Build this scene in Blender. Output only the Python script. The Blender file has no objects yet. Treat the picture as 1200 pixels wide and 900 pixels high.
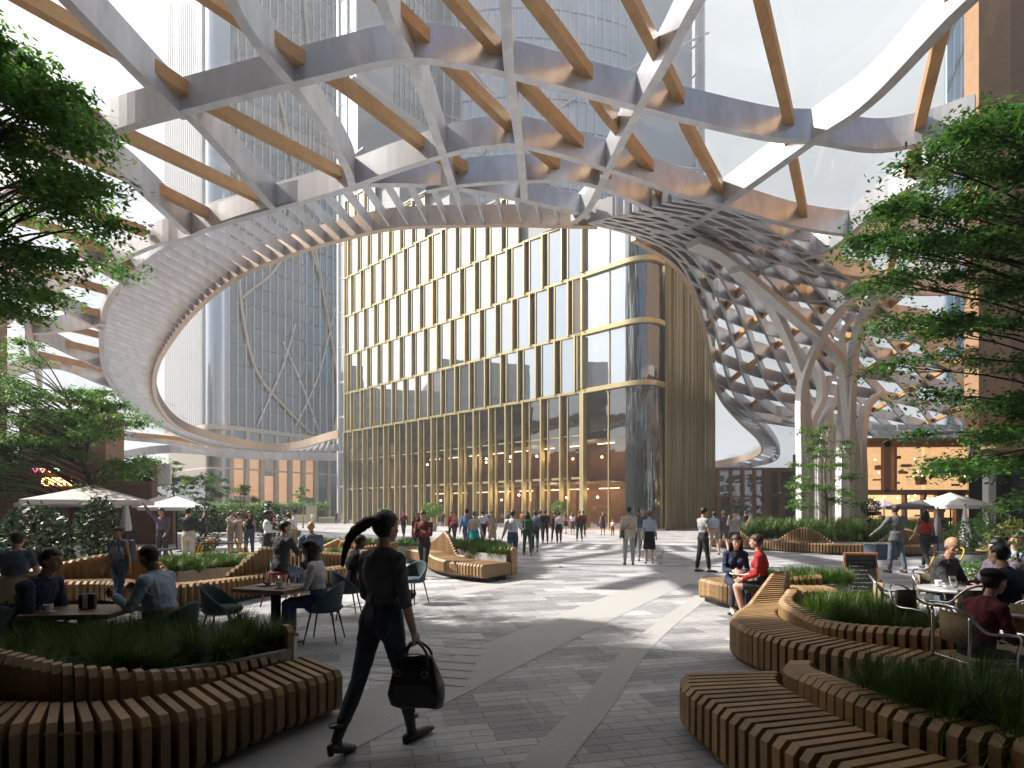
import bpy, bmesh, math, random
import numpy as np
from mathutils import Vector, Matrix
random.seed(7); np.random.seed(7)
PI = math.pi; R = math.radians
S = bpy.context.scene; C = S.collection
# ---------------------------------------------------------------- camera
F = 666.67; EYE = 1.7; HX, HY = 600.0, 600.0
cam_d = bpy.data.cameras.new('camera'); cam = bpy.data.objects.new('camera', cam_d); C.objects.link(cam)
cam.location = (0, 0, EYE); cam.rotation_euler = (R(90), 0, 0)
cam_d.lens = 20; cam_d.sensor_width = 36; cam_d.shift_y = 0.125; cam_d.clip_start = 0.05; cam_d.clip_end = 3000
S.camera = cam
# ---------------------------------------------------------------- light
SUN_DIR = Vector((-0.97, 0.20, 0.95)).normalized()          # towards the sun
SUN_EL = math.asin(SUN_DIR.z); SUN_AZ = math.atan2(SUN_DIR.x, SUN_DIR.y)
W = bpy.data.worlds.new('World'); S.world = W; W.use_nodes = True
nt = W.node_tree; nt.nodes.clear()
sky = nt.nodes.new('ShaderNodeTexSky'); sky.sky_type = 'NISHITA'; sky.sun_disc = False
sky.sun_elevation = SUN_EL; sky.sun_rotation = SUN_AZ
sky.air_density = 1.0; sky.dust_density = 5.0; sky.ozone_density = 1.2
bg = nt.nodes.new('ShaderNodeBackground'); bg.inputs[1].default_value = 0.07
wo = nt.nodes.new('ShaderNodeOutputWorld')
hs = nt.nodes.new('ShaderNodeHueSaturation'); hs.inputs['Saturation'].default_value = 1.0
tcw = nt.nodes.new('ShaderNodeTexCoord'); cn = nt.nodes.new('ShaderNodeTexNoise'); cn.inputs['Scale'].default_value = 2.2; cn.inputs['Detail'].default_value = 7
mpw = nt.nodes.new('ShaderNodeMapping'); mpw.inputs['Scale'].default_value = (1,1,3); nt.links.new(tcw.outputs['Generated'], mpw.inputs[0]); nt.links.new(mpw.outputs[0], cn.inputs['Vector'])
cr = nt.nodes.new('ShaderNodeMapRange'); cr.inputs[1].default_value=.3; cr.inputs[2].default_value=.7; cr.inputs[3].default_value=.80; cr.inputs[4].default_value=1.08; nt.links.new(cn.outputs[0], cr.inputs[0])
vl = nt.nodes.new('ShaderNodeMix'); vl.data_type='RGBA'; vl.blend_type='MULTIPLY'; vl.inputs[0].default_value=1; vl.inputs[6].default_value=(5.3,5.6,5.85,1); nt.links.new(cr.outputs[0], vl.inputs[7])
mxw = nt.nodes.new('ShaderNodeMix'); mxw.data_type='RGBA'; mxw.blend_type='LIGHTEN'; 
sx_w = nt.nodes.new('ShaderNodeSeparateXYZ'); nt.links.new(tcw.outputs['Generated'], sx_w.inputs[0]); vf = nt.nodes.new('ShaderNodeMapRange'); vf.interpolation_type='SMOOTHSTEP'; vf.inputs[1].default_value=-.45; vf.inputs[2].default_value=.35; nt.links.new(sx_w.outputs['Y'], vf.inputs[0]); nt.links.new(vf.outputs[0], mxw.inputs[0])
nt.links.new(sky.outputs[0], hs.inputs['Color']); nt.links.new(hs.outputs[0], mxw.inputs[6]); nt.links.new(vl.outputs[2], mxw.inputs[7]); nt.links.new(mxw.outputs[2], bg.inputs[0]); nt.links.new(bg.outputs[0], wo.inputs[0])
sd = bpy.data.lights.new('sun', 'SUN'); sd.energy = 5.0; sd.angle = R(0.6); sd.color = (1.0, 0.93, 0.83)
so = bpy.data.objects.new('sun', sd); C.objects.link(so)
so.rotation_euler = SUN_DIR.to_track_quat('Z', 'Y').to_euler()
S.view_settings.view_transform = 'Standard'; S.view_settings.look = 'None'
S.view_settings.exposure = 1.3; S.view_settings.gamma = 1.0
try: S.view_settings.use_curve_mapping = False
except Exception: pass
S.cycles.max_bounces = 7; S.cycles.diffuse_bounces = 3; S.cycles.glossy_bounces = 4; S.cycles.transparent_max_bounces = 24
S.cycles.transmission_bounces = 6; S.cycles.sample_clamp_indirect = 6; S.cycles.caustics_reflective = False; S.cycles.caustics_refractive = False
# ---------------------------------------------------------------- helpers
def P(px, py, Y):                                   # photo pixel at depth Y
    return Vector(((px-HX)/F*Y, Y, EYE+(HY-py)/F*Y))
def G(px, py, z=0.0):                               # photo pixel on the plane z
    Y = F*(EYE-z)/(py-HY); return Vector(((px-HX)/F*Y, Y, z))
def tag(o, label=None, cat=None, group=None, kind=None):
    if label: o['label'] = label
    if cat: o['category'] = cat
    if group: o['group'] = group
    if kind: o['kind'] = kind
    return o
def empty(name, loc=(0,0,0), rz=0.0, parent=None):
    o = bpy.data.objects.new(name, None); C.objects.link(o); o.location = loc; o.rotation_euler = (0,0,rz)
    o.empty_display_size = 0.2
    if parent: o.parent = parent
    return o
def thing(name, label, cat, loc=(0,0,0), rz=0.0, group=None):
    return tag(empty(name, loc, rz), label, cat, group)
def copy_tree(o, parent=None):
    c = o.copy(); C.objects.link(c); c.parent = parent
    for ch in list(o.children): copy_tree(ch, c)
    return c
class MB:
    def __init__(s): s.v = []; s.f = []; s.m = []; s.mi = 0
    def add(s, vs, fs):
        n = len(s.v); s.v.extend([tuple(v) for v in vs]); s.f.extend([tuple(i+n for i in f) for f in fs]); s.m.extend([s.mi]*len(fs)); return s
    def box(s, x0, x1, y0, y1, z0, z1, M=None):
        vs = [Vector((x,y,z)) for x in (x0,x1) for y in (y0,y1) for z in (z0,z1)]
        if M is not None: vs = [M @ v for v in vs]
        return s.add(vs, [(0,1,3,2),(4,6,7,5),(0,4,5,1),(2,3,7,6),(0,2,6,4),(1,5,7,3)])
    def prism(s, poly, z0, z1, M=None):             # polygon in xy, extruded in z
        n = len(poly); vs = [Vector((p[0],p[1],z0)) for p in poly]+[Vector((p[0],p[1],z1)) for p in poly]
        if M is not None: vs = [M @ v for v in vs]
        return s.add(vs, [tuple(range(n-1,-1,-1)), tuple(range(n,2*n))]+[(i,(i+1)%n,n+(i+1)%n,n+i) for i in range(n)])
    def tube(s, pts, rad, n=8, cap=True):           # round tube along points, rad scalar or list
        pts = [Vector(p) for p in pts]; k = len(pts)
        rad = list(rad) if hasattr(rad, '__len__') else [rad]*k
        vs = []; up = Vector((0,0,1)); prev = None
        for i in range(k):
            t = (pts[min(i+1,k-1)]-pts[max(i-1,0)])
            t = t.normalized() if t.length > 1e-9 else Vector((0,0,1))
            if prev is None:
                a = t.cross(up)
                if a.length < 1e-3: a = t.cross(Vector((1,0,0)))
            else: a = prev - t*prev.dot(t)
            a = a.normalized() if a.length > 1e-6 else t.orthogonal().normalized()
            b = t.cross(a); prev = a
            for j in range(n):
                q = 2*PI*j/n; vs.append(pts[i]+(a*math.cos(q)+b*math.sin(q))*rad[i])
        fs = [(i*n+j, i*n+(j+1)%n, (i+1)*n+(j+1)%n, (i+1)*n+j) for i in range(k-1) for j in range(n)]
        if cap: fs += [tuple(range(n-1,-1,-1)), tuple((k-1)*n+j for j in range(n))]
        return s.add(vs, fs)
    def sweep(s, pts, w, h, off=0.0, closed=False): # rectangular beam, bottom centre on pts+off, sides vertical
        pts = [Vector(p) for p in pts]; k = len(pts); vs = []
        for i in range(k):
            if closed: t = pts[(i+1)%k]-pts[i-1]
            else: t = pts[min(i+1,k-1)]-pts[max(i-1,0)]
            n = Vector((t.y,-t.x,0)); n = n.normalized() if n.length > 1e-6 else Vector((1,0,0))
            hw = w/2
            for (a,z) in ((-hw,0),(hw,0),(hw,h),(-hw,h)): vs.append(pts[i]+n*a+Vector((0,0,z+off)))
        fs = []
        for i in range(k if closed else k-1):
            j = (i+1)%k
            for q in range(4): fs.append((i*4+q, i*4+(q+1)%4, j*4+(q+1)%4, j*4+q))
        if not closed: fs += [(3,2,1,0), tuple((k-1)*4+q for q in range(4))]
        return s.add(vs, fs)
    def lathe(s, prof, n=20, c=(0,0,0), sx=1, sy=1):
        vs = []; 
        for (r,z) in prof:
            for j in range(n):
                q = 2*PI*j/n; vs.append((c[0]+r*math.cos(q)*sx, c[1]+r*math.sin(q)*sy, c[2]+z))
        k = len(prof)
        fs = [(i*n+j, i*n+(j+1)%n, (i+1)*n+(j+1)%n, (i+1)*n+j) for i in range(k-1) for j in range(n)]
        fs += [tuple(range(n-1,-1,-1)), tuple((k-1)*n+j for j in range(n))]
        return s.add(vs, fs)
    def ball(s, c, rx, ry=None, rz=None, n=12, M=None):
        ry = ry or rx; rz = rz or rx; k = max(4, n//2); vs = []
        for i in range(1,k):
            a = PI*i/k
            for j in range(n):
                q = 2*PI*j/n; v = Vector((rx*math.sin(a)*math.cos(q), ry*math.sin(a)*math.sin(q), rz*math.cos(a)))
                if M is not None: v = M @ v
                vs.append(Vector(c)+v)
        t = Vector((0,0,rz)); b = Vector((0,0,-rz))
        if M is not None: t = M@t; b = M@b
        vs += [Vector(c)+t, Vector(c)+b]; T = len(vs)-2
        fs = [(i*n+j,(i+1)*n+j,(i+1)*n+(j+1)%n,i*n+(j+1)%n) for i in range(k-2) for j in range(n)]
        fs += [(T,j,(j+1)%n) for j in range(n)] + [(T+1,(k-2)*n+(j+1)%n,(k-2)*n+j) for j in range(n)]
        return s.add(vs, fs)
    def build(s, name, mats, parent=None, smooth=False, bevel=0.0, loc=None):
        me = bpy.data.meshes.new(name); me.from_pydata(s.v, [], s.f)
        if not isinstance(mats, (list,tuple)): mats = [mats]
        for m in mats: me.materials.append(m)
        if len(mats) > 1: me.polygons.foreach_set('material_index', s.m)
        if smooth: me.polygons.foreach_set('use_smooth', [True]*len(s.f))
        me.update()
        o = bpy.data.objects.new(name, me); C.objects.link(o)
        if parent: o.parent = parent
        if loc is not None: o.location = loc
        if bevel:
            b = o.modifiers.new('bevel','BEVEL'); b.width = bevel; b.segments = 2; b.limit_method = 'ANGLE'; b.angle_limit = R(40)
        return o
def np_mesh(name, V, nper, mats, parent=None, mi=None, smooth=False):   # V: (n,nper,3) loose polygons
    V = np.asarray(V, dtype=np.float32); n = V.shape[0]
    me = bpy.data.meshes.new(name); me.vertices.add(n*nper); me.vertices.foreach_set('co', V.reshape(-1))
    me.loops.add(n*nper); me.loops.foreach_set('vertex_index', np.arange(n*nper, dtype=np.int32))
    me.polygons.add(n); me.polygons.foreach_set('loop_start', np.arange(0,n*nper,nper,dtype=np.int32))
    me.polygons.foreach_set('loop_total', np.full(n,nper,dtype=np.int32))
    if not isinstance(mats,(list,tuple)): mats = [mats]
    for m in mats: me.materials.append(m)
    if mi is not None: me.polygons.foreach_set('material_index', np.asarray(mi,dtype=np.int32))
    me.update(calc_edges=True); me.validate()
    o = bpy.data.objects.new(name, me); C.objects.link(o)
    if parent: o.parent = parent
    return o
def smooth_path(pts, n=8, closed=False):            # Catmull-Rom
    pts = [Vector(p) for p in pts]; k = len(pts); out = []
    if k < 3 and not closed:
        return [pts[0].lerp(pts[-1], i/n) for i in range(n+1)]
    for i in range(k if closed else k-1):
        if closed: a,b,c,d = pts[i-1],pts[i],pts[(i+1)%k],pts[(i+2)%k]
        else:
            b,c = pts[i],pts[i+1]; a = pts[i-1] if i else b*2-c; d = pts[i+2] if i+2<k else c*2-b
        for j in range(n):
            t = j/n
            out.append(0.5*((2*b)+(c-a)*t+(2*a-5*b+4*c-d)*t*t+(3*b-a-3*c+d)*t**3))
    if not closed: out.append(pts[-1])
    return out
def resample(pts, step=None, n=None):
    pts = [Vector(p) for p in pts]; L = [0]
    for a,b in zip(pts,pts[1:]): L.append(L[-1]+(b-a).length)
    T = L[-1]; n = n or max(2,int(round(T/step))); out = []; j = 0
    for i in range(n+1):
        d = T*i/n
        while j < len(L)-2 and L[j+1] < d: j += 1
        t = (d-L[j])/max(1e-9,L[j+1]-L[j]); out.append(pts[j].lerp(pts[j+1], min(1,max(0,t))))
    return out
# ---------------------------------------------------------------- materials
MATS = {}
def mat(name, col=(.5,.5,.5), rough=.6, metal=0.0, noise=0.0, scale=8.0, bump=0.0, spec=.5, col2=None, stretch=None, coat=0.0, emit=None, es=0.0, detail=6, sub=0.0):
    if name in MATS: return MATS[name]
    m = bpy.data.materials.new(name); m.use_nodes = True; n = m.node_tree; b = n.nodes['Principled BSDF']
    b.inputs['Base Color'].default_value = (*col,1); b.inputs['Roughness'].default_value = rough; b.inputs['Metallic'].default_value = metal
    b.inputs['Specular IOR Level'].default_value = spec; b.inputs['Coat Weight'].default_value = coat
    if emit: b.inputs['Emission Color'].default_value = (*emit,1); b.inputs['Emission Strength'].default_value = es
    if noise or bump or col2:
        tc = n.nodes.new('ShaderNodeTexCoord'); mp = n.nodes.new('ShaderNodeMapping'); n.links.new(tc.outputs['Object'], mp.inputs[0])
        if stretch: mp.inputs['Scale'].default_value = stretch
        nz = n.nodes.new('ShaderNodeTexNoise'); nz.inputs['Scale'].default_value = scale; nz.inputs['Detail'].default_value = detail; nz.inputs['Roughness'].default_value=.6
        n.links.new(mp.outputs[0], nz.inputs['Vector'])
        rp = n.nodes.new('ShaderNodeMapRange'); rp.inputs[1].default_value=.3; rp.inputs[2].default_value=.7; n.links.new(nz.outputs[0], rp.inputs[0])
        c2 = col2 or tuple(c*(1-noise) for c in col); c1 = col if col2 else tuple(min(1,c*(1+noise*.6)) for c in col)
        mx = n.nodes.new('ShaderNodeMix'); mx.data_type='RGBA'; mx.inputs[6].default_value=(*c1,1); mx.inputs[7].default_value=(*c2,1)
        n.links.new(rp.outputs[0], mx.inputs[0]); n.links.new(mx.outputs[2], b.inputs['Base Color'])
        rr = n.nodes.new('ShaderNodeMapRange'); rr.inputs[3].default_value=max(0,rough-.08); rr.inputs[4].default_value=min(1,rough+.1); n.links.new(nz.outputs[0], rr.inputs[0]); n.links.new(rr.outputs[0], b.inputs['Roughness'])
        if bump:
            bp = n.nodes.new('ShaderNodeBump'); bp.inputs['Strength'].default_value=bump; bp.inputs['Distance'].default_value=.02
            n.links.new(nz.outputs[0], bp.inputs['Height']); n.links.new(bp.outputs[0], b.inputs['Normal'])
    MATS[name] = m; return m
def island_var(n, colsock, b, lo, hi, hue=0.0):
    gi=n.nodes.new('ShaderNodeNewGeometry'); hv=n.nodes.new('ShaderNodeHueSaturation'); mr=n.nodes.new('ShaderNodeMapRange'); mr.inputs[3].default_value=lo; mr.inputs[4].default_value=hi
    n.links.new(gi.outputs['Random Per Island'],mr.inputs[0]); n.links.new(mr.outputs[0],hv.inputs['Value']); n.links.new(colsock,hv.inputs['Color'])
    if hue:
        ml=n.nodes.new('ShaderNodeMath'); ml.operation='MULTIPLY'; ml.inputs[1].default_value=7.31; fr=n.nodes.new('ShaderNodeMath'); fr.operation='FRACT'; n.links.new(gi.outputs['Random Per Island'],ml.inputs[0]); n.links.new(ml.outputs[0],fr.inputs[0])
        m2=n.nodes.new('ShaderNodeMapRange'); m2.inputs[3].default_value=.5-hue; m2.inputs[4].default_value=.5+hue; n.links.new(fr.outputs[0],m2.inputs[0]); n.links.new(m2.outputs[0],hv.inputs['Hue'])
    return hv.outputs['Color']
def wood(name, c1, c2, rough=.5, axis='x', scale=2.0, coat=0.0):
    if name in MATS: return MATS[name]
    m = bpy.data.materials.new(name); m.use_nodes=True; n=m.node_tree; b=n.nodes['Principled BSDF']
    tc=n.nodes.new('ShaderNodeTexCoord'); mp=n.nodes.new('ShaderNodeMapping'); n.links.new(tc.outputs['Object'],mp.inputs[0])
    mp.inputs['Scale'].default_value={'x':(1,14,14),'y':(14,1,14),'z':(14,14,1)}[axis]
    nz=n.nodes.new('ShaderNodeTexNoise'); nz.inputs['Scale'].default_value=scale; nz.inputs['Detail'].default_value=8; nz.inputs['Distortion'].default_value=.4
    n.links.new(mp.outputs[0],nz.inputs['Vector'])
    nz2=n.nodes.new('ShaderNodeTexNoise'); nz2.inputs['Scale'].default_value=1.3; n.links.new(tc.outputs['Object'],nz2.inputs['Vector'])
    ad=n.nodes.new('ShaderNodeMath'); ad.operation='ADD'; n.links.new(nz.outputs[0],ad.inputs[0]); n.links.new(nz2.outputs[0],ad.inputs[1])
    rp=n.nodes.new('ShaderNodeMapRange'); rp.inputs[1].default_value=.7; rp.inputs[2].default_value=1.3; n.links.new(ad.outputs[0],rp.inputs[0])
    mx=n.nodes.new('ShaderNodeMix'); mx.data_type='RGBA'; mx.inputs[6].default_value=(*c1,1); mx.inputs[7].default_value=(*c2,1)
    n.links.new(rp.outputs[0],mx.inputs[0]); n.links.new(island_var(n,mx.outputs[2],b,.72,1.18,.008),b.inputs['Base Color']); b.inputs['Roughness'].default_value=rough
    b.inputs['Coat Weight'].default_value=coat
    MATS[name]=m; return m
def leafmat(name, c1, c2, trans=.35):
    if name in MATS: return MATS[name]
    m = bpy.data.materials.new(name); m.use_nodes=True; n=m.node_tree; b=n.nodes['Principled BSDF']; out=n.nodes['Material Output']
    tc=n.nodes.new('ShaderNodeTexCoord'); nz=n.nodes.new('ShaderNodeTexNoise'); nz.inputs['Scale'].default_value=1.6; nz.inputs['Detail'].default_value=8; nz.inputs['Roughness'].default_value=.75
    n.links.new(tc.outputs['Object'],nz.inputs['Vector'])
    rp=n.nodes.new('ShaderNodeMapRange'); rp.inputs[1].default_value=.35; rp.inputs[2].default_value=.65; n.links.new(nz.outputs[0],rp.inputs[0])
    mx=n.nodes.new('ShaderNodeMix'); mx.data_type='RGBA'; mx.inputs[6].default_value=(*c1,1); mx.inputs[7].default_value=(*c2,1)
    n.links.new(rp.outputs[0],mx.inputs[0]); cv=island_var(n,mx.outputs[2],b,.6,1.35,.03); n.links.new(cv,b.inputs['Base Color']); b.inputs['Roughness'].default_value=.42
    tr=n.nodes.new('ShaderNodeBsdfTranslucent'); n.links.new(cv,tr.inputs[0])
    ms=n.nodes.new('ShaderNodeMixShader'); ms.inputs[0].default_value=trans
    n.links.new(b.outputs[0],ms.inputs[1]); n.links.new(tr.outputs[0],ms.inputs[2]); n.links.new(ms.outputs[0],out.inputs[0])
    MATS[name]=m; return m
def thin_glass(name, tint=(1,1,1), base=.08, refl=(1,1,1), rough=.02, power=5.0, top=.9, wob=0.0, wscale=.4):
    """clear pane: transparent mixed with mirror by facing"""
    if name in MATS: return MATS[name]
    m = bpy.data.materials.new(name); m.use_nodes=True; n=m.node_tree; n.nodes.remove(n.nodes['Principled BSDF']); out=n.nodes['Material Output']
    t=n.nodes.new('ShaderNodeBsdfTransparent'); t.inputs[0].default_value=(*tint,1)
    g=n.nodes.new('ShaderNodeBsdfGlossy'); g.inputs['Color'].default_value=(*refl,1); g.inputs['Roughness'].default_value=rough
    lw=n.nodes.new('ShaderNodeLayerWeight'); lw.inputs[0].default_value=.5
    pw=n.nodes.new('ShaderNodeMath'); pw.operation='POWER'; n.links.new(lw.outputs['Facing'],pw.inputs[0]); pw.inputs[1].default_value=power
    mr=n.nodes.new('ShaderNodeMapRange'); mr.inputs[3].default_value=base; mr.inputs[4].default_value=top; n.links.new(pw.outputs[0],mr.inputs[0])
    ms=n.nodes.new('ShaderNodeMixShader'); n.links.new(mr.outputs[0],ms.inputs[0]); n.links.new(t.outputs[0],ms.inputs[1]); n.links.new(g.outputs[0],ms.inputs[2]); n.links.new(ms.outputs[0],out.inputs[0])
    if wob:
        tc=n.nodes.new('ShaderNodeTexCoord'); nz=n.nodes.new('ShaderNodeTexNoise'); nz.inputs['Scale'].default_value=wscale; nz.inputs['Detail'].default_value=2; n.links.new(tc.outputs['Object'],nz.inputs['Vector'])
        bp=n.nodes.new('ShaderNodeBump'); bp.inputs['Strength'].default_value=wob; bp.inputs['Distance'].default_value=.3; n.links.new(nz.outputs[0],bp.inputs['Height']); n.links.new(bp.outputs[0],g.inputs['Normal'])
    MATS[name]=m; return m
def solid_glass(name, body=(.05,.07,.08), base=.2, refl=(1,1,1), rough=.03, top=.95, power=3.0, wob=0.0, wscale=.5, stretch=None):
    """curtain-wall glass seen from outside: dark body under a mirror layer"""
    if name in MATS: return MATS[name]
    m = bpy.data.materials.new(name); m.use_nodes=True; n=m.node_tree; b=n.nodes['Principled BSDF']; out=n.nodes['Material Output']
    b.inputs['Base Color'].default_value=(*body,1); b.inputs['Roughness'].default_value=.3; b.inputs['Specular IOR Level'].default_value=.2
    g=n.nodes.new('ShaderNodeBsdfGlossy'); g.inputs['Color'].default_value=(*refl,1); g.inputs['Roughness'].default_value=rough
    lw=n.nodes.new('ShaderNodeLayerWeight'); lw.inputs[0].default_value=.5
    pw=n.nodes.new('ShaderNodeMath'); pw.operation='POWER'; n.links.new(lw.outputs['Facing'],pw.inputs[0]); pw.inputs[1].default_value=power
    mr=n.nodes.new('ShaderNodeMapRange'); mr.inputs[3].default_value=base; mr.inputs[4].default_value=top; n.links.new(pw.outputs[0],mr.inputs[0])
    ms=n.nodes.new('ShaderNodeMixShader'); n.links.new(mr.outputs[0],ms.inputs[0]); n.links.new(b.outputs[0],ms.inputs[1]); n.links.new(g.outputs[0],ms.inputs[2]); n.links.new(ms.outputs[0],out.inputs[0])
    if wob:
        tc=n.nodes.new('ShaderNodeTexCoord'); nz=n.nodes.new('ShaderNodeTexNoise'); nz.inputs['Scale'].default_value=wscale; nz.inputs['Detail'].default_value=2; mp=n.nodes.new('ShaderNodeMapping'); mp.inputs['Scale'].default_value=stretch or (1,1,1); n.links.new(tc.outputs['Object'],mp.inputs[0]); n.links.new(mp.outputs[0],nz.inputs['Vector'])
        bp=n.nodes.new('ShaderNodeBump'); bp.inputs['Strength'].default_value=wob; bp.inputs['Distance'].default_value=.3; n.links.new(nz.outputs[0],bp.inputs['Height']); n.links.new(bp.outputs[0],g.inputs['Normal'])
    MATS[name]=m; return m
M_metal = mat('brushed_silver_metal', (.60,.61,.645), .34, .55, noise=.20, scale=1.6, stretch=(1,1,.35), detail=10, bump=.04)
M_column = mat('pale_column_metal', (.74,.74,.75), .38, .15, noise=.10, scale=1.2, bump=.03)
M_metal_ring = mat('champagne_metal', (.62,.49,.39), .36, .5, noise=.1, scale=3)
M_timber = wood('glulam_timber', (.62,.37,.15), (.46,.245,.085), .45, 'y', 1.2)
M_bench = wood('bench_plywood', (.40,.26,.13), (.27,.165,.075), .55, 'y', 2.2)
M_gold = mat('brushed_gold_metal', (.58,.50,.28), .36, .6, noise=.16, scale=2.0, stretch=(1,1,.3))
M_goldwall = mat('gold_wall_panel', (.36,.30,.15), .42, .7, noise=.35, scale=1.2, stretch=(3,3,.12))
M_conc = mat('pale_concrete', (.42,.42,.42), .8, noise=.18, scale=6, bump=.15)
M_black = mat('black_metal', (.02,.02,.022), .35, .6)
M_dirt = mat('soil', (.05,.038,.028), .95, noise=.4, scale=12)
M_barkd = mat('dark_bark', (.055,.042,.035), .85, noise=.4, scale=20, bump=.5)
M_barkl = mat('pale_bark', (.30,.24,.18), .8, noise=.35, scale=14, bump=.4)
# ================================================================ GROUND
def paving_mat():
    m=bpy.data.materials.new('stone_paving'); m.use_nodes=True; n=m.node_tree; b=n.nodes['Principled BSDF']
    tc=n.nodes.new('ShaderNodeTexCoord'); L=n.links.new
    def brick(scale, rot, w, h, c1, c2, mort, ms):
        mp=n.nodes.new('ShaderNodeMapping'); mp.inputs['Rotation'].default_value=(0,0,rot); L(tc.outputs['Object'],mp.inputs[0])
        br=n.nodes.new('ShaderNodeTexBrick'); L(mp.outputs[0],br.inputs['Vector']); br.inputs['Scale'].default_value=scale
        br.inputs['Brick Width'].default_value=w; br.inputs['Row Height'].default_value=h; br.inputs['Mortar Size'].default_value=ms; br.inputs['Mortar Smooth'].default_value=.2
        br.inputs['Bias'].default_value=0; br.offset=.37; br.offset_frequency=2
        br.inputs['Color1'].default_value=(*c1,1); br.inputs['Color2'].default_value=(*c2,1); br.inputs['Mortar'].default_value=(*mort,1)
        return br
    rot=R(-14)
    b1=brick(1.0,rot,.46,.125,(.56,.56,.57),(.42,.425,.44),(.23,.23,.235),.006)
    b2=brick(1.0,rot,.92,.375,(1.20,1.20,1.21),(.47,.48,.52),(.9,.9,.9),0.0)
    b3=brick(1.0,rot+R(0),2.1,.72,(1.12,1.12,1.12),(.74,.74,.76),(1,1,1),0.0)
    m1=n.nodes.new('ShaderNodeMix'); m1.data_type='RGBA'; m1.blend_type='MULTIPLY'; m1.inputs[0].default_value=.85
    L(b1.outputs['Color'],m1.inputs[6]); L(b2.outputs['Color'],m1.inputs[7])
    m2=n.nodes.new('ShaderNodeMix'); m2.data_type='RGBA'; m2.blend_type='MULTIPLY'; m2.inputs[0].default_value=1
    L(m1.outputs[2],m2.inputs[6]); L(b3.outputs['Color'],m2.inputs[7])
    nz=n.nodes.new('ShaderNodeTexNoise'); nz.inputs['Scale'].default_value=9; nz.inputs['Detail'].default_value=9; nz.inputs['Roughness'].default_value=.7; 
    mp=n.nodes.new('ShaderNodeMapping'); mp.inputs['Rotation'].default_value=(0,0,rot); mp.inputs['Scale'].default_value=(1,3.5,1); L(tc.outputs['Object'],mp.inputs[0]); L(mp.outputs[0],nz.inputs['Vector'])
    rp=n.nodes.new('ShaderNodeMapRange'); rp.inputs[1].default_value=.3; rp.inputs[2].default_value=.7; rp.inputs[3].default_value=.72; rp.inputs[4].default_value=1.2; L(nz.outputs[0],rp.inputs[0])
    m3=n.nodes.new('ShaderNodeMix'); m3.data_type='RGBA'; m3.blend_type='MULTIPLY'; m3.inputs[0].default_value=1; L(m2.outputs[2],m3.inputs[6]); L(rp.outputs[0],m3.inputs[7])
    ns=n.nodes.new('ShaderNodeTexNoise'); ns.inputs['Scale'].default_value=.35; ns.inputs['Detail'].default_value=6; ns.inputs['Roughness'].default_value=.65; L(tc.outputs['Object'],ns.inputs['Vector'])
    rs_=n.nodes.new('ShaderNodeMapRange'); rs_.inputs[1].default_value=.35; rs_.inputs[2].default_value=.7; rs_.inputs[3].default_value=1.06; rs_.inputs[4].default_value=.84; L(ns.outputs[0],rs_.inputs[0])
    vo=n.nodes.new('ShaderNodeTexVoronoi'); vo.inputs['Scale'].default_value=.9; L(tc.outputs['Object'],vo.inputs['Vector']); rv=n.nodes.new('ShaderNodeMapRange'); rv.inputs[1].default_value=.015; rv.inputs[2].default_value=.03; rv.inputs[3].default_value=.72; rv.inputs[4].default_value=1; L(vo.outputs['Distance'],rv.inputs[0])
    mm=n.nodes.new('ShaderNodeMath'); mm.operation='MULTIPLY'; L(rs_.outputs[0],mm.inputs[0]); L(rv.outputs[0],mm.inputs[1])
    m4=n.nodes.new('ShaderNodeMix'); m4.data_type='RGBA'; m4.blend_type='MULTIPLY'; m4.inputs[0].default_value=1; L(m3.outputs[2],m4.inputs[6]); L(mm.outputs[0],m4.inputs[7])
    L(m4.outputs[2],b.inputs['Base Color'])
    r2=n.nodes.new('ShaderNodeMapRange'); r2.inputs[3].default_value=.42; r2.inputs[4].default_value=.72; L(nz.outputs[0],r2.inputs[0]); L(r2.outputs[0],b.inputs['Roughness'])
    bp=n.nodes.new('ShaderNodeBump'); bp.inputs['Strength'].default_value=.35; bp.inputs['Distance'].default_value=.006
    ad=n.nodes.new('ShaderNodeMath'); ad.operation='MULTIPLY_ADD'; ad.inputs[1].default_value=-1.0; L(b1.outputs['Fac'],ad.inputs[0]); L(nz.outputs[0],ad.inputs[2])
    L(ad.outputs[0],bp.inputs['Height']); L(bp.outputs[0],b.inputs['Normal'])
    return m
M_pave = paving_mat()
M_band = mat('smooth_stone_band', (.43,.43,.435), .6, noise=.1, scale=30, bump=.05)
g = MB().add([(-900,-300,0),(900,-300,0),(900,1600,0),(-900,1600,0)], [(0,1,2,3)]).build('ground', M_pave); tag(g, kind='structure')
def band(name, pts, w):
    c = smooth_path([Vector((p.x,p.y,0.004)) for p in pts], 10); mb = MB(); vs=[]
    ww = w if hasattr(w,'__len__') else [w,w]
    for i,p in enumerate(c):
        t=(c[min(i+1,len(c)-1)]-c[max(i-1,0)]).normalized(); n=Vector((-t.y,t.x,0)); u=i/(len(c)-1); hw=(ww[0]*(1-u)+ww[1]*u)/2
        vs += [p+n*hw, p-n*hw]
    mb.add(vs, [(2*i,2*i+1,2*i+3,2*i+2) for i in range(len(c)-1)])
    return tag(mb.build(name, M_band), kind='structure')
band('path', [Vector(q) for q in ((-2.5,2.45,0),(-.83,5.5,0),(2.25,11.1,0),(5.7,17.0,0),(9.2,22.6,0))], [.78,1.1])
band('path', [G(560,1010),G(640,893),G(700,823),G(760,748),G(835,690)], .30)
band('path', [G(330,735),G(560,690),G(640,674)], [.5,.8])
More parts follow.
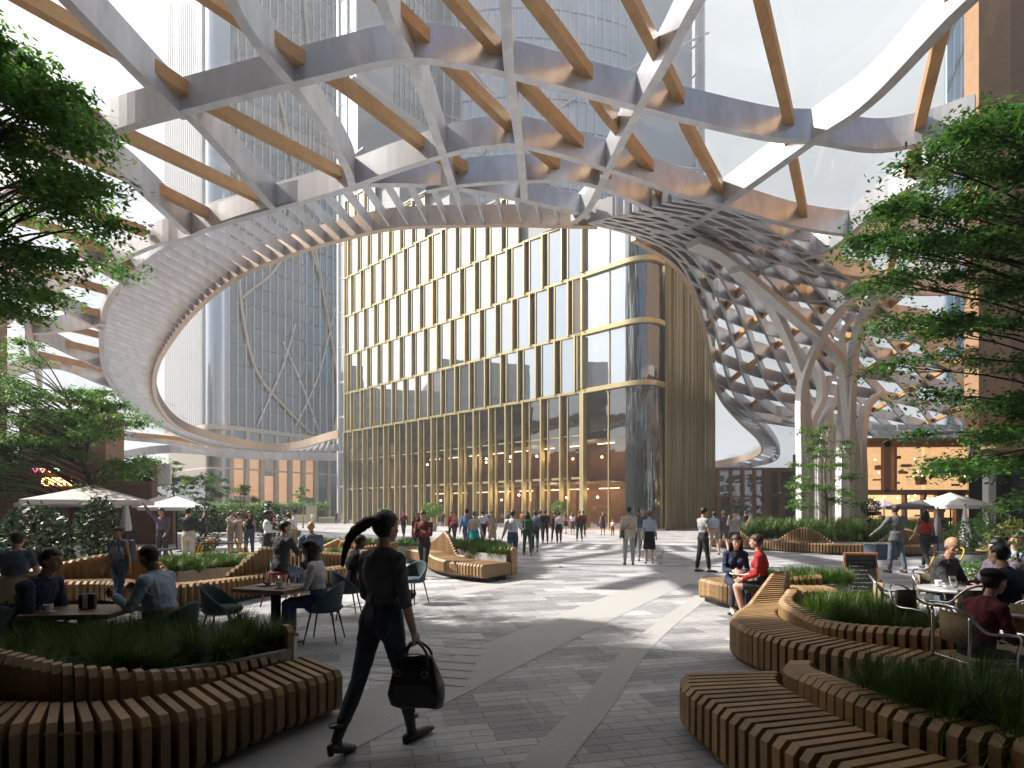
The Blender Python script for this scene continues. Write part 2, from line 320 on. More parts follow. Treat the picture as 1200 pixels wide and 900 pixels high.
# inlaid pale lines between the path and the cafe terrace
mb = MB()
for i in range(8):
    a = G(478+i*9, 800-i*8.5); d = Vector((1.15,-.30,0))*(1.0-.03*i); a.z=.004
    n = Vector((.3,1.15,0)).normalized()*.012
    mb.add([a-n-d*.7,a-n+d*.5,a+n+d*.5,a+n-d*.7],[(0,1,2,3)])
tag(mb.build('path', M_conc), kind='structure')
# ================================================================ CANOPY (gridshell roof)
def zc(X, Y):                                        # soffit height above the eye
    Ys = (0,34,46.6,61,83,97,140); Zs = (15.6,15.5,14.0,12.0,9.9,7.7,6.0)
    b = float(np.interp(Y, Ys, Zs))
    b += 1.0*math.cos(X*PI/24.0)*math.exp(-(Y/40.0)**2) - .5*math.exp(-(Y/40.0)**2)
    return b
def U(px, py, dz=0.0):                               # pixel -> point on the soffit surface (+dz)
    r = (HY-py)/F; lo, hi = 2.0, 400.0
    for _ in range(50):
        m = .5*(lo+hi)
        if r*m < zc((px-HX)/F*m, m)+dz: lo = m
        else: hi = m
    return Vector(((px-HX)/F*hi, hi, EYE+r*hi))
def path(pts, dz=0.0, n=6, off=0.0):
    # smooth in the photo's lines, then lie on the roof surface
    pp = smooth_path([Vector((a,b,0)) for a,b in pts], n)
    return [U(p.x,p.y,dz) for p in pp]
canopy = thing('gridshell_canopy', 'sweeping silver and timber lattice canopy roof curling round the gold building', 'canopy', (0,20,0))
CI = Matrix.Translation((0,-20,0))
def cb(mb, name, m, smooth=False, parent=None):
    o = mb.build(name, m, parent or canopy, smooth)
    if parent is None: o.matrix_parent_inverse = CI.copy() if False else Matrix.Translation((0,-20,0))
    return o
BH = 1.25
SILVER = [
 # longitudinal
 ([(20,-60),(75,0),(200,127),(227,143),(320,245)],.50),
 ([(-25,80),(30,110),(97,170),(160,220),(220,275)],.50),
 ([(235,-90),(270,0),(307,60),(337,95),(370,140),(405,195),(414,224)],.50),
 ([(428,-80),(450,10),(473,55),(488,90),(515,170),(533,226)],.50),
 ([(590,-90),(592,0),(597,85),(608,165),(615,238)],.50),
 ([(880,-90),(820,0),(785,66),(750,127),(713,200),(690,245),(672,262)],.50),
 ([(1260,-90),(1140,0),(1027,115),(960,162),(850,240),(800,270),(762,272)],.55),
 ([(1160,190),(1060,225),(975,292),(918,308),(880,318)],.45),
 ([(1130,310),(1040,338),(980,352),(925,352),(890,345)],.42),
 # transverse
 ([(-25,245),(0,232),(67,190),(133,157),(200,137),(333,103),(400,87),(450,75),(500,72),(567,83),(600,90),(750,128),(800,141),(900,163),(955,167),(1025,177),(1085,168),(1143,150)],.42),
 ([(-20,400),(60,345),(173,292),(217,280),(250,267),(320,247),(400,224),(467,200),(533,180),(573,173),(617,173),(720,202),(800,230),(850,243),(933,267),(1013,277),(1080,272),(1143,262)],.42),
 ([(500,225),(540,218),(615,213),(690,217),(760,245),(830,280),(918,310),(990,330),(1060,345),(1140,345)],.38),
 ([(110,-60),(220,-75),(420,-90),(640,-85),(820,-60),(1000,-25),(1200,-30)],.45),
 # left, where the roof meets the brown wall
 ([(-20,318),(27,337),(70,362),(120,388)],.42), ([(43,397),(80,415),(117,432)],.40), ([(40,392),(80,388),(122,380)],.40),
 ([(95,300),(125,322),(153,337)],.40), ([(32,383),(38,415),(47,453)],.55), ([(-10,450),(60,432),(130,455)],.4),
 ([(130,540),(200,531),(290,538),(395,540)],.4), ([(90,505),(140,515),(190,520),(240,528)],.4),
]
for pts,w in SILVER:
    mb = MB(); mb.sweep(path(pts), w*.74, BH); cb(mb, 'metal_beam', M_metal)
TIMBER = [
 [(-40,-33),(17,0),(125,60),(172,83),(226,118),(253,134),(400,210)],
 [(195,-30),(237,0),(357,80),(400,104),(505,183),(528,194),(563,213),(603,233)],
 [(415,-30),(443,0),(505,58),(528,85),(603,158),(633,183),(660,205)],
 [(495,-40),(525,0),(585,68),(608,100),(678,173),(693,190),(728,227)],
 [(590,-40),(618,0),(690,95),(698,122),(760,200),(767,218),(798,253),(815,275)],
 [(705,-60),(735,0),(797,123),(803,150),(845,227),(850,248),(872,283)],
 [(880,-60),(890,0),(925,148),(925,170),(942,257),(940,270),(950,300),(960,350)],
 [(1130,-60),(1115,0),(1077,155),(1075,180),(1065,205),(1050,290),(1030,370)],
 [(-20,84),(0,93),(100,140),(133,158),(303,237)], [(-20,150),(70,180),(172,222),(248,258)],
 [(-15,219),(0,223),(60,240),(170,277)], [(20,262),(80,280),(157,315)], [(10,310),(67,328),(133,347)], [(20,345),(83,363),(123,373)],
 [(20,378),(80,388),(120,397)], [(30,398),(73,405),(118,415)], [(45,418),(97,430),(120,436)], [(150,512),(200,515),(262,526)], [(60,470),(110,480),(150,500)],
]
for pts in TIMBER:
    mb = MB(); mb.sweep(path(pts, .55), .36, .50); cb(mb, 'timber_beam', M_timber)
# ---- the opening's rims
inner = [(700,267),(620,265),(567,265),(467,268),(400,282),(340,300),(277,327),(227,367),(190,417),(181,450),(187,477),(213,503),(267,520),(333,528),(397,513)]
outer = [(690,258),(677,253),(600,235),(517,222),(433,220),(400,228),(320,246),(250,268),(185,300),(133,347),(120,387),(122,433),(143,470),(180,497),(233,520),(300,529),(333,531),(398,529)]
pi_ = path(inner, 0, 8); po_ = path(outer, 0, 8)
mb = MB(); mb.sweep(pi_, .35, 1.1); cb(mb, 'opening_rim', M_metal_ring)
mb = MB(); mb.sweep(po_, .35, 1.0, .1); cb(mb, 'opening_rim', M_metal)
# pair each inner point with an outer point and set 96 fins
NF = 96
fi = resample(pi_, n=NF+1); fo = resample(po_, n=NF+1)
for k in range(1, NF+1):
    a = fi[k]; b = fo[k]
    # fins lean a little: a straight deep blade between the rims
    mb = MB(); d = (b-a); mb.sweep([a+d*.02+Vector((0,0,.05)), a+d*.5+Vector((0,0,.08)), a+d*.98+Vector((0,0,.12))], .08, .60); cb(mb, 'louvre_fin', M_metal)
# ---- the far right rim, curling behind the gold building
rim_r = [(700,267),(742,282),(790,312),(815,352),(829,405),(834,440),(846,470),(866,494),(888,515),(893,529),(880,538),(856,544),(828,549),(790,552)]
edge_r = [(705,262),(750,272),(800,300),(828,350),(842,410),(848,440),(862,478),(900,497),(934,501)]
mb = MB(); mb.sweep(path(rim_r[1:],0,8), .32, 1.0); cb(mb, 'opening_rim', M_metal_ring)
sp = [(866,480),(895,502),(912,525),(908,540),(880,548),(850,553),(828,556)]
mb = MB(); mb.sweep(path(sp,0,8), .3, .8); cb(mb, 'opening_rim', M_metal)
a_ = resample(path(rim_r[6:],0,8), n=22); b_ = resample(path(sp,0,8), n=22)
for k in range(1,22):
    mb = MB(); mb.sweep([a_[k]+Vector((0,0,.1)), b_[k]+Vector((0,0,.1))], .12, .6); cb(mb, 'rim_fin', M_metal)
# ---- the lattice that sweeps down on the right
inR = [(690,262),(742,276),(790,300),(817,350),(831,410),(838,445),(850,472),(880,492),(925,500)]
ouR = [(800,232),(870,245),(960,290),(1040,340),(1110,400),(1160,450),(1180,490),(1190,515),(1195,530)]
A = smooth_path([Vector((*p,0)) for p in inR], 8); B = smooth_path([Vector((*p,0)) for p in ouR], 8)
A = resample(A, n=64); B = resample(B, n=64)
def lat(u, v):                                       # u along the rim, v outward
    f = max(0,min(1,u))*64; i = min(63,int(f)); t = f-i
    a = A[i].lerp(A[i+1],t); b = B[i].lerp(B[i+1],t); c = a.lerp(b, v**1.25); return (c.x, c.y)
for j in range(0, 11):
    v = j/11; pts = [lat(i/26, v) for i in range(27)]
    mb = MB(); mb.sweep([U(*p) for p in pts], .17, BH*.9); cb(mb, 'metal_beam', M_metal)
for i in range(0, 13):
    u0 = i/12; pts = [lat(u0 + .34*v - .12, v) for v in [k/12 for k in range(13)]]
    mb = MB(); mb.sweep([U(*p) for p in pts], .15, BH*.85); cb(mb, 'metal_beam', M_metal)
for i in range(0, 11):
    u0 = i/10; pts = [lat(u0 - .30*v + .15, v) for v in [k/12 for k in range(13)]]
    mb = MB(); mb.sweep([U(*p,.4) for p in pts], .3, .45); cb(mb, 'timber_beam', M_timber)
# underside scale panels at the far right end of the roof
mb = MB()
for i in range(9):
    for j in range(5):
        x = 1022+ i*15 + (j%2)*7; y = 497+j*7.0
        c = [U(x,y), U(x+14,y+1), U(x+14,y+6.5), U(x,y+6)]
        q = sum(c, Vector())/4
        mb.add([p for p in c]+[q+Vector((0,0,-.5))], [(0,1,4),(1,2,4),(2,3,4),(3,0,4)])
cb(mb, 'soffit_panel', M_metal, True)
# ---- glass skin on top of the lattice
hole = [(p.x,p.y) for p in resample(pi_, n=60)] + [(p.x,p.y) for p in resample(path(list(reversed(rim_r)),0,8), n=40)]
def inside(x,y,poly):
    c=False; n=len(poly); j=n-1
    for i in range(n):
        xi,yi=poly[i]; xj,yj=poly[j]
        if ((yi>y)!=(yj>y)) and (x<(xj-xi)*(y-yi)/(yj-yi+1e-12)+xi): c=not c
        j=i
    return c
M_roofglass = thin_glass('roof_glass', (.93,.95,.96), .03, power=3.5, top=.35)
mb = MB(); ST=2.0; nx=56; ny=52; ids={}
def gv(i,j):
    if (i,j) in ids: return ids[(i,j)]
    x=-50+i*ST; y=8+j*ST; ids[(i,j)]=len(mb.v); mb.v.append((x,y,EYE+zc(x,y)+BH+.05)); return ids[(i,j)]
for i in range(nx):
    for j in range(ny):
        x=-50+(i+.5)*ST; y=8+(j+.5)*ST
        if x > 22+max(0,y-34)*.6 or x < -50 or x < -.92*y-1: continue
        if inside(x,y,hole): continue
        if y > 60 and x > -30 and x < 22: continue
        mb.f.append((gv(i,j),gv(i+1,j),gv(i+1,j+1),gv(i,j+1))); mb.m.append(0)
cb(mb, 'glass_roof', M_roofglass, True)
# ================================================================ TREE COLUMNS
def dgen(px, py, Y): return P(px, py, Y)
def leg(mbpts, w, t, parent, inv):
    pts = smooth_path(mbpts, 8); mb = MB()
    # deep flat blade, section w (along x) by t (along y)
    vs=[]; k=len(pts)
    for i,p in enumerate(pts):
        tt=(pts[min(i+1,k-1)]-pts[max(i-1,0)]).normalized()
        a=Vector((tt.z,0,-tt.x)); a=a.normalized() if a.length>1e-3 else Vector((1,0,0))
        b=tt.cross(a).normalized()
        for (q,r) in ((-1,-1),(1,-1),(1,1),(-1,1)): vs.append(p+a*q*w/2+b*r*t/2)
    fs=[(i*4+q,i*4+(q+1)%4,(i+1)*4+(q+1)%4,(i+1)*4+q) for i in range(k-1) for q in range(4)]+[(3,2,1,0),tuple((k-1)*4+q for q in range(4))]
    mb.add(vs,fs); o = mb.build('column_leg', M_column, parent, bevel=.03); o.matrix_parent_inverse = inv; return o
YC = 41.0
cols = [
 ('branching silver column on the left of the pair, its legs flaring towards the gold building', (946,YC), [
   [(939,626,YC-.4),(939,540,YC-.4),(938,473,YC-.6),(943,440,YC-1),(960,400,YC-2),(987,363,YC-3.0),(1020,336,YC-4)],
   [(948,624,YC-.1),(948,540,YC-.1),(943,470,YC-.2),(940,443,YC-.4),(924,400,YC-1.4),(903,358,YC-3),(877,325,YC-5),(843,298,YC-8),(812,285,YC-10)],
   [(955,622,YC+.7),(955,540,YC+.7),(950,500,YC+.8),(962,470,YC+2),(960,440,YC+3),(940,410,YC+4)],
   [(963,622,YC+.2),(962,540,YC+.2),(964,500,YC+1),(975,470,YC+4),(985,430,YC+5)] ]),
 ('branching silver column on the right of the pair, beside the cafe planting', (1002,YC), [
   [(995,626,YC-.4),(995,540,YC-.4),(996,490,YC-.5),(1000,417,YC-1),(1010,375,YC-2),(1030,338,YC-3.5)],
   [(1003,624,YC-.1),(1002,540,YC-.1),(994,490,YC-.2),(990,443,YC-.5),(979,415,YC-1),(943,382,YC-2.5),(900,346,YC-5),(862,316,YC-8)],
   [(1010,623,YC+.5),(1010,560,YC+.5),(1009,520,YC+.8),(1014,480,YC+3),(1030,462,YC+5)],
   [(985,622,YC+1.2),(986,540,YC+1.2),(988,480,YC+1.6),(986,420,YC+2),(985,390,YC+2),(1003,366,YC+1)] ]),
 ('slimmer dark branching column standing between and behind the other two', (972,YC+9), [
   [(968,618,YC+9),(968,560,YC+9),(966,510,YC+10),(950,470,YC+12),(938,450,YC+13)],
   [(976,618,YC+9.3),(976,560,YC+9.3),(980,510,YC+10),(992,470,YC+12),(1000,450,YC+13)],
   [(972,618,YC+9.6),(972,560,YC+9.6),(972,500,YC+9.6),(972,440,YC+9)] ]),
]
for lab,(bx,by),legs in cols:
    base = P(bx,600,by); base.z = 0
    c = thing('branching_column', lab, 'column', base, group='tree-like columns carrying the canopy'); inv = Matrix.Translation(-base)
    for k,l in enumerate(legs):
        pts=[P(*q) for q in l]; pts[0].z=0.0
        leg(pts, .42, .8 if by<45 else .5, c, inv)
# ================================================================ BUILDINGS
V2 = lambda x,y: Vector((x,y,0))
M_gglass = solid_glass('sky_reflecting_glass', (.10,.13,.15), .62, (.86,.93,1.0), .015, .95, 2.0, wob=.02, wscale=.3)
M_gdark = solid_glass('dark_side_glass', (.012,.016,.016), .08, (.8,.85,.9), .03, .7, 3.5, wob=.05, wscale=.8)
M_gcorner = solid_glass('wavy_corner_glass', (.02,.03,.035), .30, (.70,.80,.86), .01, .85, 2.2, wob=.5, wscale=1.0, stretch=(2.2,2.2,.16))
M_lobby = thin_glass('lobby_glass', (.46,.48,.48), .26, (.8,.85,.9), .01, 3.0, .85, wob=.05, wscale=.5)
M_inwood = wood('lobby_timber_lining', (.28,.125,.06), (.17,.07,.032), .5, 'z', .8)
M_warm = mat('warm_lamp', (1,.8,.5), emit=(1.0,.62,.28), es=14.0)
M_warm2 = mat('warm_ceiling_light', (1,.85,.6), emit=(1.0,.70,.40), es=2.8)
gold = thing('gold_facade_building', 'round cornered building with stepped gold framed windows inside the canopy opening', 'building', (6.9,55.3,0))
GI = Matrix.Translation((-6.9,-55.3,0))
def gb(mb, name, m, parent=None, smooth=False):
    o = mb.build(name, m, parent or gold, smooth)
    if parent is None: o.matrix_parent_inverse = GI
    return o
d1 = Vector((.744,-.668,0)).normalized(); n1 = Vector((-.668,-.744,0)).normalized()
A0 = V2(-24.2,83.2); LEN = (V2(6.9,55.3)-A0).dot(d1); NB = 17; BW = LEN/NB
ROWS = [9,7,6,6,6,5,5,5,5,4,4,4,4,4,4,3,3]
H0 = 13.4; FH = 5.6
def fp(s, n, z): return A0+d1*s+n1*n+Vector((0,0,z))
def fbox(mb, s0,s1,n0,n1_,z0,z1):
    vs=[fp(s,n,z) for s in (s0,s1) for n in (n0,n1_) for z in (z0,z1)]
    mb.add(vs, [(0,1,3,2),(4,6,7,5),(0,4,5,1),(2,3,7,6),(0,2,6,4),(1,5,7,3)])
wins=[]
for r in range(0, 10):
    sh = -.8*r
    for i in range(NB+1):
        if i < NB and r > ROWS[i]: continue
        if i == NB and r > 3: continue
        if i == NB and r < 1: continue
        s0 = i*BW+sh; s1 = s0+BW
        if s0 < 0: s0 = 0.0
        if i == NB: s1 = NB*BW
        if s1-s0 < .3: continue
        z0 = 0 if r == 0 else H0+FH*(r-1); z1 = H0 if r == 0 else z0+FH
        wins.append((s0,s1,z0,z1,r,i))
def area(w):
    c=fp((w[0]+w[1])/2,0,0); return (w[1]-w[0])*(w[3]-w[2])/(c.y**2)
wins.sort(key=area, reverse=True)
rest_f, rest_g = MB(), MB()
for k,(s0,s1,z0,z1,r,i) in enumerate(wins):
    f = MB() if k < 96 else rest_f
    t = .16; D = .46 if r else .60
    NL, NR = (.26,.10) if r else (.24,.08)
    def wedge(m_, sa, sb, na, nb_, t_, za, zb):
        vs=[fp(s_,n_,z_) for s_,nn in ((sa,na),(sb,nb_)) for n_ in (nn-t_,nn) for z_ in (za,zb)]
        m_.add(vs, [(0,1,3,2),(4,6,7,5),(0,4,5,1),(2,3,7,6),(0,2,6,4),(1,5,7,3)])
    zb_, zt_ = z0+.003, z1-.003
    wid = s1-s0
    fbox(f, s0, s0+.17, .02, D, zb_, zt_)                              # deep fin on the left of each bay
    inn = s0+min(.80, wid*.38)
    fbox(f, inn, inn+.09, .02, NL+.12, z0+.13, z1-.2)
    wedge(f, s0+.171, s1-.002, D-.03, NR+.2, .5 if r else .4, z1-.2, z1-.004)
    if r: wedge(f, s0+.171, s1-.002, D-.10, NR+.12, .4, z0+.003, z0+.10)
    wedge(f, s1-.11, s1-.003, NR+.16, NR+.14, .2, z0+.105, z1-.205)
    if r == 0:
        wedge(f, s0+.171, s1-.112, NL+.03, NR+.05, .08, 4.9, 5.12); wedge(f, s0+.171, s1-.112, NL+.03, NR+.05, .08, 9.1, 9.22)
    g = MB() if k < 96 else rest_g
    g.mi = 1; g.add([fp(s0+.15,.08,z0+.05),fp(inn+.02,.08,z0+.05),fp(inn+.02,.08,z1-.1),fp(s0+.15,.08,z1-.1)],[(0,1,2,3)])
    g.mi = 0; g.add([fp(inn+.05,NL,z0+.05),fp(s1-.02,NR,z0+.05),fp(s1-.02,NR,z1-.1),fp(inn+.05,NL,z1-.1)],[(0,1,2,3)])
    if k < 96:
        fo = gb(f, 'window_frame', M_gold)
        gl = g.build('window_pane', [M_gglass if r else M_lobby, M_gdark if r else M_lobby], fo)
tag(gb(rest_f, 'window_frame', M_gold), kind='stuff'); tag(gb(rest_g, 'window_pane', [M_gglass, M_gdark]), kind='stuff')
# rounded corner
Pc = V2(12.32,50.4); e2 = Vector((.6,.8,0)); r1 = Pc-d1*2.6; r2 = Pc+e2*2.6
arc=[]
for i in range(17):
    t=i/16; arc.append(r1*(1-t)**2+Pc*2*t*(1-t)+r2*t*t)
def strip(mb, pts, z0, z1, off=0.0):
    n=len(pts); q=[]
    for i,p in enumerate(pts):
        t=(pts[min(i+1,n-1)]-pts[max(i-1,0)]).normalized(); nn=Vector((t.y,-t.x,0)); q.append(p+nn*off)
    vs=[p+Vector((0,0,z0)) for p in q]+[p+Vector((0,0,z1)) for p in q]
    mb.add(vs,[(i,i+1,n+i+1,n+i) for i in range(n-1)])
zs = [0,H0,H0+FH,H0+2*FH,H0+3*FH]
for k in range(4):
    mb=MB(); strip(mb, arc, zs[k]+.15, zs[k+1]-.15); gb(mb,'corner_glass', M_gcorner, smooth=True)
    mb=MB(); strip(mb, [V2(6.9,55.3),r1], zs[k]+.15, zs[k+1]-.15); gb(mb,'corner_glass', M_lobby if k==0 else M_gglass)
    mb=MB(); mb.sweep([p+Vector((0,0,zs[k+1]-.22)) for p in [V2(6.9,55.3)]+arc], .62, .42); gb(mb,'corner_band', M_gold)
    if k:
        mb=MB(); fbox(mb, LEN+.05, LEN+.25, .0,.5, zs[k]+.25, zs[k+1]-.3); fbox(mb, LEN+3.0,LEN+3.08,.0,.12,zs[k]+.25, zs[k+1]-.3); gb(mb,'corner_mullion', M_gold)
mb=MB(); fbox(mb, LEN, LEN+.45, -.05,.6, 0, H0-.3); fbox(mb, LEN+2.9,LEN+3.0,.0,.12,0,H0-.3); gb(mb,'corner_mullion', M_gold)
# dark bands of what the corner hides: opaque lining behind corner glass, above the lobby
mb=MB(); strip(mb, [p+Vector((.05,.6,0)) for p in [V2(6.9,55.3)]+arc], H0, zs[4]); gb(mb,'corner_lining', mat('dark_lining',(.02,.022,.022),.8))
# gold side wall with vertical pleats
mb=MB(); n2=Vector((.8,-.6,0)); wl=14.2; s=0.0; rng=random.Random(3)
prof=[r2+n2*.25]
while s<wl:
    w=rng.uniform(.35,.8); d=rng.uniform(.0,.22)
    prof += [r2+e2*(s+.02)+n2*(.3+d), r2+e2*(s+w)+n2*(.3+d*.3)]; s+=w
prof += [r2+e2*wl+n2*.1, r2+e2*wl-n2*6, ]
vs=[p+Vector((0,0,z)) for z in (0,33.0) for p in prof]; n=len(prof)
mb.add(vs,[(i,i+1,n+i+1,n+i) for i in range(n-1)]); gb(mb,'side_wall', M_goldwall)
# body behind: roof slabs and back walls (opaque core from row 1 up)
mb=MB()
for i in range(NB):
    zt=H0+FH*ROWS[i]; q=[fp(i*BW,-.3,0),fp((i+1)*BW+.001,-.3,0),fp((i+1)*BW+.001,-14,0),fp(i*BW,-14,0)]
    mb.prism([(p.x,p.y) for p in q], H0-.6, zt-.05)
    mb.prism([(p.x,p.y) for p in [fp(i*BW+.01,.45,0),fp((i+1)*BW-.01,.45,0),fp((i+1)*BW-.01,-1,0),fp(i*BW+.01,-1,0)]], zt+.0, zt+.25)
mb.prism([(p.x,p.y) for p in [fp(LEN,-.6,0), r1-n1*.6, r2-n2*.6, r2+e2*wl-n2*.6, fp(LEN,-14,0)]], zs[4]-.2, zs[4]+.4)
gb(mb,'core', mat('building_core',(.30,.33,.35),.6))
# lobby interior
mb=MB()
q=[fp(-.2,-7.5,0),fp(LEN+1,-7.5,0)]; mb.add([q[0],q[1],q[1]+Vector((0,0,H0)),q[0]+Vector((0,0,H0))],[(0,1,2,3)])
q2=[fp(LEN+1,-7.5,0), r2+e2*4-n2*3.5]; mb.add([q2[0],q2[1],q2[1]+Vector((0,0,H0)),q2[0]+Vector((0,0,H0))],[(0,1,2,3)])
rng=random.Random(5)
for i in range(14):
    s=i*2.6+rng.uniform(0,1.2); fbox(mb, s, s+rng.uniform(.5,1.4), -7.4,-6.6, 0, rng.choice([4.6,4.6,8.8,11]))
gb(mb,'lobby_wall', M_inwood)
mb=MB(); fbox(mb,0,LEN+2,-7.4,-1.2,4.75,5.0); fbox(mb,0,LEN+2,-7.4,-2.2,9.0,9.2); gb(mb,'lobby_floor', mat('lobby_slab',(.16,.11,.08),.6))
mb=MB()
for i in range(17):
    s=16+i*1.6+rng.uniform(-.5,.5); z=rng.choice([3.2,3.6,7.6,7.9]); c=fp(s,-rng.uniform(1.5,6.5),z); mb.ball(c,.13,n=8)
gb(mb,'pendant_lamps', M_warm)
mb=MB()
for i in range(9): fbox(mb, 12+i*3.9, 14.4+i*3.9, -6.9,-6.6, 4.2,4.3); fbox(mb, 13+i*3.9, 15+i*3.9, -5,-4.8, 8.8,8.9)
gb(mb,'ceiling_lights', M_warm2)
for i,(s,n,z,e) in enumerate([(28,-4,3.6,260),(35,-4,3.8,380),(39,-4,3.8,380),(32,-4,7.9,220),(40,-4,7.9,260),(43.5,-3.5,3.6,380)]):
    l=bpy.data.lights.new('lobby_lamp','POINT'); l.energy=e*.6; l.color=(1,.66,.34); l.shadow_soft_size=.3
    lo=bpy.data.objects.new('lobby_lamp',l); C.objects.link(lo); lo.location=fp(s,n,z)
# ---------------------------------------------------------------- slim glass tower left of it
def curtain(parent, inv, P0, P1, z0, z1, glass, mull, step=1.6, fl=4.0, mw=.16, md=.3, hw=.25, name='facade', slab=True, smooth=False):
    """one flat curtain wall between ground points P0, P1"""
    d=(P1-P0); L=d.length; d=d.normalized(); n=Vector((d.y,-d.x,0))
    if n.dot(-P0) < 0: n=-n
    mb=MB(); mb.add([P0+Vector((0,0,z0)),P1+Vector((0,0,z0)),P1+Vector((0,0,z1)),P0+Vector((0,0,z1))],[(0,1,2,3)])
    o=mb.build(name+'_glass', glass, parent); o.matrix_parent_inverse=inv
    mb=MB(); k=max(1,int(round(L/step)))
    def bx(a,b,n0,n1_,za,zb):
        vs=[P0+d*s+n*q+Vector((0,0,z)) for s in (a,b) for q in (n0,n1_) for z in (za,zb)]
        mb.add(vs, [(0,1,3,2),(4,6,7,5),(0,4,5,1),(2,3,7,6),(0,2,6,4),(1,5,7,3)])
    for i in range(k+1):
        s=L*i/k; bx(s-mw/2,s+mw/2,-.01,md,z0,z1)
    o=mb.build('mullions', mull, parent); o.matrix_parent_inverse=inv; tag(o,kind='stuff')
    if slab:
        mb=MB(); z=z0
        while z<=z1: bx(0,L,-.02,.06,z,z+hw); z+=fl
        o=mb.build('floor_bands', mull if slab is True else slab, parent); o.matrix_parent_inverse=inv; tag(o,kind='stuff')
M_white = mat('white_mullion',(.75,.76,.78),.4,.2)
M_pale = solid_glass('pale_blue_glass',(.30,.42,.50),.35,(.85,.93,1),.03,.9,2.5)
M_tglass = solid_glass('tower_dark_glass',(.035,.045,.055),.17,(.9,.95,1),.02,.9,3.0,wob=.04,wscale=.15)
M_tpale = solid_glass('tower_pale_glass',(.55,.59,.64),.30,(.85,.92,1),.06,.85,2.5,wob=.05,wscale=.1)
M_champ = mat('champagne_trim',(.52,.46,.38),.4,.4)
sl = thing('slim_glass_building','slim pale blue gridded glass block at the left end of the gold building','building',(-27,90,0)); si_=Matrix.Translation((27,-90,0))
curtain(sl,si_,V2(-28.0,92),V2(-24.6,90),0,85,M_pale,M_white,1.7,5.6,.3,.3,.4)
mb=MB(); mb.prism([(-28,92.1),(-24.6,90.1),(-20,96),(-25,99)],0,85); o=mb.build('core',mat('slab_grey',(.4,.42,.44),.7),sl); o.matrix_parent_inverse=si_
# ---------------------------------------------------------------- main glass tower
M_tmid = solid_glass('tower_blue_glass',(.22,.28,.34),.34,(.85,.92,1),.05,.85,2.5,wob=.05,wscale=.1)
tw = thing('glass_tower','tall dark glass tower with rounded corner and white fins seen through the opening','tower',(-59.8,113,0)); ti=Matrix.Translation((59.8,-113,0))
ca=V2(-59.8,113); dl=Vector((-.76,.65,0)).normalized(); dr=Vector((.6,.8,0)).normalized()
la=ca+dl*3.5; ra=ca+dr*3.5
TE=ca+dr*62; TL=ca+dl*24
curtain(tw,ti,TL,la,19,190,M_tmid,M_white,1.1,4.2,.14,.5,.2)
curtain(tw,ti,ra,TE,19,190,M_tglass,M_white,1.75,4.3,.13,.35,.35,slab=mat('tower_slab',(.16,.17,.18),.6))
cp=[la*(1-t)**2+ca*2*t*(1-t)+ra*t*t for t in [i/10 for i in range(11)]]
mb=MB(); strip(mb,cp,19,190); o=mb.build('corner_glass',M_tmid,tw,True); o.matrix_parent_inverse=ti
mb=MB(); mb.prism([(p.x,p.y) for p in [TL+Vector((0,.6,0)),la+Vector((0,.8,0)),ra+Vector((-.2,.8,0)),TE+Vector((-.5,.4,0)),TE+Vector((-30,20,0)),TL+Vector((0,40,0))]],0,189); o=mb.build('core',mat('tower_core',(.05,.055,.06),.9),tw); o.matrix_parent_inverse=ti
# base rail, then tall glazed base with tan columns and timber-lined lobby
mb=MB(); pts=[TL]+cp+[ra+dr*40]; mb.sweep([p+Vector((0,0,18.4)) for p in pts],1.0,.9); mb.sweep([p+Vector((0,0,10.4)) for p in pts],.5,.35); mb.sweep([p+Vector((0,0,14.6)) for p in pts],.6,.5)
o=mb.build('base_rail',M_champ,tw); o.matrix_parent_inverse=ti
nr=Vector((.8,-.6,0)); nl=Vector((-.65,-.76,0))
mb=MB(); rng=random.Random(8)
for i in range(12):
    p=ra+dr*(i*3.3+.5); M=Matrix.Translation(p)@Matrix.Rotation(math.atan2(dr.y,dr.x),4,'Z'); mb.box(-.35,.35,-.5,.15,0,18.5,M)
o=mb.build('base_columns',mat('tan_column',(.50,.40,.28),.6),tw); o.matrix_parent_inverse=ti
mb=MB(); strip(mb,[TL]+cp+[ra+dr*40],0,18.4,.1); o=mb.build('base_glass',thin_glass('base_glass',(.8,.86,.9),.25,power=3,top=.8),tw); o.matrix_parent_inverse=ti
mb=MB()
for i in range(12):
    a=ra+dr*(i*3.3+.9)-nr*(.55+rng.uniform(0,.3)); b=a+dr*(2.5); z0,z1=rng.choice([(0,9.5),(5,14),(2,14)])
    mb.add([a+Vector((0,0,z0)),b+Vector((0,0,z0)),b+Vector((0,0,z1)),a+Vector((0,0,z1))],[(0,1,2,3)])
o=mb.build('lobby_panels',mat('glowing_copper_panel',(.55,.25,.10),.35,.3,noise=.3,scale=.4,emit=(1,.45,.16),es=.35),tw); o.matrix_parent_inverse=ti  # panels glow by themselves in place of lamplight inside the lobby
def onplane(px,py,P0,n):
    d=Vector(((px-HX)/F,1,(HY-py)/F)); e=Vector((0,0,EYE)); t=(P0-e).dot(n)/d.dot(n); return e+d*t
def arcs(lst, P0, n, m, parent, inv, r):
    for l in lst:
        pts=smooth_path([onplane(x,y,P0,n)+n*.5*(1 if n.dot(-P0)>0 else -1) for x,y in l],8); mb=MB(); mb.tube(pts,r,6); o=mb.build('curved_brace',m,parent,True); o.matrix_parent_inverse=inv
arcs([[(278,60),(279,300),(285,380),(302,440),(335,480),(365,510)],[(360,250),(375,330),(391,420),(396,470),(390,506)],[(355,0),(362,100),(360,250)],[(300,20),(330,130),(352,250),(372,320)],[(283,350),(330,300),(345,180)]],ra,nr,M_champ,tw,ti,.32)
